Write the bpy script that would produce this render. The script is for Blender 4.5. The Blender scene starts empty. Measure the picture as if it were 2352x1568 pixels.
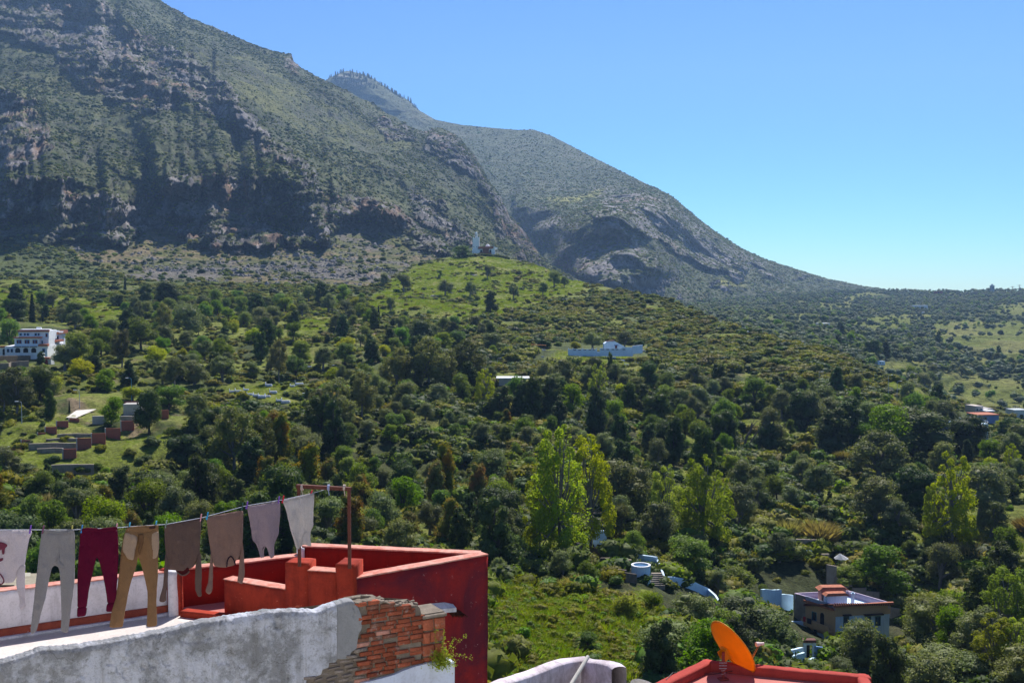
import bpy, bmesh, math, random, time
import numpy as np
from mathutils import Vector, Matrix, Euler, geometry
HAZE = 8.5e-5
T0 = time.time()
random.seed(7); RNG = np.random.default_rng(7)
SC = bpy.context.scene
COL = SC.collection
R = math.radians

# ------------------------------------------------------------------ camera
# All picture measurements below are in a 2352 x 1568 frame of the photograph; F is the focal length in it.
F = 2522.0; CX, CY = 1176.0, 784.0; PITCH = math.atan(124.0 / F)
cam_d = bpy.data.cameras.new('camera'); cam = bpy.data.objects.new('camera', cam_d); COL.objects.link(cam)
cam_d.sensor_width = 36.0; cam_d.lens = 36.0 * F / 2352.0
cam_d.clip_start = 0.1; cam_d.clip_end = 20000.0
cam.location = (0, 0, 0); cam.rotation_euler = (math.pi / 2 - PITCH, 0, 0)
SC.camera = cam

# ------------------------------------------------------------------ sky and sun
SUN_EL, SUN_AZ = 50.0, 16.0          # degrees above the horizon, degrees right of straight ahead (+Y)
w = bpy.data.worlds.new('World'); SC.world = w; w.use_nodes = True
nt = w.node_tree
bg = nt.nodes['Background']; sky = nt.nodes.new('ShaderNodeTexSky')
sky.sky_type = 'NISHITA'; sky.sun_disc = False
sky.sun_elevation = R(SUN_EL); sky.sun_rotation = R(SUN_AZ)
sky.altitude = 600.0; sky.air_density = 1.0; sky.dust_density = 0.05; sky.ozone_density = 2.6
def _mul(c):
    m = nt.nodes.new('ShaderNodeMixRGB'); m.blend_type = 'MULTIPLY'; m.inputs[0].default_value = 1.0; m.inputs[2].default_value = (*c, 1); return m
m1 = _mul((.156, .156, .156)); gm_ = nt.nodes.new('ShaderNodeGamma'); gm_.inputs[1].default_value = 1.7; m2 = _mul((2.85, 4.4, 5.7))
nt.links.new(sky.outputs[0], m1.inputs[1]); nt.links.new(m1.outputs[0], gm_.inputs[0]); nt.links.new(gm_.outputs[0], m2.inputs[1]); nt.links.new(m2.outputs[0], bg.inputs[0]); bg.inputs[1].default_value = 0.085
sl = bpy.data.lights.new('sun', 'SUN'); sl.energy = 5.0; sl.angle = R(0.5); sl.color = (1.0, 0.95, 0.88)
so = bpy.data.objects.new('sun', sl); COL.objects.link(so)
sdir = Vector((math.sin(R(SUN_AZ)) * math.cos(R(SUN_EL)), math.cos(R(SUN_AZ)) * math.cos(R(SUN_EL)), math.sin(R(SUN_EL))))
so.rotation_euler = sdir.to_track_quat('Z', 'Y').to_euler(); so.location = (0, 0, 50)
SC.view_settings.view_transform = 'Standard'; SC.view_settings.look = 'None'
SC.view_settings.exposure = 0.80; SC.view_settings.gamma = 1.0
cy = SC.cycles
cy.max_bounces = 6; cy.diffuse_bounces = 3; cy.glossy_bounces = 2; cy.transmission_bounces = 4
cy.volume_bounces = 0; cy.transparent_max_bounces = 8; cy.caustics_reflective = False; cy.caustics_refractive = False

# ------------------------------------------------------------------ picture geometry helpers
cp, sp = math.cos(PITCH), math.sin(PITCH)
def rays(x, y):
    X = (np.asarray(x, float) - CX) / F; Yc = -(np.asarray(y, float) - CY) / F
    return np.stack([X, cp + Yc * sp, -sp + Yc * cp], -1)
def P(x, y, d):
    r = rays(x, y); return r * (np.asarray(d, float) / r[..., 1])[..., None]
def V(x, y, d): return Vector(P(x, y, d))
def HP(x, y, z):                    # picture point on the level z
    r = rays(x, y); return Vector(r * (z / r[2]))
def WP(x, y, A, B):                 # picture point on the upright plane through A and B
    r = rays(x, y); n = np.array([B[1] - A[1], A[0] - B[0]]); t = (n @ np.array(A[:2])) / (n @ r[:2]); return Vector(r * t)
def proj(p):
    p = np.asarray(p, float); X, Y, Z = p[..., 0], p[..., 1], p[..., 2]
    c = Y * cp - Z * sp; u = Y * sp + Z * cp
    return CX + F * X / c, CY - F * u / c

# ------------------------------------------------------------------ numpy noise
def _hash(ix, iy, iz, s):
    h = (ix.astype(np.int64) * 374761393 + iy.astype(np.int64) * 668265263 + iz.astype(np.int64) * 2147483647 + s * 974711) & 0xFFFFFFFF
    h = ((h ^ (h >> 13)) * 1274126177) & 0xFFFFFFFF
    h = ((h ^ (h >> 16)) * 2246822519) & 0xFFFFFFFF
    return ((h ^ (h >> 15)) & 0xFFFFFF) / float(0xFFFFFF)
def vnoise(p, s=0):
    p = np.asarray(p, float); i = np.floor(p); f = p - i; f = f * f * f * (f * (f * 6 - 15) + 10); i = i.astype(np.int64)
    out = 0
    for dx in (0, 1):
        wx = f[..., 0] if dx else 1 - f[..., 0]
        for dy in (0, 1):
            wy = f[..., 1] if dy else 1 - f[..., 1]
            for dz in (0, 1):
                wz = f[..., 2] if dz else 1 - f[..., 2]
                out = out + wx * wy * wz * _hash(i[..., 0] + dx, i[..., 1] + dy, i[..., 2] + dz, s)
    return out * 2 - 1
def fbm(p, oct=4, s=0, gain=0.5, lac=2.03):
    a, t, o = 1.0, 0.0, 0
    for k in range(oct):
        o = o + a * vnoise(p, s + k * 17); t += a; a *= gain; p = np.asarray(p) * lac + 3.7
    return o / t
def ridged(p, oct=4, s=0, gain=0.55, lac=2.1):
    a, t, o = 1.0, 0.0, 0
    for k in range(oct):
        o = o + a * (1 - 2 * np.abs(vnoise(p, s + k * 31))); t += a; a *= gain; p = np.asarray(p) * lac + 5.1
    return o / t
def sstep(a, b, x): t = np.clip((x - a) / (b - a), 0, 1); return t * t * (3 - 2 * t)
def inpoly(x, y, poly):
    x = np.asarray(x, float); y = np.asarray(y, float); c = np.zeros(x.shape, bool); n = len(poly); j = n - 1
    for i in range(n):
        xi, yi = poly[i]; xj, yj = poly[j]
        if yi != yj: c ^= ((yi > y) != (yj > y)) & (x < (xj - xi) * (y - yi) / (yj - yi) + xi)
        j = i
    return c

# ------------------------------------------------------------------ object helpers
def tag(o, label=None, cat=None, group=None, kind=None):
    if label: o['label'] = label
    if cat: o['category'] = cat
    if group: o['group'] = group
    if kind: o['kind'] = kind
    return o
def empty(name, loc, label=None, cat=None, group=None, rz=0.0):
    o = bpy.data.objects.new(name, None); COL.objects.link(o); o.location = loc; o.rotation_euler = (0, 0, rz)
    o.empty_display_size = 0.1
    return tag(o, label, cat, group)
def mesh_np(name, verts, faces, mat=None, smooth=False):
    """verts (n,3); faces (m,k) array of one size, or a list of such arrays"""
    me = bpy.data.meshes.new(name); verts = np.asarray(verts, np.float32)
    fl = faces if isinstance(faces, list) else [faces]
    fl = [np.asarray(f, np.int32) for f in fl if len(f)]
    loops = np.concatenate([f.ravel() for f in fl]); tot = np.concatenate([np.full(len(f), f.shape[1], np.int32) for f in fl])
    me.vertices.add(len(verts)); me.vertices.foreach_set('co', verts.ravel())
    me.loops.add(len(loops)); me.loops.foreach_set('vertex_index', loops)
    me.polygons.add(len(tot)); st = np.zeros(len(tot), np.int32); st[1:] = np.cumsum(tot)[:-1]
    me.polygons.foreach_set('loop_start', st); me.polygons.foreach_set('loop_total', tot)
    if smooth: me.polygons.foreach_set('use_smooth', np.ones(len(tot), bool))
    me.update(calc_edges=True)
    if mat: me.materials.append(mat)
    return me
def link(name, me, parent=None, loc=None):
    o = bpy.data.objects.new(name, me); COL.objects.link(o)
    if loc is not None: o.location = loc
    if parent is not None:
        o.parent = parent
        if loc is None:                      # data is in world space: bring it to the parent's frame
            M = Matrix.LocRotScale(parent.location, parent.rotation_euler, parent.scale)
            if parent.parent is not None:
                q = parent.parent; M = Matrix.LocRotScale(q.location, q.rotation_euler, q.scale) @ M
            o.matrix_parent_inverse = Matrix.Identity(4); o.matrix_local = M.inverted()
    return o
def bm_link(name, bm, mat, parent=None, smooth=False):
    me = bpy.data.meshes.new(name); bmesh.ops.recalc_face_normals(bm, faces=bm.faces); bm.to_mesh(me); bm.free()
    me.materials.append(mat)
    if smooth: me.polygons.foreach_set('use_smooth', np.ones(len(me.polygons), bool))
    return link(name, me, parent)
def bbox(bm, c, s, rz=0.0, bev=0.0):         # box centre c, size s
    r = bmesh.ops.create_cube(bm, size=1.0)
    M = Matrix.Translation(c) @ Matrix.Rotation(rz, 4, 'Z') @ Matrix.Diagonal((s[0], s[1], s[2], 1))
    bmesh.ops.transform(bm, matrix=M, verts=r['verts'])
    if bev: bmesh.ops.bevel(bm, geom=list({e for v in r['verts'] for e in v.link_edges}), offset=bev, segments=1, affect='EDGES')
def bprism(bm, pts, z0, z1):                 # upright prism over a ground polygon
    lo = [bm.verts.new((p[0], p[1], z0)) for p in pts]; hi = [bm.verts.new((p[0], p[1], z1)) for p in pts]; n = len(pts)
    bm.faces.new(lo[::-1]); bm.faces.new(hi)
    for i in range(n): bm.faces.new((lo[i], lo[(i + 1) % n], hi[(i + 1) % n], hi[i]))
def btube(bm, pts, rad, seg=8, cap=True):
    pts = [Vector(p) for p in pts]; n = len(pts); rs = rad if isinstance(rad, (list, tuple)) else [rad] * n; rings = []
    for i, p in enumerate(pts):
        t = (pts[min(i + 1, n - 1)] - pts[max(i - 1, 0)]).normalized(); a = t.orthogonal().normalized() if i == 0 else (a - t * a.dot(t)).normalized()
        b = t.cross(a); rings.append([bm.verts.new(p + (a * math.cos(2 * math.pi * k / seg) + b * math.sin(2 * math.pi * k / seg)) * rs[i]) for k in range(seg)])
    for i in range(n - 1):
        for k in range(seg): bm.faces.new((rings[i][k], rings[i][(k + 1) % seg], rings[i + 1][(k + 1) % seg], rings[i + 1][k]))
    if cap: bm.faces.new(rings[0][::-1]); bm.faces.new(rings[-1])
def blathe(bm, prof, c, seg=24):
    rings = [[bm.verts.new((c[0] + r * math.cos(2 * math.pi * k / seg), c[1] + r * math.sin(2 * math.pi * k / seg), c[2] + z)) for k in range(seg)] for r, z in prof]
    for i in range(len(rings) - 1):
        for k in range(seg): bm.faces.new((rings[i][k], rings[i][(k + 1) % seg], rings[i + 1][(k + 1) % seg], rings[i + 1][k]))
    bm.faces.new(rings[0][::-1]); bm.faces.new(rings[-1])

# ------------------------------------------------------------------ materials
class NT:
    def __init__(s, name):
        s.m = bpy.data.materials.new(name); s.m.use_nodes = True; s.t = s.m.node_tree; s.b = s.t.nodes['Principled BSDF']; s.out = s.t.nodes['Material Output']
    def n(s, typ, **kw):
        o = s.t.nodes.new('ShaderNode' + typ)
        for k, v in kw.items():
            if k.startswith('i_'): o.inputs[k[2:].replace('_', ' ')].default_value = v
            else: setattr(o, k, v)
        return o
    def l(s, a, b): s.t.links.new(a, b)
    def noise(s, vec, scale, detail=4, rough=0.55, dist=0.0):
        o = s.n('TexNoise'); o.inputs['Scale'].default_value = scale; o.inputs['Detail'].default_value = detail
        o.inputs['Roughness'].default_value = rough; o.inputs['Distortion'].default_value = dist
        if vec is not None: s.l(vec, o.inputs['Vector'])
        return o.outputs['Fac']
    def ramp(s, fac, stops):
        o = s.n('ValToRGB'); e = o.color_ramp.elements
        while len(e) < len(stops): e.new(0.5)
        for k, (p, c) in enumerate(stops): e[k].position = p; e[k].color = (c, c, c, 1) if isinstance(c, (int, float)) else (*c, 1)
        s.l(fac, o.inputs[0]); return o.outputs[0]
    def mix(s, fac, a, b, mode='MIX'):
        o = s.n('MixRGB', blend_type=mode)
        for i, v in ((0, fac), (1, a), (2, b)):
            if hasattr(v, 'links'): s.l(v, o.inputs[i])
            elif isinstance(v, (int, float)): o.inputs[i].default_value = v if i == 0 else (v, v, v, 1)
            else: o.inputs[i].default_value = (*v[:3], 1)
        return o.outputs[0]
    def math(s, op, a, b=0.0, clamp=False):
        o = s.n('Math', operation=op, use_clamp=clamp)
        for i, v in ((0, a), (1, b)):
            if hasattr(v, 'links'): s.l(v, o.inputs[i])
            else: o.inputs[i].default_value = v
        return o.outputs[0]
    def bump(s, h, strength=0.5, dist=0.02):
        o = s.n('Bump'); o.inputs['Strength'].default_value = strength; o.inputs['Distance'].default_value = dist
        s.l(h, o.inputs['Height']); s.l(o.outputs[0], s.b.inputs['Normal']); return o.outputs[0]
    def geo(s): return s.n('NewGeometry').outputs['Position']
    def obj(s): return s.n('TexCoord').outputs['Object']
    def fin(s, col=None, rough=0.9, spec=0.2):
        if col is not None:
            if hasattr(col, 'links'): s.l(col, s.b.inputs['Base Color'])
            else: s.b.inputs['Base Color'].default_value = (*col, 1)
        s.b.inputs['Roughness'].default_value = rough; s.b.inputs['Specular IOR Level'].default_value = spec
        return s.m
def paint(name, col, var=0.25, scale=3.0, rough=0.85, bump=0.3, bd=0.01, dirt=None):
    t = NT(name); g = t.geo(); n = t.noise(g, scale, 6, 0.65); dk = [c * (1 - var) for c in col]; lt = [min(1, c * (1 + var * 0.5)) for c in col]
    c = t.ramp(n, [(0.3, dk), (0.7, lt)])
    if dirt:
        mp = t.n('Mapping'); mp.inputs['Scale'].default_value = (1.2, 1.2, 0.25); t.l(g, mp.inputs[0])
        c = t.mix(t.ramp(t.noise(mp.outputs[0], scale * 1.7, 6, 0.7), [(0.5, 0.0), (0.72, 0.8)]), c, dirt)
    t.bump(t.noise(g, scale * 9, 5, 0.7), bump, bd); return t.fin(c, rough)
# ================================================================== terrain
def tps(pts):
    """smooth interpolation of log(depth) through picture points (x, y, depth)"""
    A = np.array(pts, float); X = A[:, :2] / [700.0, 260.0]; v = np.log(A[:, 2]); n = len(A)
    def U(r2): return r2 * np.log(r2 + 1e-9)
    K = U(((X[:, None] - X[None]) ** 2).sum(-1)) + np.eye(n) * 0.01
    M = np.zeros((n + 3, n + 3)); M[:n, :n] = K; M[:n, n] = 1; M[:n, n + 1:] = X; M[n, :n] = 1; M[n + 1:, :n] = X.T
    wv = np.linalg.solve(M, np.r_[v, 0, 0, 0])
    def f(x, y):
        q = np.stack([np.asarray(x, float) / 700.0, np.asarray(y, float) / 260.0], -1); o = wv[n] + q @ wv[n + 1:]
        for k in range(n): o = o + wv[k] * U(((q - X[k]) ** 2).sum(-1))
        return np.exp(o)
    return f
def lin(pts):
    a = np.array(pts, float); return lambda x: np.interp(x, a[:, 0], a[:, 1])
X0, X1 = -420.0, 2780.0
XS = np.arange(X0, X1, 2.6)

# near slope and the green hill: its skyline
RH = lin([(-420, 648), (0, 650), (600, 655), (840, 660), (880, 648), (910, 632), (950, 612), (1010, 597), (1050, 590), (1100, 586), (1150, 589), (1200, 601), (1260, 621), (1310, 645),
          (1370, 655), (1440, 672), (1530, 690), (1600, 712), (1640, 735), (1700, 752), (1760, 768), (1850, 790), (1930, 815), (2010, 850),
          (2060, 878), (2120, 898), (2180, 916), (2230, 926), (2260, 934), (2352, 944), (2780, 1000)])
D1 = tps([(-400, 1750, 62), (0, 1750, 60), (600, 1750, 58), (1130, 1750, 66), (1500, 1750, 75), (1900, 1750, 95), (2352, 1750, 85), (2750, 1750, 85),
          (0, 1568, 78), (600, 1568, 80), (1130, 1568, 92), (1400, 1568, 98), (1700, 1568, 120), (1950, 1568, 150), (2352, 1568, 130), (2750, 1568, 125),
          (0, 1400, 120), (600, 1400, 118), (1180, 1380, 122), (1400, 1380, 132), (1600, 1400, 155), (1950, 1450, 180), (2352, 1400, 175), (2750, 1400, 170),
          (0, 1260, 160), (600, 1260, 165), (1180, 1300, 160), (1450, 1290, 170), (1750, 1280, 195), (2000, 1300, 205), (2352, 1260, 205),
          (0, 1130, 200), (600, 1150, 205), (1200, 1150, 222), (1800, 1130, 250), (2352, 1120, 255), (2750, 1150, 250),
          (0, 1000, 248), (600, 1000, 262), (1200, 1000, 288), (1800, 1000, 318), (2150, 1000, 350), (2352, 1030, 350), (2300, 960, 425), (2220, 935, 440), (2600, 990, 420),
          (-400, 900, 300), (0, 900, 300), (600, 900, 318), (1200, 900, 345), (1800, 900, 375), (2100, 910, 400),
          (0, 820, 372), (600, 820, 392), (1200, 820, 430), (1400, 812, 450), (1700, 830, 440), (1930, 820, 445),
          (0, 740, 470), (600, 740, 500), (900, 740, 520), (1200, 740, 560), (1450, 740, 560), (1640, 740, 570),
          (-400, 655, 690), (0, 655, 690), (600, 660, 720), (880, 655, 690), (1000, 660, 690), (1200, 660, 700), (1370, 658, 700),
          (950, 612, 800), (1100, 586, 860), (1200, 601, 850), (1000, 640, 740), (1100, 640, 730), (1300, 645, 760)])
# second skyline: left mountain, gorge side, crest of the olive hills
RM = lin([(-420, -700), (-200, -560), (0, -400), (200, -170), (300, -70), (370, 0), (395, 18), (440, 42), (520, 74), (600, 110), (648, 122), (668, 128), (676, 145), (700, 160), (760, 190), (850, 236),
          (900, 264), (930, 284), (955, 302), (975, 306), (990, 298), (1015, 298), (1050, 312), (1080, 345), (1105, 380), (1125, 425), (1140, 440), (1155, 462), (1170, 498),
          (1200, 530), (1230, 575), (1255, 600), (1285, 620), (1335, 648), (1420, 672), (1500, 690), (1580, 700), (1640, 690), (1720, 678), (1850, 674), (1960, 668), (2050, 667), (2200, 671), (2352, 668), (2780, 660)])
D2 = tps([(-400, 640, 760), (0, 640, 760), (400, 640, 800), (700, 640, 800), (900, 640, 860), (-400, 560, 1050), (0, 556, 1040), (300, 560, 1080), (500, 585, 1050), (740, 560, 1150), (860, 510, 1350), (950, 600, 1050), (1050, 600, 1150), (1200, 620, 1250),
          (1000, 560, 1350), (1100, 560, 1500), (1200, 575, 1700), (1290, 630, 1500), (1330, 650, 1600),
          (-400, 400, 1300), (0, 400, 1300), (400, 400, 1380), (700, 400, 1500), (900, 400, 1750), (1050, 420, 1950), (1150, 480, 2000),
          (-400, 150, 1900), (0, 200, 1750), (400, 200, 1850), (650, 220, 2050), (850, 290, 2250), (1000, 320, 2250), (0, -100, 2350), (350, 0, 2500), (600, 112, 2550), (0, -400, 2900), (-400, -650, 3300),
          (1450, 700, 1300), (1600, 730, 1000), (1600, 700, 1700), (1800, 690, 1900), (1800, 760, 950), (1950, 780, 900), (2000, 850, 640), (1800, 800, 640), (2100, 668, 2600), (2352, 668, 2300), (2352, 720, 1500), (2352, 800, 1000), (2352, 900, 720), (2200, 900, 690), (2300, 950, 600),
          (2352, 1000, 540), (2780, 1050, 560), (2780, 668, 2300), (2780, 850, 900), (1700, 678, 2400)])
# farthest skyline
RF = lin([(560, 260), (740, 190), (755, 180), (785, 166), (800, 163), (830, 170), (860, 182), (900, 210), (940, 232), (965, 255), (1000, 275), (1060, 287), (1120, 293), (1190, 299), (1225, 298), (1265, 311),
          (1330, 345), (1400, 380), (1470, 415), (1540, 448), (1590, 490), (1640, 530), (1700, 568), (1760, 596), (1830, 618), (1900, 640), (1980, 656), (2050, 667), (2150, 690), (2400, 720)])
D3 = tps([(600, 250, 4600), (600, 500, 3600), (760, 185, 4600), (850, 185, 4700), (950, 260, 4300), (950, 330, 3800), (1050, 290, 4100), (1100, 400, 3100), (1150, 300, 3900), (1225, 300, 3900), (1200, 450, 2850), (1250, 560, 2400), (1200, 640, 2200),
          (1330, 350, 3700), (1400, 460, 2750), (1300, 455, 2750), (1395, 490, 2150), (1330, 540, 2150), (1290, 600, 2050), (1395, 650, 1850), (1500, 560, 2150), (1480, 460, 2600), (1560, 650, 2050), (1500, 700, 1800), (1600, 500, 3000), (1700, 575, 3000), (1700, 660, 2250),
          (1700, 700, 2100), (1900, 645, 3100), (1900, 690, 2500), (2050, 668, 3200), (2100, 720, 2600), (2400, 720, 3000)])

def grid_faces(nr, nc):
    a = (np.arange(nr - 1)[:, None] * nc + np.arange(nc - 1)[None]).reshape(-1)
    return np.stack([a, a + 1, a + nc + 1, a + nc], 1)
def normals(Pg):
    du = np.gradient(Pg, axis=1); dv = np.gradient(Pg, axis=0); n = np.cross(du, dv); n /= np.linalg.norm(n, axis=-1, keepdims=True) + 1e-9
    return n * np.sign(n[..., 2:3] + 1e-9)
C = lambda *a: np.array(a, float)
GRASS, GRASSY, OLIVEG, SOIL, SCREE, ROCK, ROCKO, SCRUB, PATHC = C(.130, .155, .022), C(.18, .185, .045), C(.080, .100, .030), C(.21, .155, .10), C(.150, .135, .122), C(.215, .20, .20), C(.31, .19, .12), C(.045, .06, .018), C(.34, .26, .18)
def soft(x, y, polys, Pw, wob=9.0, s=5):
    wx = fbm(np.stack([x / 26, y / 18, 0 * x], -1), 4, s) * wob * 1.6; wy = fbm(np.stack([x / 26, y / 18, 0 * x + 9], -1), 4, s) * wob
    o = 0
    for dx, dy in ((0, 0), (5, 0), (-5, 0), (0, 3), (0, -3)):
        m = np.zeros(x.shape, bool)
        for p in polys: m |= inpoly(x + wx + dx, y + wy + dy, p)
        o = o + m
    return o / 5.0
def blend(c, col, m): return c * (1 - m[..., None]) + col * m[..., None]

GRASS_POLYS = [[(905, 640), (960, 612), (1100, 584), (1260, 618), (1320, 645), (1350, 655), (1290, 690), (1240, 700), (1190, 712), (1170, 735), (1110, 742), (1050, 735), (1000, 738), (960, 712), (905, 715), (850, 730), (840, 700), (880, 665)],
               [(682, 765), (700, 722), (750, 705), (770, 735), (715, 790)],
               [(1690, 958), (1745, 965), (1800, 955), (1850, 1000), (1905, 1020), (1960, 1080), (2000, 1140), (2050, 1170), (2130, 1200), (2150, 1250), (2060, 1250), (2000, 1215), (1930, 1165), (1890, 1130), (1850, 1090), (1780, 1050), (1700, 1020)],
               [(2245, 1180), (2352, 1200), (2420, 1300), (2330, 1300), (2260, 1240)], [(2330, 1020), (2500, 1060), (2500, 1120), (2352, 1070)],
               [(0, 970), (120, 955), (200, 985), (260, 1000), (370, 950), (400, 965), (330, 1010), (300, 1060), (200, 1085), (60, 1075), (0, 1090)],
               [(500, 885), (560, 878), (700, 880), (730, 905), (700, 945), (610, 930), (520, 905)],
               [(2030, 875), (2110, 900), (2200, 935), (2110, 950), (2040, 925)],
               [(1270, 808), (1500, 820), (1540, 850), (1400, 860), (1250, 845)],
               [(330, 1010), (420, 1010), (470, 1060), (400, 1075), (330, 1060)],
               [(-100, 660), (60, 660), (260, 700), (300, 740), (210, 745), (100, 700), (-100, 690)],
               [(1640, 1160), (1760, 1150), (1800, 1190), (1700, 1230), (1620, 1215)],
               [(1140, 1360), (1500, 1360), (1500, 1580), (1120, 1580)]]
LUSH = [[(820, 1005), (1110, 1010), (1110, 1085), (980, 1095), (830, 1080)], [(0, 900), (60, 880), (80, 960), (0, 970)], [(380, 1000), (520, 1000), (500, 1060)]]
SOILP = [[(150, 940), (210, 935), (270, 935), (240, 975), (180, 980)], [(330, 965), (390, 962), (310, 1010), (280, 1012)], [(400, 1020), (440, 1018), (480, 1075), (440, 1080)], [(1890, 1340), (2000, 1345), (2060, 1400), (1960, 1400)],
         [(1335, 648), (1352, 652), (1300, 640), (1250, 618), (1230, 612), (1265, 630)], [(1260, 745), (1350, 760), (1400, 770), (1260, 760)], [(790, 720), (860, 735), (880, 820), (850, 830), (820, 780)], [(2180, 1040), (2352, 1060), (2352, 1120), (2230, 1080)]]
def build_region1():
    s = np.linspace(0, 1, 560) ** 1.05; yb = 1750.0; yh = RH(XS); Y = yb + (yh - yb)[None] * s[:, None]; X = np.broadcast_to(XS, Y.shape).copy()
    d = D1(X, Y); d = np.maximum.accumulate(d, axis=0); Pw = P(X, Y, d)
    terr = soft(X, Y, [GRASS_POLYS[5], LUSH[0], LUSH[1], [(0, 830), (700, 860), (700, 1060), (0, 1100)], [(760, 950), (1200, 960), (1750, 980), (2000, 1100), (1900, 1250), (900, 1250), (760, 1100)]], Pw, 6)
    z = Pw[..., 2]; H = 2.3; u = z / H + 0.7 * fbm(Pw / 60.0, 2, 3); f = u - np.floor(u); g = sstep(0.0, 0.30, f) * 0.85 + 0.15 * f
    dz = 0.8 * terr * H * (g - f)
    edge = sstep(0.0, 0.05, s)[:, None]; hs = 1 - 0.6 * sstep(0.9, 1.0, s)[:, None]
    q = Pw.copy(); q[..., 2] *= 1.0
    dz = dz + hs * (2.2 * fbm(q / 26.0, 4, 11) + 1.1 * fbm(q / 7.0, 3, 12) + 3.0 * fbm(q / 70, 2, 14) + .55 * sstep(250, 500, d) * fbm(q * C(.05, .30, 0), 3, 15))
    flat = soft(X, Y, [[(1040, 560), (1180, 560), (1180, 610), (1040, 610)], [(1290, 790), (1490, 790), (1490, 835), (1290, 835)], [(1120, 1350), (1500, 1350), (1500, 1590), (1120, 1590)]], Pw, 2); dz = dz * (1 - 0.8 * flat)
    Pw[..., 2] += dz
    c = np.broadcast_to(OLIVEG, Pw.shape).copy()
    n1 = fbm(Pw / 18.0, 4, 21); n2 = fbm(Pw / 5.0, 4, 22); n3 = fbm(Pw / 55.0, 3, 23)
    c = blend(c, SCRUB, sstep(-0.1, 0.35, n1)); c = blend(c, GRASS * .8, 0.75 * sstep(0.0, 0.3, n3 + 0.4 * n2)); c = blend(c, SOIL * 0.7, 0.5 * sstep(0.2, 0.4, n2))
    g = soft(X, Y, GRASS_POLYS, Pw); gg = blend(np.broadcast_to(GRASS, Pw.shape), GRASSY, sstep(-0.1, 0.5, n1 + 0.5 * n2)); c = c * (1 - g[..., None]) + gg * g[..., None]
    c = blend(c, GRASS * 0.8, soft(X, Y, LUSH, Pw) * 0.7)
    c = blend(c, SOIL, soft(X, Y, SOILP, Pw, 5) * 0.85)
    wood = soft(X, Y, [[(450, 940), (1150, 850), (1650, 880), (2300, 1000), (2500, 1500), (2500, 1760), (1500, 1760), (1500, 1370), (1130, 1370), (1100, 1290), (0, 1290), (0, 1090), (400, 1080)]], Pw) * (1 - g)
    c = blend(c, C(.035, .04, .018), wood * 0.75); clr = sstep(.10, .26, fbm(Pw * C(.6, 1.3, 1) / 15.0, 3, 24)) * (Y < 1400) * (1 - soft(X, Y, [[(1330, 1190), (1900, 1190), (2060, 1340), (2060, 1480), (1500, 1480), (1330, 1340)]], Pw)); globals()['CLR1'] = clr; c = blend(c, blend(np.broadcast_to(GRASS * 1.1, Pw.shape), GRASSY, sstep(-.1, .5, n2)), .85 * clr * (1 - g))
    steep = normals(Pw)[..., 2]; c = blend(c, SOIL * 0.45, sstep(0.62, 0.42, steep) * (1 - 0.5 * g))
    rows = [Pw]; cc = [c]; last = Pw[-1]
    for k, (dy, dzz) in enumerate(((6, -1.0), (30, -10), (90, -45))):
        q = last.copy(); q[:, 1] += dy; q[:, 0] *= (last[:, 1] + dy) / last[:, 1]; q[:, 2] += dzz * sstep(800, 900, XS) + 2.0 * (1 - sstep(800, 900, XS)); rows.append(q[None]); cc.append(c[-1:])
    first = Pw[0].copy(); first[:, :2] *= 0.25; first[:, 2] += 3
    return np.concatenate([first[None]] + rows), np.concatenate([c[:1]] + cc), X, Y

CLIFFS = [[(-420, 420), (0, 418), (60, 402), (150, 415), (250, 440), (300, 472), (370, 430), (450, 405), (600, 400), (700, 440), (750, 480), (765, 560), (640, 565), (560, 582), (440, 548), (345, 520), (290, 560), (0, 552), (-420, 550)],
          [(-420, 180), (0, 200), (70, 235), (118, 350), (60, 385), (-420, 400)], [(-420, -100), (200, -20), (240, 0), (270, 60), (360, 100), (440, 130), (520, 190), (515, 235), (420, 230), (330, 262), (190, 200), (120, 120), (0, 80), (-420, 60)],
          [(400, 180), (520, 190), (560, 260), (640, 330), (720, 400), (690, 400), (600, 350), (500, 280), (440, 240)],
          [(975, 298), (1050, 315), (1105, 380), (1135, 445), (1105, 440), (1050, 372), (985, 352)], [(860, 270), (930, 290), (960, 320), (900, 330)],
          [(700, 440), (790, 440), (900, 470), (980, 530), (1045, 592), (960, 572), (870, 500), (770, 530)], [(1120, 430), (1160, 462), (1210, 530), (1260, 600), (1200, 590), (1150, 540)],
          [(640, 400), (740, 420), (700, 450)], [(930, 440), (1010, 470), (1080, 560), (1030, 560), (960, 500)], [(660, 110), (700, 150), (690, 175), (655, 150)]]
GREEN2 = [[(420, 120), (560, 130), (800, 260), (950, 330), (860, 360), (700, 300), (560, 230)]]
SCREEP = [[(150, 560), (300, 575), (340, 520), (420, 545), (440, 570), (740, 560), (800, 500), (880, 500), (1000, 575), (1040, 610), (900, 640), (840, 665), (600, 662), (400, 665), (300, 640), (180, 600)], [(1140, 600), (1200, 590), (1260, 620), (1350, 660), (1200, 640)],
          [(1500, 660), (1600, 680), (1700, 700), (1650, 730), (1550, 700)]]
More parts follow.
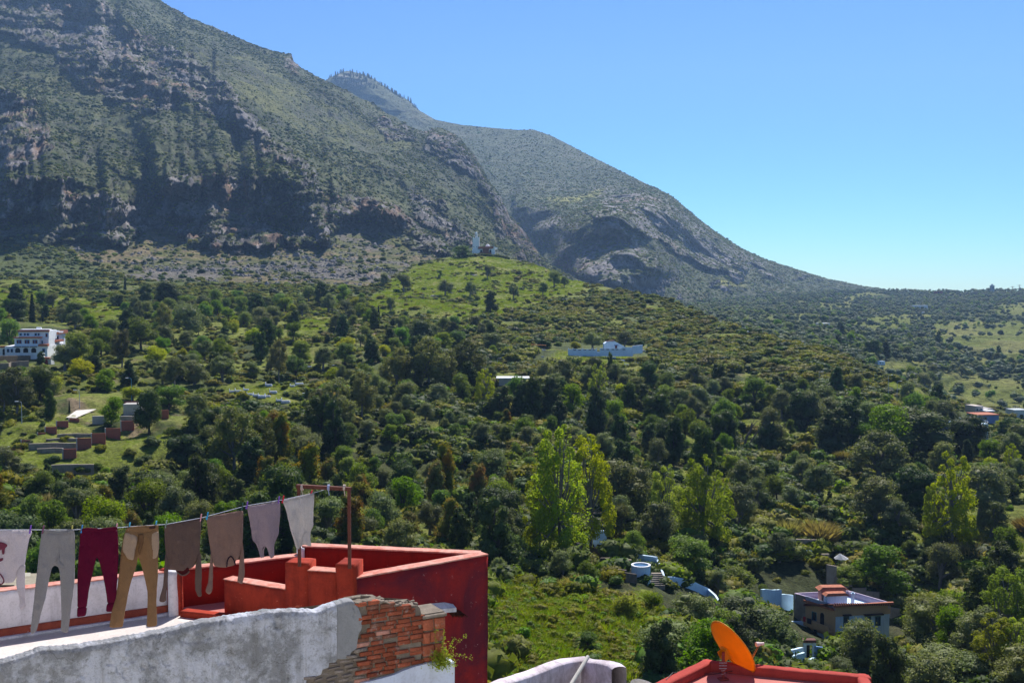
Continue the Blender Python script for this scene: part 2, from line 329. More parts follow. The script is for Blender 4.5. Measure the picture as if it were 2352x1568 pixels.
FIELDS = [[(1950, 742), (2030, 725), (2140, 718), (2150, 732), (2060, 760), (1985, 768)], [(2150, 780), (2250, 760), (2300, 740), (2420, 730), (2420, 820), (2330, 850), (2290, 815), (2200, 810)], [(2140, 742), (2280, 735), (2250, 770), (2150, 780)], [(1880, 700), (1960, 690), (1950, 715), (1890, 720)],
          [(2260, 700), (2420, 690), (2420, 720), (2300, 722)], [(2000, 840), (2090, 830), (2150, 850), (2040, 870)], [(2100, 880), (2250, 870), (2352, 880), (2352, 900), (2200, 910)], [(1900, 680), (2000, 672), (2040, 676), (1960, 690)],
          [(2150, 915), (2352, 900), (2420, 960), (2250, 960)], [(1700, 730), (1760, 725), (1800, 745), (1740, 750)], [(1810, 725), (1900, 720), (1900, 735), (1830, 740)], [(2190, 830), (2300, 820), (2250, 850)], [(2120, 790), (2170, 800), (2140, 812)]]
def spurs(x, y, lst):
    """ridge lines in the relief: nearer along a line, falling off at different rates on its two sides"""
    wx = fbm(np.stack([x / 40, y / 40, 0 * x], -1), 3, 91) * 14; wy = fbm(np.stack([x / 40, y / 40, 0 * x + 4], -1), 3, 91) * 14; o = np.zeros(x.shape)
    for pts, A, wu, wd in lst:
        best = np.full(x.shape, 1e9); sg = np.zeros(x.shape); al = np.zeros(x.shape); L = len(pts) - 1
        for i in range(L):
            (ax, ay), (bx, by) = pts[i], pts[i + 1]; dx, dy = bx - ax, by - ay; t = np.clip(((x + wx - ax) * dx + (y + wy - ay) * dy) / (dx * dx + dy * dy), 0, 1)
            ex, ey = x + wx - ax - t * dx, y + wy - ay - t * dy; r = np.hypot(ex, ey); k = r < best; best = np.where(k, r, best); sg = np.where(k, dx * ey - dy * ex, sg); al = np.where(k, (i + t) / L, al)
        prof = np.where(sg > 0, np.maximum(0, 1 - best / wd), np.exp(-best / wu)); ends = sstep(0, .12, al) * sstep(1, .88, al) * .7 + .3; o = np.maximum(o, A * prof * ends)
    return o
SPUR2 = [([(100, -60), (230, 0), (320, 70), (420, 130), (515, 190), (540, 250), (600, 305), (700, 385), (790, 430)], 190, 100, 75), ([(340, 420), (420, 392), (520, 380), (620, 388), (720, 408), (830, 440)], 230, 130, 135), ([(0, 415), (80, 400), (160, 408), (240, 440), (300, 490)], 190, 70, 120),
         ([(-300, 200), (0, 195), (80, 230), (130, 300), (150, 360)], 90, 60, 60), ([(150, 100), (280, 130), (370, 180), (430, 240), (500, 330)], 140, 60, 85), ([(300, -40), (420, 60), (560, 150), (680, 250), (800, 340), (930, 420)], 70, 110, 60), ([(0, 300), (120, 330), (260, 380), (340, 430)], 90, 70, 60), ([(850, 236), (930, 285), (1000, 310), (1060, 350), (1110, 430), (1160, 510), (1230, 600)], 90, 60, 45),
         ([(560, 95), (650, 125), (700, 170), (780, 230), (850, 300)], 60, 60, 28), ([(830, 440), (890, 490), (960, 550), (1010, 590)], 120, 60, 60), ([(920, 400), (1000, 450), (1070, 520), (1130, 585)], 110, 70, 60), ([(700, 440), (735, 500), (752, 565)], 90, 40, 30), ([(560, 420), (590, 500), (600, 575)], 60, 40, 26), ([(430, 420), (470, 500), (490, 560)], 50, 36, 26),
         ([(1050, 400), (1110, 470), (1170, 540), (1220, 600)], 90, 50, 45), ([(600, 250), (720, 300), (850, 370), (960, 430)], 40, 60, 30)]
SPUR3 = [([(1260, 600), (1320, 535), (1395, 478), (1460, 500), (1510, 570), (1540, 650)], 230, 60, 190), ([(1330, 455), (1440, 432), (1560, 510), (1640, 560), (1730, 630)], 260, 110, 80), ([(1170, 460), (1250, 470), (1330, 490)], 150, 60, 60), ([(1800, 590), (1850, 600), (1880, 650)], 120, 60, 40),
         ([(800, 165), (900, 240), (1000, 310), (1100, 380)], 120, 90, 50), ([(1500, 480), (1520, 540), (1530, 600)], 120, 50, 35), ([(1600, 550), (1630, 600), (1650, 650)], 100, 50, 35), ([(1395, 480), (1400, 560), (1410, 650)], 110, 50, 40), ([(1225, 300), (1400, 400), (1560, 470)], 60, 120, 60)]
def build_region2():
    ns = 400; s = np.linspace(0, 1, ns); yh = RM(XS); yb = RH(XS) + 8 + 34 * sstep(840, 920, XS); Y = yb + (yh - yb)[None] * s[:, None]; X = np.broadcast_to(XS, Y.shape).copy()
    d = D2(X, Y); d = np.maximum.accumulate(d, axis=0); Pw = P(X, Y, d)
    hill = sstep(1420, 1560, X) ; mt = (1 - hill) * sstep(0.04, 0.16, s)[:, None]
    scree = soft(X, Y, SCREEP, Pw, 10); cl = soft(X, Y, CLIFFS, Pw, 16)
    mtn = mt * (1 - scree); cl = cl * mt
    # benches and cliffs
    z = Pw[..., 2]; H = 62.0; q = Pw / C(1, 1, 1.0); u = z / H + q[..., 0] / 520.0 + 1.9 * fbm(q / 200.0, 4, 31); f = u - np.floor(u); gg = sstep(0.55, 1.0, f)
    dd = 1.9 * H * (gg - f) * (0.07 * mtn + 0.30 * cl)
    H2 = 21.0; u = z / H2 + 2.6 * fbm(q / 60.0, 4, 32); f = u - np.floor(u); gg = sstep(0.5, 1.0, f); dd = dd + 1.5 * H2 * (gg - f) * (0.08 * mtn + 0.22 * cl)
    dd = dd - spurs(X, Y, SPUR2) * mt * (.55 + .75 * sstep(-.5, .5, fbm(np.stack([X / 42, Y / 210, 0 * X], -1), 3, 94)))
    dd = dd - 34 * mtn * ridged(np.stack([(X + .75 * Y) / 150, (Y - .5 * X) / 420, 0 * X], -1), 4, 95)
    rb = ridged(np.stack([q[..., 0] + 0.25 * q[..., 1], q[..., 1] * 0.35, q[..., 2] * 0.22], -1) / 150.0, 5, 33, 0.55)
    dd = dd - 42 * rb * mtn - 36 * cl * ridged(q * C(1, .5, .22) / 58.0, 5, 34) - 8 * cl * ridged(q * C(1, 1, .35) / 17.0, 4, 39) - 5.0 * mtn * fbm(q / 11.0, 3, 36) - 8.0 * mtn * ridged(q / 30.0, 3, 37)
    dd = dd + (1 - mt) * 16 * fbm(Pw / 60, 3, 35)
    top = 1 - 0.7 * sstep(0.93, 1.0, s)[:, None]; fade = sstep(0, 0.06, s)[:, None]
    Pw = P(X, Y, d + dd * top * fade)
    z = Pw[..., 2]; H = 3.0; u = z / H + .8 * fbm(Pw / 80.0, 2, 41); f = u - np.floor(u); g = sstep(0, .35, f); Pw[..., 2] += hill * H * (g - f) * .9 * sstep(2500, 1500, d)
    amp = np.minimum(1.0, 40 * np.abs(np.minimum(1, (1 - s) * 8 + 0.15)))[:, None]
    Pw[..., 2] += amp * (mtn * (6.0 * fbm(Pw / 38.0, 4, 42) + 5.0 * cl * ridged(Pw / 13.0, 3, 43)) + (1 - mtn) * 1.6 * fbm(Pw / 14.0, 4, 44) + 3 * hill * fbm(Pw / 90., 3, 45)) * fade
    n = normals(Pw); st = n[..., 2]
    n1 = fbm(Pw / 60.0, 4, 51); n2 = fbm(Pw / 16.0, 4, 52); n3 = fbm(Pw / 5.5, 3, 53)
    c = np.broadcast_to(C(.078, .095, .040), Pw.shape).copy()
    c = blend(c, C(.120, .125, .055), sstep(-0.1, 0.4, n1)); c = blend(c, C(.035, .045, .022), .8 * sstep(.0, .4, fbm(Pw / 130., 4, 50))); c = blend(c, SCRUB, 0.8 * sstep(-0.05, 0.3, n2 + 0.5 * n3)); c = blend(c, SCREE, 0.35 * sstep(0.1, 0.4, n3 - n1))
    c = blend(c, C(.16, .165, .05), 0.6 * soft(X, Y, GREEN2, Pw, 20) * sstep(-.2, .3, n1 + n2))
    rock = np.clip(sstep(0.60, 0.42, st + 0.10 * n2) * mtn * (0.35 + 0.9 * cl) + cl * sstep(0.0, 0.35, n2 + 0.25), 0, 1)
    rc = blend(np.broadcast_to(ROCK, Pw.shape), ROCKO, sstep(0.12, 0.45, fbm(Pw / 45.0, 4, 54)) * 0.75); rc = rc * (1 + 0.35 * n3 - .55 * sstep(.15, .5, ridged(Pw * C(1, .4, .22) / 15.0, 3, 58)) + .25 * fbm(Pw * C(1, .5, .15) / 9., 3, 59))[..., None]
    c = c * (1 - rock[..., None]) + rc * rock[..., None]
    sc = scree * (1 - cl); c = blend(c, GRASSY * .55, sc * .95 * sstep(0.35, -0.15, n1)); c = blend(c, SCREE, .85 * sc * sstep(0.05, 0.3, n1 + 0.4 * n2)); c = blend(c, SOIL, sc * 0.6 * sstep(0.1, 0.3, n2 - n1))
    low = (1 - hill) * (1 - mt) * (1 - sc); c = blend(c, OLIVEG, low)
    c = blend(c, OLIVEG * 0.8, hill * 0.9); fieldm = soft(X, Y, FIELDS, Pw, 5)
    c = blend(c, blend(np.broadcast_to(GRASS * .9, Pw.shape), GRASSY * .9, sstep(-.1, .3, n1)), np.clip(fieldm + .7 * sstep(0.16, 0.3, fbm(Pw / 42.0, 3, 55)), 0, 1) * hill); c = blend(c, C(.17, .17, .055), 0.4 * hill * fieldm * sstep(.1, .4, fbm(Pw / 60.0, 2, 57)))
    rows = [Pw]; cc = [c]; last = Pw[-1]
    for dy, dzz in ((12, -3), (60, -60), (200, -200)):
        q = last.copy(); q[:, 1] += dy; q[:, 0] *= (last[:, 1] + dy) / last[:, 1]; q[:, 2] += dzz; rows.append(q[None]); cc.append(c[-1:])
    return np.concatenate(rows), np.concatenate(cc), X, Y, dict(cl=cl, scree=scree, hill=hill, rock=rock, mtn=mtn, field=fieldm, st=st)

CLIFF3 = [[(1330, 485), (1395, 450), (1440, 440), (1500, 462), (1560, 520), (1640, 560), (1720, 620), (1690, 640), (1600, 610), (1530, 560), (1470, 530)], [(1170, 462), (1250, 478), (1290, 500), (1250, 545), (1190, 520)],
          [(1280, 590), (1340, 540), (1400, 500), (1480, 560), (1520, 640), (1500, 680), (1340, 660)], [(1820, 600), (1850, 595), (1870, 625), (1830, 640)], [(760, 170), (830, 172), (850, 200), (780, 200)], [(1720, 590), (1760, 600), (1800, 640), (1760, 640)]]
GREEN3 = [[(1235, 455), (1330, 448), (1390, 432), (1370, 455), (1300, 466)], [(1480, 620), (1500, 640), (1530, 660), (1500, 660)], [(1640, 640), (1700, 640), (1720, 655), (1650, 655)]]
ROCKY3 = [[(1340, 440), (1450, 425), (1560, 470), (1640, 540), (1760, 610), (1700, 640), (1560, 560), (1470, 500), (1380, 470)], [(1200, 500), (1320, 510), (1300, 560), (1230, 560)]]
def build_region3():
    x = np.arange(560, 2400, 2.6); s = np.linspace(0, 1, 260); yh = RF(x); yb = np.minimum(RM(x) + 40, 730); yb = np.maximum(yb, yh + 12); Y = yb + (yh - yb)[None] * s[:, None]; X = np.broadcast_to(x, Y.shape).copy()
    d = D3(X, Y); d = np.maximum.accumulate(d, axis=0); Pw = P(X, Y, d); q = Pw
    cl = soft(X, Y, CLIFF3, Pw, 14); ex = sstep(1.0, 0.92, s)[:, None] * .8 + .2; low = sstep(430, 520, Y - 0.1 * (X - 1200))
    z = Pw[..., 2]; H = 85.0; u = z / H + 1.0 * fbm(q / 300.0, 3, 61); f = u - np.floor(u); gg = sstep(0.55, 1.0, f); dd = 1.9 * H * (gg - f) * (0.06 + 0.25 * low + 0.65 * cl)
    rb = ridged(np.stack([q[..., 0] - 0.2 * q[..., 1], q[..., 1] * .4, q[..., 2] * .25], -1) / 260.0, 5, 63, .55); dd = dd - (16 + 50 * low) * rb - 20 * cl * ridged(q * C(1, 1, .3) / 50.0, 4, 64)
    pk = sstep(1100, 900, X); dd = dd - 60 * pk * ridged(q / 320.0, 4, 65)
    dd = dd - spurs(X, Y, SPUR3); Pw = P(X, Y, d + dd * ex); Pw[..., 2] += (5.0 * fbm(Pw / 60.0, 4, 66) + 1.8 * fbm(Pw / 15., 3, 60)) * ex
    st = normals(Pw)[..., 2]; n1 = fbm(Pw / 110.0, 4, 67); n2 = fbm(Pw / 22.0, 4, 68); n3 = fbm(Pw / 9.0, 2, 69)
    c = np.broadcast_to(C(.10, .115, .06), Pw.shape).copy(); c = blend(c, C(.06, .075, .04), sstep(-.1, .4, n2 + .5 * n3)); c = blend(c, C(.15, .15, .10), .5 * sstep(0, .4, n1))
    rk = soft(X, Y, ROCKY3, Pw, 16); rock = np.clip(sstep(0.60, 0.45, st + .1 * n2) * (.4 + cl) + cl * sstep(-.2, .3, n2) + .75 * rk * sstep(-.1, .25, n3 + n2), 0, 1); rc = blend(np.broadcast_to(ROCK, Pw.shape), ROCKO, sstep(.2, .5, n1) * .4) * (1 + .4 * n3[..., None])
    c = c * (1 - rock[..., None]) + rc * rock[..., None]
    c = blend(c, C(.24, .24, .07), soft(X, Y, GREEN3, Pw, 5)); rows = [Pw]; cc = [c]; last = Pw[-1]
    for dy, dzz in ((30, -8), (200, -150), (900, -600)):
        q = last.copy(); q[:, 1] += dy; q[:, 2] += dzz; rows.append(q[None]); cc.append(c[-1:])
    return np.concatenate(rows), np.concatenate(cc), X, Y, dict(rock=rock)

def terrain_mat(name, fine, scale_b, bstr, bdist):
    t = NT(name); at = t.n('Attribute', attribute_name='col'); g = t.geo()
    n = t.noise(g, fine, 8, 0.7); v = t.ramp(n, [(0.28, 0.35), (0.5, 1.0), (0.72, 1.7)])
    c = t.mix(1.0, at.outputs['Color'], v, 'MULTIPLY'); n2 = t.noise(g, fine * 0.23, 4, 0.6); v2 = t.ramp(n2, [(0.3, 0.72), (0.7, 1.3)]); c = t.mix(1.0, c, v2, 'MULTIPLY')
    t.bump(t.noise(g, scale_b, 6, 0.68), bstr, bdist); return t.fin(c, 0.95, 0.1)
def add_col(me, c):
    a = me.color_attributes.new('col', 'FLOAT_COLOR', 'POINT'); cc = np.ones((c.reshape(-1, 3).shape[0], 4), np.float32); cc[:, :3] = np.clip(c.reshape(-1, 3), 0.005, 0.9); a.data.foreach_set('color', cc.ravel())
def terrain(name, G, c, mat):
    me = mesh_np(name, G.reshape(-1, 3), grid_faces(*G.shape[:2]), mat, smooth=False); add_col(me, c); return tag(link(name, me), kind='structure')
G1, C1_, X1g, Y1g = build_region1()
G2, C2_, X2g, Y2g, M2m = build_region2()
G3, C3_, X3g, Y3g, M3m = build_region3()
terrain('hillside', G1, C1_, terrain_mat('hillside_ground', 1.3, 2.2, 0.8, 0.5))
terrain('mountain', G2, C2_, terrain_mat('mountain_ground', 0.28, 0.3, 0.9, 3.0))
terrain('distant_mountain', G3, C3_, terrain_mat('distant_ground', 0.12, 0.12, 0.8, 6.0))
# broad ground sheet reaching the horizon, well under everything
me = mesh_np('ground', [(-15000, -3000, -120), (15000, -3000, -120), (15000, 16000, -120), (-15000, 16000, -120)], np.array([[0, 1, 2, 3]]), paint('far_ground', (0.09, 0.10, 0.05), 0.3, 0.01))
tag(link('ground', me), kind='structure')
Y1r = G1[1:561]                                   # rows that match X1g, Y1g
def ground1(x, y):
    """point of the near slope seen at picture point (x, y)"""
    j = int(round((x - X0) / 2.6)); j = min(max(j, 0), len(XS) - 1); col = Y1r[:, j]; px, py = proj(col); i = int(np.argmin(np.abs(py - y))); return Vector(col[i])
def ground2(x, y):
    j = int(round((x - X0) / 2.6)); j = min(max(j, 0), len(XS) - 1); col = G2[:400, j]; px, py = proj(col); i = int(np.argmin(np.abs(py - y))); return Vector(col[i])
print('terrain', round(time.time() - T0, 1))
# ================================================================== vegetation
def leaf_mat(name, col, var=0.3, hue=0.06, trans=0.35, gloss=0.25, tip=None):
    t = NT(name); oi = t.n('ObjectInfo'); tc = t.obj()
    n = t.noise(tc, 9.0, 3, 0.6); c = t.ramp(n, [(0.3, [v * (1 - var) for v in col]), (0.7, [min(1, v * (1 + var)) for v in col])])
    if tip is not None:
        c = t.mix(t.ramp(t.noise(tc, 3.2, 3, 0.5), [(0.45, 0.0), (0.62, 0.9)]), c, tip)
    h = t.n('HueSaturation'); t.l(c, h.inputs['Color'])
    t.l(t.math('ADD', t.math('MULTIPLY', oi.outputs['Random'], hue), 0.5 - hue * .55), h.inputs['Hue'])
    r2 = t.math('FRACT', t.math('MULTIPLY', oi.outputs['Random'], 37.7)); t.l(t.math('ADD', t.math('MULTIPLY', r2, 0.6), 0.7), h.inputs['Value'])
    r3 = t.math('FRACT', t.math('MULTIPLY', oi.outputs['Random'], 91.3)); t.l(t.math('ADD', t.math('MULTIPLY', r3, 0.35), 0.98), h.inputs['Saturation'])
    t.l(h.outputs[0], t.b.inputs['Base Color']); t.b.inputs['Roughness'].default_value = 0.62; t.b.inputs['Specular IOR Level'].default_value = gloss * .35
    tr = t.n('BsdfTranslucent'); br = t.mix(1.0, h.outputs[0], (1.25, 1.35, 0.6), 'MULTIPLY'); t.l(br, tr.inputs['Color'])
    mx = t.n('MixShader'); mx.inputs[0].default_value = trans; t.l(t.b.outputs[0], mx.inputs[1]); t.l(tr.outputs[0], mx.inputs[2]); t.l(mx.outputs[0], t.out.inputs['Surface'])
    return t.m
BARK = paint('bark', (0.10, 0.08, 0.065), 0.4, 2.0, 0.95); GREYBARK = paint('grey_bark', (0.20, 0.18, 0.16), 0.4, 2.0, 0.95)
L_OLIVE = leaf_mat('olive_leaves', (0.170, 0.190, 0.090), 0.35, 0.05, 0.36, 0.35)
L_DARK = leaf_mat('dark_leaves', (0.068, 0.095, 0.034), 0.4, 0.06, 0.32, 0.3)
L_POP = leaf_mat('poplar_leaves', (0.27, 0.31, 0.05), 0.3, 0.04, 0.50, 0.3)
L_BROAD = leaf_mat('broad_leaves', (0.145, 0.205, 0.045), 0.35, 0.06, 0.45, 0.35)
L_EUC = leaf_mat('eucalyptus_leaves', (0.150, 0.150, 0.065), 0.35, 0.05, 0.38, 0.5)
L_THU = leaf_mat('thuja_leaves', (0.150, 0.165, 0.045), 0.35, 0.05, 0.38, 0.2, tip=(0.33, 0.17, 0.05))
L_CYP = leaf_mat('cypress_leaves', (0.040, 0.058, 0.028), 0.4, 0.03, 0.15, 0.2)
L_BUSH = leaf_mat('bush_leaves', (0.145, 0.170, 0.042), 0.4, 0.08, 0.42, 0.2)
L_SCRUB = leaf_mat('scrub_leaves', (0.185, 0.190, 0.050), 0.35, 0.07, 0.38, 0.2)
L_REED = leaf_mat('reed_leaves', (0.34, 0.28, 0.14), 0.35, 0.05, 0.35, 0.25)
L_HAZEOL = leaf_mat('hazed_olive_leaves', (0.120, 0.150, 0.095), 0.35, 0.04, 0.3, 0.3)  # bluer copy of the olive leaves; distance haze put into the colour
L_YEL = leaf_mat('yellow_leaves', (0.32, 0.34, 0.045), 0.3, 0.04, 0.50, 0.25)
L_GRASS = leaf_mat('grass_blades', (0.21, 0.26, 0.045), 0.3, 0.06, 0.45, 0.2)

def leaves(lobes, n, size, seed, gap=0.1, shell=0.22, freq=7.0, droop=0.0, aspect=1.6):
    """many small leaf quads spread through the outer part of several lobes (height of the whole plant is 1)"""
    g = np.random.default_rng(seed); L = np.array(lobes, float); a = (L[:, 3] * L[:, 4] + L[:, 4] * L[:, 5]) ; k = g.choice(len(L), n * 2, p=a / a.sum())
    dr = g.normal(size=(n * 2, 3)); dr /= np.linalg.norm(dr, axis=1, keepdims=True); rad = 1 - np.abs(g.normal(size=n * 2)) * shell
    rad = np.clip(rad, 0.15, 1.0); rad = np.where(g.random(n * 2) < .10, rad * g.uniform(1.02, 1.28, n * 2), rad) * (1 + 0.22 * vnoise(dr * 2.6 + k[:, None] * 5.0, seed)); p = L[k, :3] + dr * L[k, 3:6] * rad[:, None]
    keep = (vnoise(p * freq * 1.0 + seed, seed) > -0.55 + gap) | (g.random(n * 2) < 0.12)
    # leave out what lies deep inside another lobe
    for l in L: keep &= ((((p - l[:3]) / l[3:6]) ** 2).sum(1) > 0.30)
    p = p[keep][:n]; dr = dr[keep][:n]; m = len(p)
    nr = dr * 0.75 + g.normal(size=(m, 3)) * 0.55 + [0, 0, 0.15]; nr /= np.linalg.norm(nr, axis=1, keepdims=True)
    u = np.cross(nr, g.normal(size=(m, 3)) + [0, 0, droop * 0]); u /= np.linalg.norm(u, axis=1, keepdims=True)
    if droop: u[:, 2] -= droop; u /= np.linalg.norm(u, axis=1, keepdims=True)
    v = np.cross(nr, u); s = size * g.uniform(0.55, 1.35, m)[:, None]; h = s / aspect
    vs = np.stack([p - u * s, p - v * h + nr * h * .25, p + u * s, p + v * h + nr * h * .25], 1).reshape(-1, 3)
    return vs, np.arange(m * 4).reshape(-1, 4)
def core(lobes, f=0.72):
    """dark inner mass of twigs and shaded leaves so crowns are not hollow"""
    bm = bmesh.new()
    for i, l in enumerate(lobes):
        r = bmesh.ops.create_icosphere(bm, subdivisions=2, radius=1.0)
        for v in r['verts']:
            k = f * (1 + 0.30 * float(vnoise(np.array(v.co) * 2.1 + i * 3.3, 3))); v.co = Vector((l[0] + v.co.x * l[3] * k, l[1] + v.co.y * l[4] * k, l[2] + v.co.z * l[5] * k))
    vs = np.array([v.co for v in bm.verts]); bm.verts.index_update(); fs = np.array([[v.index for v in f_.verts] for f_ in bm.faces]); bm.free(); return vs, fs
def crown_mesh(name, lobes, n, size, seed, mat, corefac=0.7, **kw):
    v, f = leaves(lobes, n, size, seed, **kw)
    if corefac: cv, cf = core(lobes, corefac); f = [f, cf + len(v)]; v = np.concatenate([v, cv])
    return mesh_np(name, v, f, mat)
def trunk_mesh(name, lobes, r, mat, seed, z0=0.0, lean=(0, 0)):
    g = np.random.default_rng(seed); bm = bmesh.new(); top = max(l[2] for l in lobes); fork = Vector((lean[0] * .5, lean[1] * .5, top * 0.35))
    btube(bm, [(0, 0, -0.04), (0.01, 0, 0.03), fork * .6 + Vector((g.normal() * .01, 0, 0)), fork], [r * 1.5, r * 1.1, r * .85, r * .75], 7)
    for l in lobes:
        e = Vector(l[:3]); mid = (fork + e) / 2 + Vector(g.normal(size=3) * .02); btube(bm, [fork, mid, e], [r * .6, r * .4, r * .15], 5)
    me = bpy.data.meshes.new(name); bm.to_mesh(me); bm.free(); me.materials.append(mat); return me
def rlobes(seed, n, spread, z0, z1, r0, r1, flat=0.85, column=False):
    g = np.random.default_rng(seed); o = []
    for k in range(n):
        a = 2.4 * k + g.uniform(-.5, .5); t = (k + .5) / n if column else g.uniform(0, 1) ** 0.8
        z = z0 + (z1 - z0) * t; w_ = spread * (0.35 + 0.65 * math.sin(math.pi * min(.95, .25 + t * .75))) * g.uniform(.5, 1); r = g.uniform(r0, r1) * (1 - 0.35 * t if column else 1)
        o.append((math.cos(a) * w_, math.sin(a) * w_, z, r, r, r * flat))
    return o
# kind: list of (crown, trunk) pairs, drawn with height 1
KIND = {}
def kind(name, variants): KIND[name] = variants
def mk(nm, sd, lob, n, size, mat, tr=.03, tmat=None, **kw): return (crown_mesh('crown', lob, n, size, sd, mat, **kw), trunk_mesh('trunk', lob, tr, tmat or BARK, sd))
kind('olive_tree', [mk('o', 10 + i, rlobes(10 + i, 11 + i % 3, .30 + .03 * (i % 2), .28, .86, .12, .24), 5600, .016, L_OLIVE, .045, GREYBARK, gap=.16 + .04 * i, freq=9, corefac=.58) for i in range(5)])
kind('evergreen_tree', [mk('d', 30 + i, rlobes(30 + i, 13, .19, .14, .90, .09, .18, 1.0, True), 5600, .018, L_DARK, .03, gap=.05, freq=9) for i in range(3)] + [mk('d', 34, rlobes(34, 12, .32, .26, .84, .12, .25), 5600, .018, L_DARK, .035, gap=.08, freq=8)])
kind('poplar_tree', [mk('p', 50 + i, rlobes(50 + i, 34, .21, .16, .96, .035, .09, 1.25, True), 15000, .0082, L_POP, .014, GREYBARK, gap=.38, freq=14, corefac=0) for i in range(3)])
kind('broadleaf_tree', [mk('b', 60 + i, rlobes(60 + i, 13, .32, .24, .86, .11, .23), 5800, .018, L_BROAD, .03, gap=.16 + .05 * i, freq=9, corefac=.5) for i in range(4)])
kind('eucalyptus_tree', [mk('e', 70 + i, rlobes(70 + i, 12, .20, .30, .90, .09, .15, 1.1, True), 6200, .013, L_EUC, .02, GREYBARK, gap=.22, freq=11, corefac=.5, droop=.5) for i in range(3)])
kind('conifer_tree', [mk('t', 80 + i, rlobes(80 + i, 10, .13, .2, .88, .10, .17, 1.2, True), 5000, .014, L_THU, .025, gap=.08, freq=9, droop=-.4) for i in range(3)])
kind('cypress_tree', [mk('c', 90, [(0, 0, .08 + .105 * k, .085 * (1 - .085 * k) + .01, .085 * (1 - .085 * k) + .01, .11) for k in range(9)], 3600, .012, L_CYP, .02, gap=-.2, freq=9, droop=-.8)])
kind('yellow_tree', [mk('y', 95 + i, rlobes(95 + i, 12, .34, .24, .82, .12, .25), 5600, .018, L_YEL, .03, gap=.12, freq=8, corefac=.6) for i in range(2)])
bushl = lambda i: rlobes(100 + i, 6, .42, .22, .62, .28, .40, .8)
kind('bush', [(crown_mesh('crown', bushl(i), 1500, .045, 100 + i, L_BUSH, .78, gap=.0, freq=5), None) for i in range(4)])
kind('dark_bush', [(crown_mesh('crown', bushl(i + 7), 1500, .045, 120 + i, L_DARK, .78, gap=.0, freq=5), None) for i in range(3)])
def reed(seed, n=1900, lean=.16, wd=.42):
    g = np.random.default_rng(seed); a = g.uniform(0, 6.28, n); r = np.sqrt(g.uniform(0, 1, n)) * wd; b = np.stack([np.cos(a) * r, np.sin(a) * r, np.zeros(n)], 1)
    d = np.stack([np.cos(a) * lean * r / wd + g.normal(size=n) * .17, np.sin(a) * lean * r / wd + g.normal(size=n) * .17, np.ones(n)], 1); h = g.uniform(.5, 1, n)[:, None] * (1 - .3 * (r / wd)[:, None] ** 2); s = np.cross(d, g.normal(size=(n, 3))); s /= np.linalg.norm(s, axis=1, keepdims=True); s *= .009
    m = b + d * h * .6; e = b + d * h + np.stack([np.cos(a), np.sin(a), -np.ones(n) * .6], 1) * .16
    vs = np.stack([b - s, b + s, m + s * 1.5, e, m - s * 1.5], 1).reshape(-1, 3); return vs, np.arange(n * 5).reshape(-1, 5)
kind('reed_clump', [(mesh_np('blades', *reed(140 + i), L_REED), None) for i in range(2)])

ORD = 'first second third fourth fifth sixth seventh eighth ninth tenth eleventh twelfth thirteenth fourteenth fifteenth sixteenth seventeenth eighteenth nineteenth twentieth'.split()
def ordw(k): return ORD[k] if k < 20 else ('twenty-' + ORD[k - 20] if k < 29 else ('thirtieth' if k == 29 else 'thirty-' + ORD[k - 30]) if k < 39 else str(k + 1) + 'th')
LOOK = dict(olive_tree='grey-green olive tree', evergreen_tree='dark evergreen tree', poplar_tree='light green poplar', broadleaf_tree='leafy mid-green tree', eucalyptus_tree='brownish eucalyptus', conifer_tree='orange-tipped conifer',
            cypress_tree='narrow dark cypress', yellow_tree='yellow-green tree', bush='rounded green bush', dark_bush='dark green bush', reed_clump='tan reed clump')
GROUPS = dict(olive_tree='olive trees on the slopes', evergreen_tree='dark evergreen trees in the valley', poplar_tree='poplars in the valley', broadleaf_tree='leafy green trees on the slopes', eucalyptus_tree='eucalyptus trees around the graveyard',
              conifer_tree='orange-tipped conifers behind the washing', cypress_tree='cypresses on the slopes', yellow_tree='yellow-green spring trees', bush='green bushes', dark_bush='dark bushes', reed_clump='tan reed clumps')
CAT = dict(olive_tree='olive tree', poplar_tree='poplar', eucalyptus_tree='eucalyptus', conifer_tree='conifer', cypress_tree='cypress', bush='bush', dark_bush='bush', reed_clump='reeds')
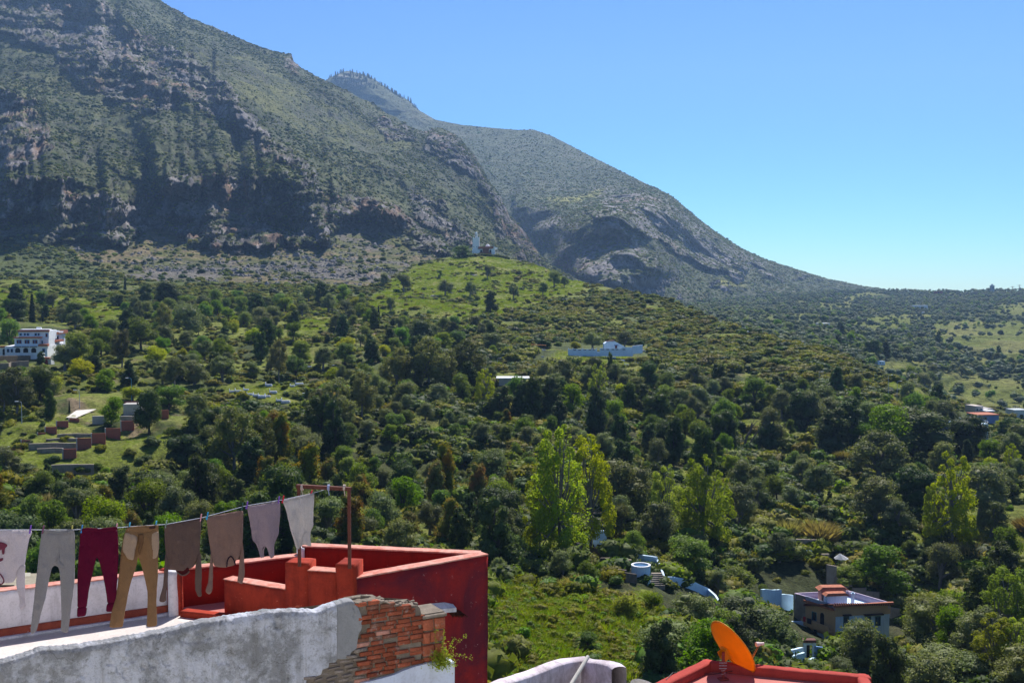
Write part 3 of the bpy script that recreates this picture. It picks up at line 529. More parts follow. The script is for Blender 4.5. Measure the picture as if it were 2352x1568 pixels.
ANCH = [(60, 700, 'above the white hotel'), (90, 860, 'right below the white hotel'), (250, 760, 'right of the white hotel'), (250, 660, 'under the scree left of the green hill'), (480, 700, 'on the left slope below the scree'), (480, 790, 'on the left slope above the graveyard'),
        (330, 900, 'above the stepped brick walls'), (200, 990, 'among the stepped brick walls'), (600, 860, 'beside the left graveyard'), (700, 700, 'left of the bright green hill'), (1090, 670, 'on the bright green hill'), (900, 770, 'under the green hill'), (1250, 700, 'right side of the green hill'),
        (960, 860, 'in the wood left of the roofed hut'), (1180, 900, 'around the roofed hut'), (1400, 860, 'below the walled shrine'), (1390, 780, 'beside the walled shrine'), (1700, 850, 'on the scrubby ridge right of the shrine'),
        (150, 1150, 'above the white shirt and long johns'), (400, 1140, 'above the beige jeans'), (620, 1060, 'above the brown and tan jumpers'), (760, 1180, 'behind the rusty clothes frame'), (900, 1030, 'on the grassy terraces in the middle'), (1000, 1180, 'behind the red roof terrace'), (1180, 1080, 'left of the tall bright poplar'),
        (1290, 1250, 'at the foot of the tall bright poplar'), (1440, 1000, 'right of the tall poplar top'), (1480, 1130, 'between the bright poplars'), (1450, 1290, 'above the round blue basin'), (1600, 980, 'left of the dead leaning tree'), (1600, 1150, 'around the middle bright poplars'), (1750, 1060, 'below the dead leaning tree'), (1850, 960, 'above the shaded meadow'),
        (1900, 1130, 'on the sunny meadow'), (2050, 1040, 'right of the shaded meadow'), (2080, 1180, 'below the shaded meadow'), (2200, 1060, 'around the right-hand poplar'), (2240, 960, 'beside the blue house on the right'), (2330, 1150, 'by the right picture edge'), (1620, 1300, 'above the blue stair wall'), (1830, 1290, 'above the two-tone blue house'),
        (1580, 1400, 'below the blue stair wall'), (1450, 1480, 'beside the green field'), (1750, 1430, 'left of the two-tone blue house'), (1900, 1500, 'in front of the two-tone blue house'), (2100, 1300, 'right of and above the two-tone blue house'), (2150, 1420, 'right of the two-tone blue house'), (2250, 1520, 'in the lower right corner'), (2300, 1330, 'under the right-hand poplar'), (1150, 1400, 'beside the red wall corner'),
        (1750, 720, 'on the far hills under the big mountain'), (1950, 720, 'on the far hills in the middle'), (2150, 700, 'on the far hills below the horizon tower'), (2300, 760, 'on the far terraced meadows'), (2000, 800, 'on the far hills behind the scrubby ridge'), (2200, 870, 'on the far hills above the right houses'), (2320, 930, 'above the far white houses on the right')]
PLANTS = []                                         # (kind, ground point, height, extra dict)
def plant(kd, p, h, w=1.0, label=None, var=None, lean=0.0): PLANTS.append((kd, Vector(p), h, w, label, var, lean))
def at1(kd, x, y, hpx, w=1.0, label=None, var=None, lean=0.0):
    """plant whose foot shows at (x, y) and that is hpx tall in the picture"""
    g = ground1(x, y); plant(kd, g, hpx * g.y / F * 1.03, w, label, var, lean)
ICON = {'olive_tree': .60, 'evergreen_tree': .42, 'poplar_tree': .36, 'broadleaf_tree': .66, 'eucalyptus_tree': .46, 'conifer_tree': .4, 'cypress_tree': .2, 'yellow_tree': .72, 'bush': 1.2, 'dark_bush': 1.2, 'reed_clump': 1.1}

# ---- trees measured one by one: (kind, foot x, foot y, height, width factor)
HAND = """poplar_tree 1285 1300 335 1.05|poplar_tree 1358 1265 275 .95|poplar_tree 1238 1290 230 .8|poplar_tree 1612 1262 225 1.25|poplar_tree 1530 1245 185 1.1|poplar_tree 1655 1235 150 1.1|poplar_tree 2185 1262 228 1.05|poplar_tree 2150 1250 150 1
poplar_tree 2283 1575 175 1.6|poplar_tree 2340 1570 160 1.5|olive_tree 879 658 29 1|olive_tree 926 670 42 1.1|broadleaf_tree 1010 640 20 .7|olive_tree 1023 680 40 1.25|olive_tree 1081 682 38 .9|olive_tree 1119 642 31 .8|evergreen_tree 1127 717 50 1.2|olive_tree 1180 690 43 .8
olive_tree 756 720 50 .95|olive_tree 795 727 38 1.1|olive_tree 830 722 38 1|olive_tree 898 720 40 .8|olive_tree 771 762 42 1|olive_tree 1272 662 42 1|olive_tree 1295 661 28 .9|olive_tree 1246 679 30 1|olive_tree 1360 806 46 1.4|olive_tree 1434 802 42 1.3|yellow_tree 1321 806 24 1.3
evergreen_tree 1402 880 76 .5|broadleaf_tree 1062 591 26 2.4|broadleaf_tree 175 845 80 1.2|olive_tree 150 850 60 1.3|broadleaf_tree 22 800 68 1.1|cypress_tree 75 742 68 1.2|cypress_tree 288 668 33 1.1|cypress_tree 160 946 28 1|eucalyptus_tree 41 960 128 1.2|eucalyptus_tree 10 950 100 1.1
evergreen_tree 115 960 72 .7|yellow_tree 118 905 48 1.4|yellow_tree 306 920 36 1.9|broadleaf_tree 388 940 54 1.9|broadleaf_tree 257 975 64 1.2|evergreen_tree 342 997 106 .75|yellow_tree 186 868 45 1.5|broadleaf_tree 323 803 76 1.2|olive_tree 430 780 90 1|evergreen_tree 95 835 30 1.4
eucalyptus_tree 910 905 118 1.15|eucalyptus_tree 985 905 135 1.3|eucalyptus_tree 1075 895 122 1.3|eucalyptus_tree 950 910 100 1.2|eucalyptus_tree 1030 900 100 1.2|eucalyptus_tree 775 1000 140 1.2|eucalyptus_tree 830 965 118 1.1|eucalyptus_tree 730 1000 110 1.1|eucalyptus_tree 540 1100 178 1.2|eucalyptus_tree 640 880 110 .8|eucalyptus_tree 600 1090 150 1.1|eucalyptus_tree 510 1080 130 1.2
conifer_tree 612 1160 125 1.1|conifer_tree 706 1165 160 1.1|conifer_tree 655 1150 110 1.2|conifer_tree 755 1160 115 1.2|conifer_tree 1020 1160 155 .85|conifer_tree 1002 1180 130 1|conifer_tree 645 1080 140 .9|conifer_tree 1170 1190 120 .8|conifer_tree 830 1170 90 1.3|conifer_tree 1390 1180 90 1
evergreen_tree 1200 960 95 1.1|evergreen_tree 1225 970 110 1|evergreen_tree 1265 960 100 1.3|evergreen_tree 1150 960 80 1.3|evergreen_tree 1365 1000 120 .8|evergreen_tree 1480 960 85 1.2|evergreen_tree 1440 955 80 1.2|evergreen_tree 1510 980 80 1|evergreen_tree 1545 1070 118 .9|evergreen_tree 1530 1060 100 .8|evergreen_tree 1660 1040 100 .85|olive_tree 1772 1035 95 .8|evergreen_tree 1765 1040 70 1
evergreen_tree 1650 905 75 1.1|olive_tree 1855 975 85 1.2|evergreen_tree 1845 980 85 1|olive_tree 1795 960 70 1|evergreen_tree 1945 1020 110 1.5|evergreen_tree 1915 1030 100 1.4|olive_tree 1990 1000 80 1|broadleaf_tree 2055 1060 130 1.4|evergreen_tree 2095 1050 120 1.7|olive_tree 2020 1120 140 1.2|evergreen_tree 2222 1050 100 1.3|olive_tree 2165 1000 80 1.1
olive_tree 1880 1148 88 1.15|olive_tree 2010 1210 115 1.2|olive_tree 2060 1230 80 1.2|olive_tree 2250 1200 130 1.2|olive_tree 2275 1230 90 .9|broadleaf_tree 1822 1075 40 1|broadleaf_tree 1815 1000 38 .8|olive_tree 1430 1190 150 1.15|olive_tree 1470 1180 110 1|olive_tree 1700 1210 100 1.1|olive_tree 1740 1180 80 1
broadleaf_tree 1580 1330 95 1.5|broadleaf_tree 1690 1370 70 1.7|olive_tree 1650 1370 60 1|olive_tree 1790 1290 75 1.1|olive_tree 1705 1480 120 1.5|olive_tree 1760 1500 110 1.5|olive_tree 1590 1450 100 1.4|olive_tree 1540 1540 110 1.9|olive_tree 1600 1560 90 1.6|olive_tree 1990 1560 140 1.1|olive_tree 2030 1570 110 1.3|olive_tree 1930 1575 70 1.2
broadleaf_tree 2030 1370 120 1.4|broadleaf_tree 1950 1360 62 1.5|broadleaf_tree 1990 1310 60 1|olive_tree 2110 1480 110 1.1|olive_tree 2150 1590 110 1.8|olive_tree 2230 1600 100 1.8|broadleaf_tree 2230 1450 90 1.2|broadleaf_tree 2135 1430 60 1|olive_tree 2160 1360 120 .9|broadleaf_tree 2310 1300 90 1.1
broadleaf_tree 1350 1345 60 1.2|broadleaf_tree 1420 1310 40 1.2|broadleaf_tree 1470 1325 35 1.3|yellow_tree 1440 1430 75 1.1|broadleaf_tree 1500 1420 60 1.2|broadleaf_tree 1160 1350 55 .9|olive_tree 1145 1345 70 .8|broadleaf_tree 940 1285 60 .9|broadleaf_tree 1350 1500 50 1.5|broadleaf_tree 1530 1480 60 1.4|broadleaf_tree 800 1020 50 1.2|broadleaf_tree 790 1080 60 1.2|yellow_tree 820 1170 70 1.1
bush 150 1012 16 1.3|bush 232 1034 18 1.2|dark_bush 62 1022 18 1.4|bush 300 1044 20 1.2|dark_bush 120 1062 22 1.4|bush 192 1084 24 1.3|dark_bush 268 1094 26 1.4|bush 32 962 14 1.3|bush 92 990 13 1.3|dark_bush 332 1062 24 1.4|bush 246 978 12 1.3|dark_bush 352 1020 22 1.5|bush 20 1050 20 1.4|dark_bush 60 1085 26 1.5|bush 225 1075 18 1.2|bush 400 1000 24 1.6|dark_bush 430 1030 28 1.6|reed_clump 870 1215 75 1.2|reed_clump 910 1230 60 1.2|reed_clump 1045 1250 70 .9|reed_clump 1175 955 45 1.3|reed_clump 1210 960 40 1.2|reed_clump 1810 1240 60 1|reed_clump 1880 1245 65 1.1|reed_clump 2230 1290 60 1.5|reed_clump 1560 920 35 1.2|reed_clump 1850 1230 50 1.1"""
for e in HAND.replace('\n', '|').split('|'):
    k, x, y, h, wf = e.split(); at1(k, float(x), float(y), float(h), float(wf))

# ---- the rest of the wood, spread over the ground
def scatter(Pg, Xg, Yg, polys, radius, n, seed, excl=(), taken=None, dens=None):
    g = np.random.default_rng(seed); m = np.zeros(Xg.shape, bool)
    for p in polys: m |= inpoly(Xg, Yg, p)
    for p in excl: m &= ~inpoly(Xg, Yg, p)
    idx = np.flatnonzero(m.ravel()); pts = Pg.reshape(-1, 3)[idx]; wt = (np.abs(pts[:, 1]) ** 1.0)
    # ground area that one grid cell covers
    a = np.linalg.norm(np.cross(np.gradient(Pg, axis=0), np.gradient(Pg, axis=1)), axis=-1).ravel()[idx]; wt = a
    if dens is not None: wt = wt * dens.ravel()[idx]
    pick = g.choice(len(idx), min(len(idx), n * 14), p=wt / wt.sum(), replace=True); out = []; cell = {} if taken is None else taken; cs = 4.0
    for k in pick:
        p = pts[k]; cx_, cy_ = int(p[0] // cs), int(p[1] // cs); rr = radius; ok = True; w_ = int(rr // cs) + 1
        for i in range(-w_, w_ + 1):
            for j in range(-w_, w_ + 1):
                for q in cell.get((cx_ + i, cy_ + j), ()):
                    if (q[0] - p[0]) ** 2 + (q[1] - p[1]) ** 2 < rr * rr: ok = False; break
                if not ok: break
            if not ok: break
        if ok:
            cell.setdefault((cx_, cy_), []).append(p); out.append((p + g.normal(size=3) * [.3, .3, 0], Xg.ravel()[idx[k]], Yg.ravel()[idx[k]]))
            if len(out) >= n: break
    return out
TAKEN = {}
for k, p, h, *_ in PLANTS: TAKEN.setdefault((int(p.x // 4), int(p.y // 4)), []).append(np.array(p))
CLEAR = GRASS_POLYS + [[(820, 1030), (1110, 1030), (1110, 1045), (820, 1045)], [(880, 1075), (1080, 1075), (1080, 1088), (880, 1088)], [(1800, 1350), (2060, 1370), (2060, 1540), (1800, 1540), (1780, 1450)],
                       [(2150, 950), (2290, 950), (2290, 1030), (2150, 1040)], [(-50, 740), (160, 740), (160, 860), (-50, 870)], [(1140, 860), (1240, 860), (1240, 935), (1140, 935)], [(1220, 780), (1490, 780), (1490, 830), (1220, 830)], [(120, 920), (420, 920), (420, 1010), (120, 1010)]]
WOOD = [(450, 960), (620, 930), (760, 900), (1150, 870), (1650, 900), (1900, 900), (2100, 945), (2352, 1010), (2600, 1100), (2600, 1640), (1500, 1640), (1500, 1370), (1130, 1370), (1110, 1295), (-100, 1330), (-100, 1105), (300, 1100), (440, 1080)]
g_ = np.random.default_rng(5)
KEEP = [(1320, 1210, 1400, 1300), (1415, 1255, 1530, 1345), (1520, 1320, 1655, 1390), (1735, 1235, 1925, 1350), (1735, 1345, 1825, 1400), (1824, 1345, 2050, 1435), (1830, 1430, 1945, 1500), (1790, 1465, 1880, 1540), (0, 755, 112, 842), (60, 930, 400, 1065), (500, 882, 700, 935), (1300, 780, 1480, 822),
        (2238, 965, 2272, 1010), (2240, 930, 2352, 960), (1845, 965, 1900, 1010), (1690, 965, 1765, 1045), (1230, 970, 1400, 1240), (2140, 1040, 2220, 1220), (1560, 1045, 1660, 1220), (880, 600, 1320, 728), (688, 712, 765, 782), (1885, 1062, 2050, 1225), (1690, 960, 1810, 1020), (1955, 1180, 2120, 1240), (2040, 865, 2062, 915), (830, 1025, 1080, 1045)]
def blocked(x, y, hp, wp): return any(x + wp > r[0] and x - wp < r[2] and y - hp < r[3] - 4 and y > r[1] + .35 * (r[3] - r[1]) for r in KEEP)
def fill(polys, radius, n, seed, kinds, hr, excl=CLEAR, zone=1, dens=None, wide=1.0):
    out = scatter(Y1r if zone == 1 else G2[:400], X1g if zone == 1 else X2g, Y1g if zone == 1 else Y2g, polys, radius, n, seed, excl, TAKEN, dens); nm = [k[0] for k in kinds]; pr = np.array([k[1] for k in kinds], float); pr /= pr.sum(); r = np.random.default_rng(seed + 500)
    for p, x, y in out:
        k = nm[r.choice(len(nm), p=pr)]; f = hr.get(k, (4, 7)); hh = r.uniform(*f); X_, Y_ = proj(p); hp = hh * F / p[1]
        for _ in range(3):
            if blocked(float(X_), float(Y_), hp * .95, hp * ICON[k] * .5): hh *= .72; hp *= .72
        if hh < f[0] * .6: continue
        plant(k, p, hh, wide * r.uniform(.85, 1.25))
    return len(out)
HR = dict(olive_tree=(4.5, 9.5), evergreen_tree=(6, 14), broadleaf_tree=(4, 10), poplar_tree=(9, 15), eucalyptus_tree=(9, 15), conifer_tree=(7, 11), yellow_tree=(4, 7), reed_clump=(3, 4.5), cypress_tree=(5, 9), bush=(1.2, 2.6), dark_bush=(1.2, 2.8))
cnt = [fill([[(450, 1000), (900, 1050), (1160, 1120), (1200, 1300), (1110, 1295), (-100, 1330), (-100, 1105), (300, 1100)]], 6.2, 130, 1, [('olive_tree', 5), ('broadleaf_tree', 5), ('conifer_tree', 2), ('evergreen_tree', 5), ('yellow_tree', .5), ('reed_clump', .6)], HR),
       fill([[(780, 980), (1200, 960), (1400, 1000), (1250, 1250), (800, 1180)]], 5.5, 60, 2, [('olive_tree', 8), ('broadleaf_tree', 2.5), ('conifer_tree', .5)], dict(olive_tree=(3.5, 6), broadleaf_tree=(3.5, 6), conifer_tree=(5, 8))),
       fill([WOOD], 6.6, 270, 3, [('olive_tree', 6), ('broadleaf_tree', 4.2), ('evergreen_tree', 3), ('yellow_tree', .4), ('reed_clump', .5), ('poplar_tree', .25)], HR),
       fill([[(-150, 690), (600, 700), (850, 690), (1150, 770), (1150, 850), (760, 890), (480, 890), (0, 950), (-150, 950)]], 9.0, 300, 4, [('olive_tree', 6), ('broadleaf_tree', 5), ('evergreen_tree', 2.4), ('yellow_tree', .8), ('eucalyptus_tree', .5), ('cypress_tree', .1)], HR, wide=1.1)]
HILL = [[(1560, 700), (1700, 676), (2352, 664), (2560, 664), (2560, 1050), (2352, 1000), (2100, 900), (1900, 800), (1640, 730)]]
cnt.append(fill(HILL, 9.0, 150, 6, [('olive_tree', 6), ('broadleaf_tree', 2.5), ('evergreen_tree', 1), ('yellow_tree', .2)], HR, excl=FIELDS, zone=2, dens=sstep(1100, 700, G2[:400, :, 1])))
print('plants', len(PLANTS), cnt)
# bushes one can tell apart on the scree and the pasture
for args in (([SCREEP[0]], 7.5, 120, 11, [('bush', 3), ('dark_bush', 2)], dict(bush=(2.0, 4.2), dark_bush=(2.2, 4.5)), (), 2), ([[(0, 640), (860, 655), (850, 700), (300, 720), (0, 690)]], 8, 60, 12, [('bush', 3), ('dark_bush', 2)], dict(bush=(2, 4), dark_bush=(2, 4)), (), 1),
             ([[(1350, 660), (1640, 740), (1900, 830), (1600, 880), (1250, 800), (1150, 740)]], 9, 70, 13, [('dark_bush', 3), ('bush', 1)], dict(bush=(2, 3.5), dark_bush=(2.4, 4)), (), 1)):
    fill(args[0], args[1], args[2], args[3], args[4], args[5], args[6], args[7], wide=1.25)

def make_plants():
    rec = []; rr = np.random.default_rng(99); cntk = {}
    order = sorted(range(len(PLANTS)), key=lambda i: -PLANTS[i][2] / PLANTS[i][1].y)
    for i in order:
        kd, p, h, wf, lab, var, lean = PLANTS[i]; x, y = proj(np.array(p)); x = float(x); y = float(y)
        if kd != 'bush' and kd != 'dark_bush' and cntk.get(kd, 0) >= 298: continue
        hp = h * F / p.y
        if x < -hp or x > 2352 + hp or y - hp > 1575 or (i >= 150 and y > 1700): continue
        cntk[kd] = cntk.get(kd, 0) + 1
        mids = (x, y - hp * .5); a = min(ANCH, key=lambda t: (t[0] - mids[0]) ** 2 + ((t[1] - mids[1]) * 1.5) ** 2)
        rec.append([kd, p, h, wf, a[2], mids, var, i])
    groups = {}
    for r_ in rec: groups.setdefault((r_[0] if 'bush' not in r_[0] else 'bush', r_[4]), []).append(r_)
    for key, lst in groups.items():
        lst.sort(key=lambda r_: r_[5][0]); n = len(lst)
        for q, r_ in enumerate(lst):
            kd, p, h, wf, ph, mids, var, i = r_; look = LOOK[kd] if 'bush' not in kd else 'rounded bush'
            if n == 1: lab = 'the only %s %s' % (look, ph)
            elif q == 0: lab = 'leftmost %s of those %s' % (look, ph)
            elif q == n - 1: lab = 'rightmost %s of those %s' % (look, ph)
            else: lab = '%s %s from the left %s' % (ordw(q), look, ph)
            vs = KIND[kd]; cr, tr = vs[var if var is not None else rr.integers(len(vs))]
            nm = 'bush' if 'bush' in kd else ('broadleaf_tree' if kd == 'yellow_tree' else kd); wk = wf
            cat = CAT.get(kd, 'tree'); rz = rr.uniform(0, 6.28)
            if tr is None:
                o = link(nm, cr, None, loc=p - Vector((0, 0, h * .06))); tag(o, lab, cat, GROUPS['bush' if 'bush' in kd else kd])
                o.rotation_euler = (0, 0, rz); o.scale = (h * wk, h * wk, h)
            else:
                o = empty(nm, p - Vector((0, 0, h * .02)), lab, cat, GROUPS[kd], rz); o.scale = (h * wk, h * wk, h)
                for me, pn in ((cr, 'crown'), (tr, 'trunk')):
                    c = bpy.data.objects.new(pn, me); COL.objects.link(c); c.parent = o
            o.rotation_euler = (rr.normal() * .03, rr.normal() * .03, rz)
    print('individual plants', {k: v for k, v in cntk.items()})
make_plants()

# ---- uncountable growth: scrub, grass, far olive groves (instanced on points)
def small(lobes, n, size, seed, mat, cf=.8): return crown_mesh('clump', lobes, n, size, seed, mat, cf, gap=-.1, freq=4)
def src_collection(name, meshes):
    c = bpy.data.collections.new(name)
    for i, me in enumerate(meshes):
        o = bpy.data.objects.new('source_%02d_%s' % (i, name), me); c.objects.link(o)
    return c
def stuff(name, pts, srcs, scl, seed, squash=None, tilt=.15):
    g = np.random.default_rng(seed); n = len(pts); me = bpy.data.meshes.new(name); me.vertices.add(n); me.vertices.foreach_set('co', np.asarray(pts, np.float32).ravel())
    a = me.attributes.new('scl', 'FLOAT_VECTOR', 'POINT'); s3 = np.asarray(scl, float)[:, None] * g.uniform(.85, 1.15, (n, 3)) * (squash if squash is not None else (1, 1, 1)); a.data.foreach_set('vector', s3.astype(np.float32).ravel())
    a = me.attributes.new('rot', 'FLOAT_VECTOR', 'POINT'); r3 = np.stack([g.normal(size=n) * tilt, g.normal(size=n) * tilt, g.uniform(0, 6.28, n)], 1); a.data.foreach_set('vector', r3.astype(np.float32).ravel())
    a = me.attributes.new('idx', 'INT', 'POINT'); a.data.foreach_set('value', g.integers(0, len(srcs), n).astype(np.int32))
    o = link(name, me); ng = bpy.data.node_groups.new(name, 'GeometryNodeTree'); ng.interface.new_socket('Geometry', in_out='INPUT', socket_type='NodeSocketGeometry'); ng.interface.new_socket('Geometry', in_out='OUTPUT', socket_type='NodeSocketGeometry')
    N = ng.nodes; gi = N.new('NodeGroupInput'); go = N.new('NodeGroupOutput'); ip = N.new('GeometryNodeInstanceOnPoints'); ci = N.new('GeometryNodeCollectionInfo')
    ci.inputs['Collection'].default_value = src_collection(name, srcs); ci.inputs['Separate Children'].default_value = True; ci.inputs['Reset Children'].default_value = True
    ip.inputs['Pick Instance'].default_value = True
    def att(nm, ty):
        q = N.new('GeometryNodeInputNamedAttribute'); q.data_type = ty; q.inputs[0].default_value = nm; return q.outputs[0]
    Lk = ng.links.new; Lk(gi.outputs[0], ip.inputs['Points']); Lk(ci.outputs[0], ip.inputs['Instance']); Lk(att('idx', 'INT'), ip.inputs['Instance Index']); Lk(att('rot', 'FLOAT_VECTOR'), ip.inputs['Rotation']); Lk(att('scl', 'FLOAT_VECTOR'), ip.inputs['Scale']); Lk(ip.outputs[0], go.inputs[0])
    md = o.modifiers.new('scatter', 'NODES'); md.node_group = ng; return tag(o, kind='stuff')
def sample(Pg, m, n, seed, area=True):
    g = np.random.default_rng(seed); a = np.linalg.norm(np.cross(np.gradient(Pg, axis=0), np.gradient(Pg, axis=1)), axis=-1) * m; a = a.ravel(); a /= a.sum(); k = g.choice(a.size, n, p=a); p = Pg.reshape(-1, 3)[k]
    # jitter inside the cell along the surface
    nc = Pg.shape[1]; k2 = np.minimum(k + 1, a.size - 1); k3 = np.minimum(k + nc, a.size - 1); q = Pg.reshape(-1, 3); e1 = q[k2] - p; e2 = q[k3] - p; lim = 30.0
    ok = (np.linalg.norm(e1, axis=1) < lim) & (np.linalg.norm(e2, axis=1) < lim); return p + ok[:, None] * (e1 * g.random((n, 1)) + e2 * g.random((n, 1))), k
scr = [small(rlobes(200 + i, 4, .35, .15, .5, .3, .42, .75), 260, .075, 200 + i, m) for i, m in enumerate([L_BUSH, L_DARK, L_SCRUB, L_SCRUB, L_BROAD])]
ftree = [small([(l[0], l[1], l[2], l[3], l[4], l[5]) for l in rlobes(220 + i, 5, .30, .35, .75, .22, .32)], 420, .05, 220 + i, m) for i, m in enumerate([L_HAZEOL, L_HAZEOL, L_HAZEOL, L_BROAD, L_HAZEOL, L_OLIVE])]
gr = g_
# near slope
gm = soft(X1g, Y1g, GRASS_POLYS, Y1r); cm = np.zeros(X1g.shape, bool)
for p in CLEAR[len(GRASS_POLYS):]: cm |= inpoly(X1g, Y1g, p)
vis = (Y1g < 1640); kp = np.zeros(X1g.shape, bool)
for i_, r_ in enumerate(KEEP[:11]): y_ = r_[1] + (r_[3] - r_[1]) * (.35 if i_ < 7 else .8); kp |= inpoly(X1g, Y1g, [(r_[0] - 4, y_), (r_[2] + 4, y_), (r_[2] + 4, r_[3] + (62 if i_ < 3 else 24)), (r_[0] - 4, r_[3] + (62 if i_ < 3 else 24))])
gm = gm * (1 - .22 * inpoly(X1g, Y1g, GRASS_POLYS[5])); m = vis * (1 - gm * (.90 - .5 * sstep(.12, .35, fbm(Y1r / 13.0, 3, 74)))) * (~cm) * (sstep(-.35, .15, fbm(Y1r / 20.0, 3, 71)) + .1); pw = Y1r[..., 1]
m = m * (1 - .93 * kp) * (1 - .85 * CLR1); m_near = np.maximum(m * inpoly(X1g, Y1g, WOOD), .3 * inpoly(X1g, Y1g, [(-300, 1290), (1100, 1290), (1110, 1400), (1100, 1700), (-300, 1700)])); pts, k = sample(Y1r, m_near, 22500, 301); stuff('undergrowth', pts - [0, 0, .25], [scr[1], scr[0], scr[1], scr[4], scr[2]], gr.gamma(4, .45, len(pts)) + .6, 301, (1.2, 1.2, 1))
m_mid = m * (~inpoly(X1g, Y1g, WOOD)) * sstep(150, 300, pw); ridge = inpoly(X1g, Y1g, [(1150, 735), (1250, 700), (1350, 655), (1640, 735), (2060, 870), (2100, 930), (1900, 900), (1500, 880), (1230, 860), (1000, 830), (900, 740)])
pts, k = sample(Y1r, m_mid * (1 + 1.5 * ridge), 38000, 302); s_ = gr.gamma(2.6, .42, len(pts)) + .5; stuff('scrub', pts - [0, 0, .3], [scr[3], scr[0], scr[2], scr[1], scr[3]], s_ * (1 + .25 * ridge.ravel()[k]), 302, (1.25, 1.25, .85))
# mountain scrub
dens = (1 - M2m['hill']) * (.25 + sstep(-.3, .3, fbm(G2[:400] / 50., 3, 81))) * (1 - .85 * M2m['rock']) * (1 - .80 * M2m['scree']) * sstep(-80, 10, Y2g - RM(XS)[None] + 60)
pts, k = sample(G2[:400], dens * (Y2g > -40), 75000, 303); s_ = (gr.gamma(2.2, .60, len(pts)) + .8) * (1 - .35 * soft(X2g, Y2g, GREEN2, G2[:400], 20).ravel()[k]); stuff('mountain_scrub', pts - [0, 0, .5], [scr[1], scr[0], scr[1], scr[3]], s_, 303, (1.2, 1.2, .9))
# far olive groves
hd = M2m['hill'] * (1 - .86 * soft(X2g, Y2g, FIELDS, G2[:400], 5)) * (.22 + sstep(-.25, .2, fbm(G2[:400] / 60., 3, 82)))
pts, k = sample(G2[:400], hd, 13000, 304); stuff('olive_grove', pts - [0, 0, .2], ftree, gr.uniform(3.0, 7.5, len(pts)), 304, (1.15, 1.15, 1)); pts, k = sample(G2[:400], hd, 9000, 305); stuff('grove_scrub', pts, scr, gr.uniform(1.0, 2.6, len(pts)), 305)
pts, k = sample(G3[:260], (1 - .5 * M3m['rock']) * np.ones(X3g.shape) * sstep(5200, 1500, G3[:260, :, 1]), 42000, 306); stuff('distant_scrub', pts - [0, 0, .6], scr, gr.gamma(2.0, .75, len(pts)) + 1.0, 306, (1.3, 1.3, .8))
pm = ((X3g < 880) & (X3g > 700) & (Y3g < 205)) | ((X3g < 960) & (Y3g < RF(X3g) + 6)); pts, k = sample(G3[:260], pm * 1.0, 210, 307); stuff('summit_pines', pts, [KIND['cypress_tree'][0][0]], gr.uniform(7, 19, len(pts)), 307, (2.0, 2.0, 1), .03)
# bean field and meadow grass
def tuft(seed, n, wd, lean): v, f = reed(seed, n, lean, wd); return mesh_np('tuft', v * [1, 1, 1], f, L_GRASS)
tf = [tuft(400 + i, 46, .5, .5) for i in range(4)]; fld = inpoly(X1g + 14 * fbm(np.stack([X1g / 30, Y1g / 20, 0 * X1g], -1), 3, 77), Y1g, [(1110, 1365), (1200, 1345), (1420, 1365), (1510, 1420), (1520, 1590), (1100, 1620)]); pts, k = sample(Y1r, fld * (.25 + sstep(-.3, .2, fbm(Y1r / 5., 3, 78))), 26000, 401); stuff('field_crop', pts, tf + [scr[4], scr[2]], gr.gamma(5, .10, len(pts)) * (1 + .8 * sstep(-.1, .3, fbm(pts / 5., 3, 5))), 401, (1, 1, .95))
pts, k = sample(Y1r, gm * vis * ~fld * (.2 + sstep(-.3, .3, fbm(Y1r / 9., 3, 79))), 26000, 402); stuff('meadow_grass', pts, tf, gr.uniform(.35, .8, len(pts)) * (1 + sstep(300, 600, pts[:, 1])), 402, (1.3, 1.3, .6))
print('vegetation', round(time.time() - T0, 1))
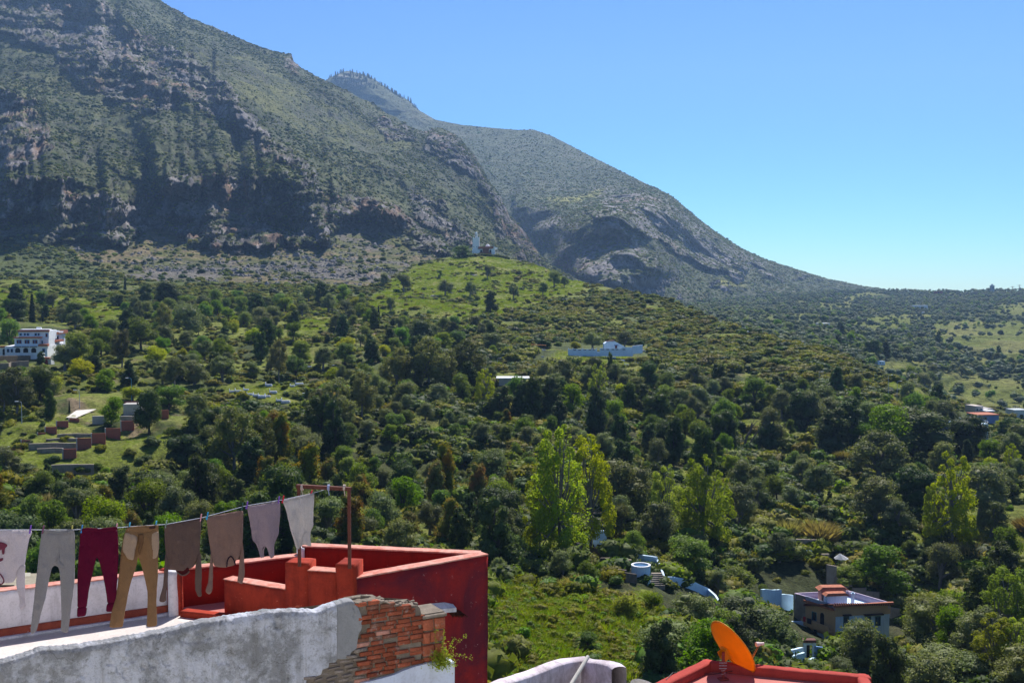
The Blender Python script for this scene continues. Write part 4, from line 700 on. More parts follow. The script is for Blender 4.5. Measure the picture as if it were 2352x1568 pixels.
# ================================================================== roofs, walls and washing close to the camera
def z1(x, y): return (x / 3.2, 1078 + y / 3.2)
def z2(x, y): return (612.5 + x / 3.2, 1078 + y / 3.2)
def gx(x, d): p = P(x, 1300, d); return (float(p[0]), float(p[1]))       # ground position of picture column x at depth d
def lerp(a, b, t): return tuple(a[i] + (b[i] - a[i]) * t for i in range(len(a)))
def nrm(A, B):                                                          # horizontal normal of AB that looks at the camera
    v = Vector((B[0] - A[0], B[1] - A[1])); n = Vector((v.y, -v.x)).normalized(); m = Vector(((A[0] + B[0]) / 2, (A[1] + B[1]) / 2)); return n if n.dot(m) < 0 else -n
def slab(name, A, B, zlo, zhi, th, mat, parent=None, cap=None, capm=None, seg=0.06, rough=0.006, back=1):
    """upright wall from A to B whose camera side is the line AB; slightly uneven plaster surface"""
    n = nrm(A, B) * -1 * back; A = Vector(A[:2]); B = Vector(B[:2]); L = (B - A).length; nu = max(2, int(L / seg)); zt = zhi if isinstance(zhi, (list, tuple)) else (zhi, zhi); zb = zlo if isinstance(zlo, (list, tuple)) else (zlo, zlo)
    H = max(zt) - min(zb); nv = min(60, max(2, int(H / seg))); prof = [(0, k / nv) for k in range(nv + 1)] + [(k / 4, 1) for k in (1, 2, 3, 4)] + [(1, 0)]; vs = []
    for i in range(nu + 1):
        t = i / nu; p = A.lerp(B, t); z0 = zb[0] + (zb[1] - zb[0]) * t; z1_ = zt[0] + (zt[1] - zt[0]) * t
        for a, b in prof: q = p + n * th * a; vs.append((q.x, q.y, z0 + (z1_ - z0) * b))
    vs = np.array(vs); k = len(prof); d = fbm(vs * 3.1 + 7, 4, 5) * rough * 1.6 + fbm(vs * 22, 2, 6) * rough * .4; vs[:, 0] -= n.x * d; vs[:, 1] -= n.y * d; vs[:, 2] += fbm(vs * 5.0, 3, 8) * rough * .9
    f = [(i * k + j, (i + 1) * k + j, (i + 1) * k + j + 1, i * k + j + 1) for i in range(nu) for j in range(k - 1)]
    me = mesh_np(name, vs, [np.array(f), np.array([list(range(k))]), np.array([[nu * k + j for j in range(k)][::-1]])], mat); bm = bmesh.new(); bm.from_mesh(me); bmesh.ops.recalc_face_normals(bm, faces=bm.faces); bm.to_mesh(me); bm.free(); o = link(name, me, parent)
    if cap:
        bm = bmesh.new(); m = (A + B) / 2 + n * th / 2; ang = math.atan2(B.y - A.y, B.x - A.x); c0 = bmesh.ops.create_cube(bm, size=1.0)
        bmesh.ops.transform(bm, matrix=Matrix.Translation((m.x, m.y, (zt[0] + zt[1]) / 2 + cap / 2)) @ Matrix.Rotation(ang, 4, 'Z') @ Matrix.Rotation(-math.atan2(zt[1] - zt[0], L), 4, 'Y') @ Matrix.Diagonal((L + .012, th + .012, cap, 1)), verts=c0['verts'])
        bmesh.ops.subdivide_edges(bm, edges=[e for e in bm.edges if e.calc_length() > L * .7], cuts=int(L / .08))
        for v in bm.verts: v.co.z += .004 * float(vnoise(np.array(v.co) * 9.0, 2)); v.co.y += .003 * float(vnoise(np.array(v.co) * 11.0, 3))
        bm_link('coping', bm, capm, parent)
    return o
def plaster(name, base, stain, stain_amt=.55, streak=.35, sc=1.6, bump=.5, chips=None):
    t = NT(name); g = t.geo(); a = t.noise(g, sc, 7, .68, .4); c = t.mix(t.ramp(a, [(.42, 0.0), (.62, stain_amt)]), base, stain)
    mp = t.n('Mapping'); mp.inputs['Scale'].default_value = (2.6, 2.6, .35); t.l(g, mp.inputs[0]); c = t.mix(t.ramp(t.noise(mp.outputs[0], 1.6, 6, .7), [(.52, 0.0), (.7, streak)]), c, [v * .6 for v in stain])
    c = t.mix(t.ramp(t.noise(g, 38, 3, .6), [(.3, .22), (.5, 0.0)]), c, [v * .5 for v in stain])
    if chips: c = t.mix(t.ramp(t.noise(g, 11, 8, .78), [(.635, 0.0), (.66, .8)]), c, chips)
    h = t.math('ADD', t.math('MULTIPLY', t.noise(g, 7, 6, .7), .7), t.math('MULTIPLY', t.noise(g, 70, 3, .6), .3)); t.bump(h, bump, .025); return t.fin(c, .92, .15)
M_WHITE = plaster('whitewash', (.74, .71, .74), (.40, .37, .37), .45, .5, 1.8, .45)
M_FLOOR = plaster('whitewashed_floor', (.80, .74, .70), (.62, .52, .50), .5, .2, 2.2, .3)
M_RED = plaster('dark_red_paint', (.25, .018, .014), (.15, .018, .018), .8, .6, 1.1, .25, chips=(.38, .17, .15))
M_REDOUT = plaster('weathered_red_paint', (.30, .022, .020), (.12, .018, .030), 1.0, .3, 1.0, .4, chips=(.45, .28, .27))
M_ORANGE = plaster('orange_red_paint', (.37, .044, .022), (.20, .026, .018), .8, .5, 2.4, .4, chips=(.66, .20, .12))
M_COPING = plaster('pale_coping', (.60, .32, .26), (.46, .13, .09), .8, 0, 7, .3)
M_PINK = plaster('pink_floor', (.52, .19, .16), (.44, .16, .14), .6, .1, 1.2, .2)
M_REDROOF = plaster('red_roof_paint', (.42, .065, .050), (.30, .045, .04), .5, .3, 2.5, .6)
def old_plaster():
    t = NT('old_grey_plaster'); g = t.geo(); a = t.noise(g, 2.6, 8, .74, .15); b = t.noise(g, 8.5, 8, .78, .1); c = t.mix(t.ramp(a, [(.44, 0.0), (.56, .85)]), (.60, .62, .69), (.25, .255, .26)); c = t.mix(t.ramp(b, [(.54, 0.0), (.64, .65)]), c, (.17, .17, .165)); c = t.mix(t.ramp(b, [(.30, .7), (.42, 0.0)]), c, (.70, .71, .77))
    mp = t.n('Mapping'); mp.inputs['Scale'].default_value = (3.2, 3.2, .3); t.l(g, mp.inputs[0]); c = t.mix(t.ramp(t.noise(mp.outputs[0], 1.4, 5, .7), [(.55, 0.0), (.7, .5)]), c, (.16, .155, .14)); v = t.n('TexVoronoi', feature='DISTANCE_TO_EDGE'); v.inputs['Scale'].default_value = 3.1; nz = t.n('TexNoise'); nz.inputs['Scale'].default_value = 5; nz.inputs['Detail'].default_value = 6; t.l(g, nz.inputs['Vector']); mx = t.mix(.25, g, nz.outputs['Color'], 'ADD'); t.l(mx, v.inputs['Vector']); ck = t.ramp(v.outputs['Distance'], [(.0, 1.0), (.012, 0.0)]); c = t.mix(t.math('MULTIPLY', ck, t.ramp(a, [(.5, 0.0), (.58, .7)])), c, (.07, .065, .06))
    c = t.mix(t.ramp(t.noise(g, 55, 4, .7), [(.30, .5), (.45, 0.0)]), c, (.12, .12, .115)); h = t.math('ADD', t.math('MULTIPLY', b, .8), t.math('MULTIPLY', t.noise(g, 45, 5, .75), .45)); t.bump(h, 1.0, .03); return t.fin(c, .95, .1)
M_GREY = old_plaster()
M_CEM = plaster('cement_patch', (.285, .29, .30), (.22, .225, .235), .6, .2, 3, .5)
M_LAV = plaster('lavender_plaster', (.66, .60, .66), (.30, .24, .25), .7, .8, 2.4, .5)
M_MORTAR = paint('mortar', (.30, .25, .20), .35, 9, .95, .9, .03)
M_TILE = plaster('red_skirting', (.36, .085, .05), (.22, .05, .035), .7, 0, 6, .4, chips=(.7, .66, .64))
M_RUST = paint('rusty_steel', (.13, .045, .032), .35, 30, .7, .3, .003)

# ---- added unseen whitewashed house and terrace behind the viewer, bouncing sun onto foreground walls
bm = bmesh.new(); bprism(bm, [(-11, -3.2), (9, -3.2), (9, -9), (-11, -9)], -16, 5.5); bprism(bm, [(-11, -3.3), (9, -3.3), (9, 1.1), (-11, 1.1)], -16, -1.65)
tag(bm_link('bounce_house', bm, plaster('bounce_whitewash', (.80, .76, .70), (.6, .56, .5), .3, .2, 1, .3)), kind='structure')
# ---- white terrace behind the old wall
ZF = -4.0
PA = gx(0, 12.36); PB = gx(384, 13.30); PL = lerp(PA, PB, -1.0)
wt = empty('white_terrace', (PA[0], PA[1], ZF), 'whitewashed roof terrace with stained low parapet and red skirting behind the washing', 'terrace')
me = mesh_np('floor', [(-7.6, 8.3, ZF), (-1.2, 9.6, ZF), gx(660, 12.9) + (ZF,), gx(384, 13.4) + (ZF,), PB + (ZF,), PL + (ZF,), (-7.6, 8.3, ZF - .2), (-1.2, 9.6, ZF - .2), gx(660, 12.9) + (ZF - .2,), gx(384, 13.4) + (ZF - .2,), PB + (ZF - .2,), PL + (ZF - .2,)],
             [np.array([[0, 1, 2, 3, 4, 5]]), np.array([[11, 10, 9, 8, 7, 6]]), np.array([[i, i + 6, (i + 1) % 6 + 6, (i + 1) % 6] for i in range(6)])], M_FLOOR); link('floor', me, wt)
slab('parapet', PL, PB, -6.5, (-3.44, -3.485), .15, M_WHITE, wt, cap=.012, capm=M_COPING, rough=.012)
n_ = nrm(PA, PB); off = lambda p, k: (p[0] + n_.x * k, p[1] + n_.y * k)
slab('skirting', off(PL, .022), off(PB, .022), ZF, ZF + .115, .02, M_TILE, wt, rough=.004)
slab('floor_fillet', off(PL, .075), off(PB, .075), ZF, ZF + .03, .055, M_WHITE, wt, rough=.01)
slab('corner_post', gx(386, 13.18), gx(408, 13.22), -4.0, -3.455, .22, M_WHITE, wt, rough=.012)
# ---- red roof terrace
ra, rb, rc, rd = gx(420, 13.55), gx(695, 14.25), (-0.31, 13.82), gx(812.5, 12.67)
rt = empty('red_terrace', (ra[0], ra[1], ZF), 'red-painted roof terrace walls with tall dark red outer wall and orange-red inner wall', 'terrace')
slab('back_wall', gx(416, 13.54), rb, -8, -3.525, .15, M_RED, rt, cap=.018, capm=M_COPING, back=1)
slab('back_wall', rb, (rc[0] - .12, rc[1] + .02), -8, (-3.395, -3.40), .15, M_RED, rt, cap=.018, capm=M_COPING)
slab('corner_step', gx(693, 14.18), gx(700, 14.2), -4, -3.40, .2, M_WHITE, rt)
o = slab('outer_wall', rd, rc, -14.0, -3.40, .16, M_REDOUT, rt, cap=.016, capm=M_COPING, seg=.08, rough=.012)
slab('end_post', gx(408, 13.22), gx(420, 13.30), -4.0, -3.46, .3, M_ORANGE, rt)
bm = bmesh.new(); bprism(bm, [gx(412, 13.25), gx(500, 13.15), gx(800, 12.75), (rc[0] - .2, rc[1] - .06), (rb[0] + .1, rb[1] - .02), gx(422, 13.6)], ZF - .25, ZF + .012); bm_link('floor', bm, M_PINK, rt)
slab('kerb', gx(412, 13.18), gx(520, 12.95), ZF, ZF + .075, .13, M_ORANGE, rt, rough=.01)
q0, q1, q2 = gx(812.5, 12.60), gx(655, 12.80), gx(514, 13.25); qa, qb = gx(707, 12.734), gx(771, 12.652)
slab('inner_wall', q2, q1, -4.4, -3.56, .16, M_ORANGE, rt, cap=.01, capm=M_COPING)
slab('inner_wall', qa, qb, -4.4, -3.315, .16, M_ORANGE, rt, cap=.01, capm=M_COPING)
slab('pillar', q1, qa, -4.4, -3.232, .24, M_ORANGE, rt, rough=.014); slab('pillar', qb, q0, -4.4, -3.212, .30, M_ORANGE, rt, rough=.014)
# small white ledge and broken roof tiles on the outer wall
bm = bmesh.new(); A_, B_ = rd, rc
def onwall(x, y, k): p = WP(x, y, A_, B_); n = nrm(A_, B_); return Vector((p.x + n.x * k, p.y + n.y * k, p.z))
lp = [onwall(975, 1395, .10), onwall(1038, 1391, .10), onwall(1040, 1386, .004), onwall(1020, 1382, .004), onwall(990, 1385, .004)]; vv = [bm.verts.new(p) for p in lp] + [bm.verts.new(p - Vector((0, 0, .05))) for p in lp]; bm.faces.new(vv[:5]); bm.faces.new(vv[5:][::-1])
for i in range(5): bm.faces.new((vv[i], vv[(i + 1) % 5], vv[5 + (i + 1) % 5], vv[5 + i]))
bm_link('ledge', bm, M_WHITE, rt)
M_CLAY = paint('old_clay', (.12, .045, .03), .4, 12, .9, .5, .01)
for k in range(4):
    bm = bmesh.new(); s = onwall(1029 + 7 * k, 1399 + 2 * k, .015); e = onwall(1034 + 7 * k, 1412, .13); r = .035; pr = []
    for pt in (s, e): pr.append([bm.verts.new(pt + Vector((math.cos(a) * r, 0, math.sin(a) * r))) for a in np.linspace(0, math.pi, 7)])
    for i in range(6): bm.faces.new((pr[0][i], pr[0][i + 1], pr[1][i + 1], pr[1][i]))
    bmesh.ops.solidify(bm, geom=bm.faces[:], thickness=.008); bm_link('roof_tile', bm, M_CLAY, rt)

# ---- old grey wall in front: plaster, cement patch, bare bricks
WA, WB = gx(0, 8.6), gx(1025, 10.5); wn = nrm(WA, WB); wdir = Vector((WB[0] - WA[0], WB[1] - WA[1])).normalized()
def wpt(x, y, k=0.0): p = WP(x, y, WA, WB); return np.array([p.x + wn.x * k, p.y + wn.y * k, p.z])
TOP = lin([(-300, 1610), (-100, 1555)] + [z1(*p) for p in [(0, 1428), (150, 1385), (300, 1332), (520, 1318), (660, 1298), (900, 1255), (1000, 1238), (1240, 1188), (1500, 1125), (1700, 1095)]] + [z2(*p) for p in [(0, 1055), (200, 1042), (380, 1050), (450, 1012), (560, 982), (610, 966), (640, 972), (668, 1000), (690, 1050), (700, 1100)]])
BOT = lin([(-300, 1660), (701, 1660), (701.5, 1568), (703, 1552), (719, 1553), (737, 1547), (739, 1536), (753, 1531), (755, 1520), (769, 1519), (773, 1512), (784, 1512), (800, 1511), (805, 1497), (818, 1487), (822, 1456), (829, 1444), (831, 1428)])
def sheet(name, x0, x1, k, mat, parent, amp, step=2.2, back=.13):
    xs = np.arange(x0, x1 + .1, step); nv = 70; cols = []
    for x in xs:
        yt, yb_ = TOP(x), BOT(x); c = []; low = wpt(x, yb_, k); hi = wpt(x, yt, k); jag = .010 * float(fbm(np.array([x / 6.0, 1.3, 0]), 3, 9)); hi[2] += jag
        c.append([low[0] - wn.x * (k + .05), low[1] - wn.y * (k + .05), low[2] - .004])
        for j in range(nv + 1): t = j / nv; p = low + (hi - low) * t; p[:2] -= np.array(wn) * (.022 * sstep(.95, 1.0, t) * min(1, (hi[2] - low[2]))); c.append(list(p))
        for j in range(1, 9): p = hi.copy(); p[:2] -= np.array(wn) * (.022 + back * j / 8); p[2] += .012 * math.sin(j / 8 * 3.1) ; c.append(list(p))
        p = hi.copy(); p[:2] -= np.array(wn) * (.022 + back); p[2] -= .5; c.append(list(p)); cols.append(c)
    G = np.array(cols); q = G.reshape(-1, 3); d = amp * (fbm(q * 4.0, 4, 41) + .5 * fbm(q * 17, 3, 42) + .18 * fbm(q * 60, 2, 43)); chip = -0.012 * sstep(.28, .36, fbm(q * 6.0, 4, 44)); d = d + chip * (amp / .012); G = G + (d.reshape(G.shape[:2])[..., None] * np.array([wn.x, wn.y, .35]))
    me = mesh_np(name, G.reshape(-1, 3), grid_faces(*G.shape[:2]), mat); return link(name, me, parent)
ow = empty('old_wall', tuple(wpt(500, 1568)), 'old rough grey plastered wall with crumbling brick end, nearest to the viewer', 'wall')
sheet('plaster', -290, 773, .016, M_GREY, ow, .012); sheet('cement_patch', 773.4, 831, .012, M_CEM, ow, .006, step=1.2)
# mortar body
bt = [z2(*p) for p in [(500, 1100), (640, 985), (760, 965), (850, 965), (885, 985), (900, 1005), (1000, 1005), (1110, 998), (1130, 1020), (1140, 1060)]]
bx0 = [wpt(x, y, -.012) for x, y in [(-290, 1700)] + [(-290, 1640), (0, 1545), (300, 1485), (600, 1425), (760, 1412)] + bt[1:] + [(969, 1640)]]
bm = bmesh.new(); f_ = [bm.verts.new(p) for p in bx0]; b_ = [bm.verts.new((p[0] - wn.x * .24, p[1] - wn.y * .24, p[2])) for p in bx0]; bm.faces.new(f_); bm.faces.new(b_[::-1])
for i in range(len(f_)): bm.faces.new((f_[i], f_[(i + 1) % len(f_)], b_[(i + 1) % len(f_)], b_[i]))
bmesh.ops.triangulate(bm, faces=bm.faces[:]); bm_link('mortar', bm, M_MORTAR, ow)
t = NT('old_bricks'); at = t.n('Attribute', attribute_name='col'); g = t.geo(); c = t.mix(1.0, at.outputs['Color'], t.ramp(t.noise(g, 60, 5, .7), [(.3, .6), (.7, 1.35)]), 'MULTIPLY'); c = t.mix(t.ramp(t.noise(g, 9, 6, .7), [(.56, 0.0), (.68, .6)]), c, (.42, .37, .33)); t.bump(t.noise(g, 90, 5, .7), .7, .006); M_BRICK = t.fin(c, .95, .1)
def boxes(name, items, mat, parent):
    """items: centre, along, outward, half sizes, colour; every box slightly irregular"""
    vs, fs, cs = [], [], []; r = np.random.default_rng(4); q = np.array([[-1, -1, -1], [1, -1, -1], [1, 1, -1], [-1, 1, -1], [-1, -1, 1], [1, -1, 1], [1, 1, 1], [-1, 1, 1]], float); F6 = np.array([[0, 3, 2, 1], [4, 5, 6, 7], [0, 1, 5, 4], [1, 2, 6, 5], [2, 3, 7, 6], [3, 0, 4, 7]])
    for c, u, n, h, col, tw in items:
        k = q + r.normal(size=(8, 3)) * .06; p = k * h; u3 = np.array([u[0], u[1], tw]); n3 = np.array([n[0], n[1], 0]); w3 = np.array([0, 0, 1.0]); fs.append(F6 + 8 * len(vs)); vs.append(np.array(c) + p[:, :1] * u3 + p[:, 1:2] * n3 + p[:, 2:] * w3); cs.append(np.tile(col, (8, 1)))
    me = mesh_np(name, np.concatenate(vs), np.concatenate(fs), mat); add_col(me, np.concatenate(cs)); bm = bmesh.new(); bm.from_mesh(me); bmesh.ops.bevel(bm, geom=bm.edges[:], offset=.0035, segments=1, affect='EDGES'); bm.to_mesh(me); bm.free(); return link(name, me, parent)
regB = [z2(*p) for p in [(640, 975), (700, 962), (760, 955), (850, 955), (885, 985), (900, 998), (1000, 998), (1100, 990), (1128, 1020), (1138, 1060), (1140, 1440), (1000, 1462), (850, 1520), (700, 1560), (690, 1290), (670, 1215), (700, 1170), (712, 1120), (700, 1050)]]
regS = [z2(*p) for p in [(285, 1590), (292, 1522), (400, 1505), (410, 1470), (455, 1455), (465, 1420), (510, 1412), (520, 1395), (600, 1392), (620, 1345), (665, 1312), (690, 1300), (700, 1560), (600, 1640), (285, 1640)]]
r = np.random.default_rng(8); it = []; uu = np.array([wdir.x, wdir.y]); z = -4.6; row = 0
while z < -2.9:
    s = -1.5 - .1 * (row % 2)
    while s < 4.2:
        L = r.uniform(.115, .165); o0 = np.array([WA[0], WA[1]]) + uu * (s + L / 2); c = np.array([o0[0], o0[1], z + r.normal() * .002]); x, y = proj(c)
        if inpoly(x, y, regB):
            base = np.array([.31, .088, .048]) * r.uniform(.55, 1.2) if r.random() < .72 else (np.array([.20, .085, .055]) if r.random() < .6 else np.array([.52, .26, .20])); k = r.normal() * .006 - .024 - (.014 if r.random() < .12 else 0); it.append((c + np.array([wn.x, wn.y, 0]) * k, uu, (wn.x, wn.y), np.array([L / 2 - .005, .03, 0.0185 * r.uniform(.92, 1.05)]), base, r.normal() * .01))
        elif inpoly(x, y, regS):
            g0 = r.uniform(.7, 1.2); it.append((c + np.array([wn.x, wn.y, 0]) * (r.normal() * .008 - .02), uu, (wn.x, wn.y), np.array([L / 2 * r.uniform(.5, 1), .03, .016 * r.uniform(.5, 1.1)]), np.array([.26, .22, .19]) * g0, r.normal() * .08))
        s += L + .006
    z += .0425; row += 1
boxes('brickwork', it, M_BRICK, ow)
# loose rubble along the broken top
it = []
for k in range(60):
    x = r.uniform(815, 965); y = float(np.interp(x, [p[0] for p in bt], [p[1] for p in bt])) + r.uniform(-3, 3); p = wpt(x, y, -r.uniform(0, .2)); it.append((p, uu, (wn.x, wn.y), r.uniform(.008, .022, 3) * [1.8, 1, .6], np.array([.20, .155, .12]) * r.uniform(.7, 1.4), r.normal() * .3))
boxes('rubble', it, M_MORTAR, ow)
# hollow brick block at the end
it = []; hb = empty('hollow_brick_pier', tuple(wpt(997, 1510)), 'short pier of orange hollow bricks at the broken end of the old wall', 'pier')
p0, p1 = wpt(970.5, 1418), wpt(1024, 1408); zt_ = p1[2]; L_ = float(np.linalg.norm(p1[:2] - p0[:2])); zz = zt_ - .03
bm = bmesh.new(); m = (p0 + p1) / 2; bbox(bm, (m[0] - wn.x * .17, m[1] - wn.y * .17, zt_ - .32), (L_ - .02, .30, .68), math.atan2(uu[1], uu[0])); bm_link('mortar', bm, M_MORTAR, hb)
for rw in range(5):
    ww = [.5, .5] if rw % 2 == 0 else [.32, .68]; s = 0
    for q in ww:
        c = p0 + np.array([uu[0], uu[1], 0]) * (s + q / 2) * L_; c[2] = zz - .055 - rw * .125; it.append((c - np.array([wn.x, wn.y, 0]) * .16, uu, (wn.x, wn.y), np.array([q * L_ / 2 - .006, .165, .053]), np.array([.36, .11, .06]) * r.uniform(.85, 1.15), 0)); s += q
boxes('bricks', it, M_BRICK, hb)
bm = bmesh.new()
for rw in range(5):
    for a in range(2):
        for b in range(3):
            c = p0 + np.array([uu[0], uu[1], 0]) * (L_ - .004) - np.array([wn.x, wn.y, 0]) * (.05 + .07 * a); bbox(bm, (c[0], c[1], zz - .025 - rw * .125 - .03 * b), (.012, .05, .018), math.atan2(uu[1], uu[0]))
bm_link('hole_pattern', bm, paint('hole_dark', (.03, .012, .01), .2, 10), hb)
bm = bmesh.new(); bbox(bm, (m[0] - wn.x * .15, m[1] - wn.y * .15, zt_ - .005), (L_ + .01, .34, .03), math.atan2(uu[1], uu[0]), .006); bm_link('mortar_cap', bm, M_MORTAR, hb)
# bluish white wall below
lw = [wpt(x, y, .03) for x, y in [(800, 1585)] + [z2(*p) for p in [(690, 1560), (760, 1545), (850, 1522), (930, 1500), (1000, 1468), (1080, 1440), (1190, 1412), (1290, 1404), (1372, 1405)]] + [(1041, 1640), (800, 1640)]]
bm = bmesh.new(); f_ = [bm.verts.new(p) for p in lw]; b_ = [bm.verts.new((p[0] - wn.x * .27, p[1] - wn.y * .27, p[2])) for p in lw]; bm.faces.new(f_); bm.faces.new(b_[::-1])
for i in range(len(f_)): bm.faces.new((f_[i], f_[(i + 1) % len(f_)], b_[(i + 1) % len(f_)], b_[i]))
tag(bm_link('low_wall', bm, plaster('bluish_whitewash', (.62, .68, .82), (.45, .46, .52), .4, .3, 2, .3)), 'bluish white wall face below the bare bricks, at the bottom picture edge', 'wall')
# weed hanging over it
bm = bmesh.new(); r = np.random.default_rng(12); lv, st = [], []
for k in range(13):
    x, y = r.uniform(985, 1030), r.uniform(1500, 1520); tx, ty = x + r.uniform(-10, 62), y - r.uniform(-6, 75); pts = []
    for j in range(9): t_ = j / 8; pts.append(Vector(wpt(x + (tx - x) * t_, y + (ty - y) * t_ - 9 * math.sin(3 * t_), .06 + .03 * t_)))
    btube(bm, pts, [.0035 * (1 - .1 * j) for j in range(9)], 4)
    for j in range(60):
        t_ = r.uniform(.05, 1); i = min(7, int(t_ * 8)); p = pts[i].lerp(pts[i + 1], t_ * 8 - i) + Vector(r.normal(size=3) * .012); a = Vector(r.normal(size=3)).normalized(); b = a.cross(Vector(r.normal(size=3))).normalized(); s_ = r.uniform(.005, .012); st.append([p - a * s_, p - b * s_ * .5, p + a * s_, p + b * s_ * .5])
for k in range(800):
    x, y = r.normal(1005, 13), r.normal(1514, 8); p = Vector(wpt(x, y, .06 + abs(r.normal() * .03))); a = Vector(r.normal(size=3)).normalized(); b = a.cross(Vector(r.normal(size=3))).normalized(); s_ = r.uniform(.006, .014); st.append([p - a * s_, p - b * s_ * .5, p + a * s_, p + b * s_ * .5])
wd = empty('trailing_weed', tuple(wpt(1005, 1515, .06)), 'trailing green weed with dry reddish shoots at the foot of the hollow bricks', 'weed')
bm_link('stem', bm, paint('dry_stem', (.30, .14, .06), .3, 20), wd); v_ = np.array([[list(q) for q in s] for s in st]).reshape(-1, 3); link('leaf', mesh_np('leaf', v_, np.arange(len(v_)).reshape(-1, 4), L_YEL), wd)

# ---- clothes frame, line, pegs
ZB = -2.335; k1, k2 = gx(688, 12.72), gx(803, 12.55)
fr = empty('clothes_rack', (k1[0], k1[1], -3.23), 'rusty steel frame of two posts and a crossbar on the orange pillars', 'frame')
for k, zb_ in ((k1, -3.26), (k2, -3.24)):
    bm = bmesh.new(); bbox(bm, (k[0], k[1], (ZB + zb_) / 2), (.036, .036, ZB - zb_)); bm_link('post', bm, M_RUST, fr)
bm = bmesh.new(); m = ((k1[0] + k2[0]) / 2, (k1[1] + k2[1]) / 2); bbox(bm, (m[0], m[1], ZB + .019), (math.hypot(k2[0] - k1[0], k2[1] - k1[1]) + .05, .042, .042), math.atan2(k2[1] - k1[1], k2[0] - k1[0])); bm_link('crossbar', bm, M_RUST, fr)
LD = lambda x: 10.9 + (12.70 - 10.9) * x / 755.0; LA, LB = gx(0, LD(0)), gx(755, LD(755)); ln = nrm(LA, LB); ldir = Vector((LB[0] - LA[0], LB[1] - LA[1])).normalized()
LY = [(755, 1121), (720, 1131.5), (650, 1147), (567, 1160.5), (476, 1185), (461, 1189), (381, 1203.5), (358, 1205), (296, 1209), (267, 1211.5), (188, 1215), (165, 1216), (99, 1216), (69, 1216), (0, 1216), (-260, 1222)]
def lpt(x, y, k=0.0): p = WP(x, y, LA, LB); return Vector((p.x + ln.x * k, p.y + ln.y * k, p.z))
bm = bmesh.new(); btube(bm, [lpt(x, y) for x, y in LY], .0035, 5); tag(bm_link('clothesline', bm, paint('cord', (.55, .58, .66), .2, 40)), 'thin pale cord with the washing pegged to it', 'clothesline')
rp = paint('rope', (.62, .50, .42), .3, 60)
for i, (x, lab) in enumerate(((694, 'beige rag knot at the left end of the rusty crossbar'), (755, 'bluish knot of the clothesline on the rusty crossbar'), (791, 'pale rope knot at the right end of the rusty crossbar'))):
    bm = bmesh.new(); c = WP(x, 1119, k1, k2)
    for j in range(3): btube(bm, [c + Vector((.008 * j - .008, math.sin(a) * .032, math.cos(a) * .032)) for a in np.linspace(0, 6.3, 11)], .006, 5, False)
    btube(bm, [c + Vector((0, -.035, -.02)), c + Vector((.008, -.04, -.06)), c + Vector((.012, -.038, -.085))], .005, 5); tag(bm_link('rope_knot', bm, rp if i != 1 else paint('blue_rope', (.40, .44, .62), .2, 60)), lab, 'rope', 'rope knots on the frame')
PEGS = [(z1(222, 440), (.22, .09, .50), 'purple', 'at the right shoulder of the white printed shirt'), (z1(316, 440), (.20, .07, .13), 'dark plum', 'on the left of the grey long johns'), (z1(527, 432), (.55, .50, .12), 'yellow', 'on the right of the grey long johns'), (z1(600, 430), (.05, .25, .55), 'deep blue', 'on the left of the maroon leggings'),
        (z1(855, 415), (.65, .32, .36), 'pink', 'on the right of the maroon leggings'), (z1(950, 412), (.10, .48, .68), 'light blue', 'on the left of the beige trousers'), (z1(1145, 398), (.10, .48, .68), 'light blue', 'on the right of the beige trousers'), (z1(1220, 388), (.25, .38, .28), 'sage green', 'on the left of the dark brown jumper'),
        (z1(1475, 350), (.72, .32, .33), 'pink', 'on the right of the dark brown jumper'), (z1(1523, 332), (.03, .38, .70), 'bright blue', 'on the left of the tan jumper'), (z1(1780, 288), (.05, .12, .10), 'dark green', 'on the right of the tan jumper'), (z1(1815, 273), (.25, .10, .50), 'purple', 'on the left of the lilac tank top'),
        (z2(88, 222), (.25, .10, .50), 'purple', 'on the right of the lilac tank top'), (z2(120, 214), (.75, .02, .05), 'red', 'on the left of the white tank top'), (z2(322, 170), (.78, .02, .07), 'red', 'lying over on the right of the white tank top')]
for (x, y), c, cn, wh in PEGS:
    p = lpt(x, np.interp(x, [a for a, b in LY[::-1]], [b for a, b in LY[::-1]])); pg = empty('clothes_peg', p, '%s plastic peg %s' % (cn, wh), 'clothes peg', 'pegs on the clothesline'); til = -.45 if 'lying' not in wh else -1.25; mp_ = paint('peg_' + cn.replace(' ', '_'), c, .1, 30, .45, .1, .002)
    for s in (-1, 1):
        bm = bmesh.new(); bbox(bm, (0, s * .0065, .004), (.013, .006, .085), 0, .002); bmesh.ops.transform(bm, matrix=Matrix.Rotation(s * .10, 4, 'X'), verts=bm.verts[:]); o = bm_link('jaw', bm, mp_); o.parent = pg
    bm = bmesh.new(); btube(bm, [(-.008, 0, .012), (.008, 0, .012)], .0075, 8); o = bm_link('spring', bm, M_RUST); o.parent = pg
    pg.rotation_euler = (0, -til * .5, math.atan2(ldir.y, ldir.x))

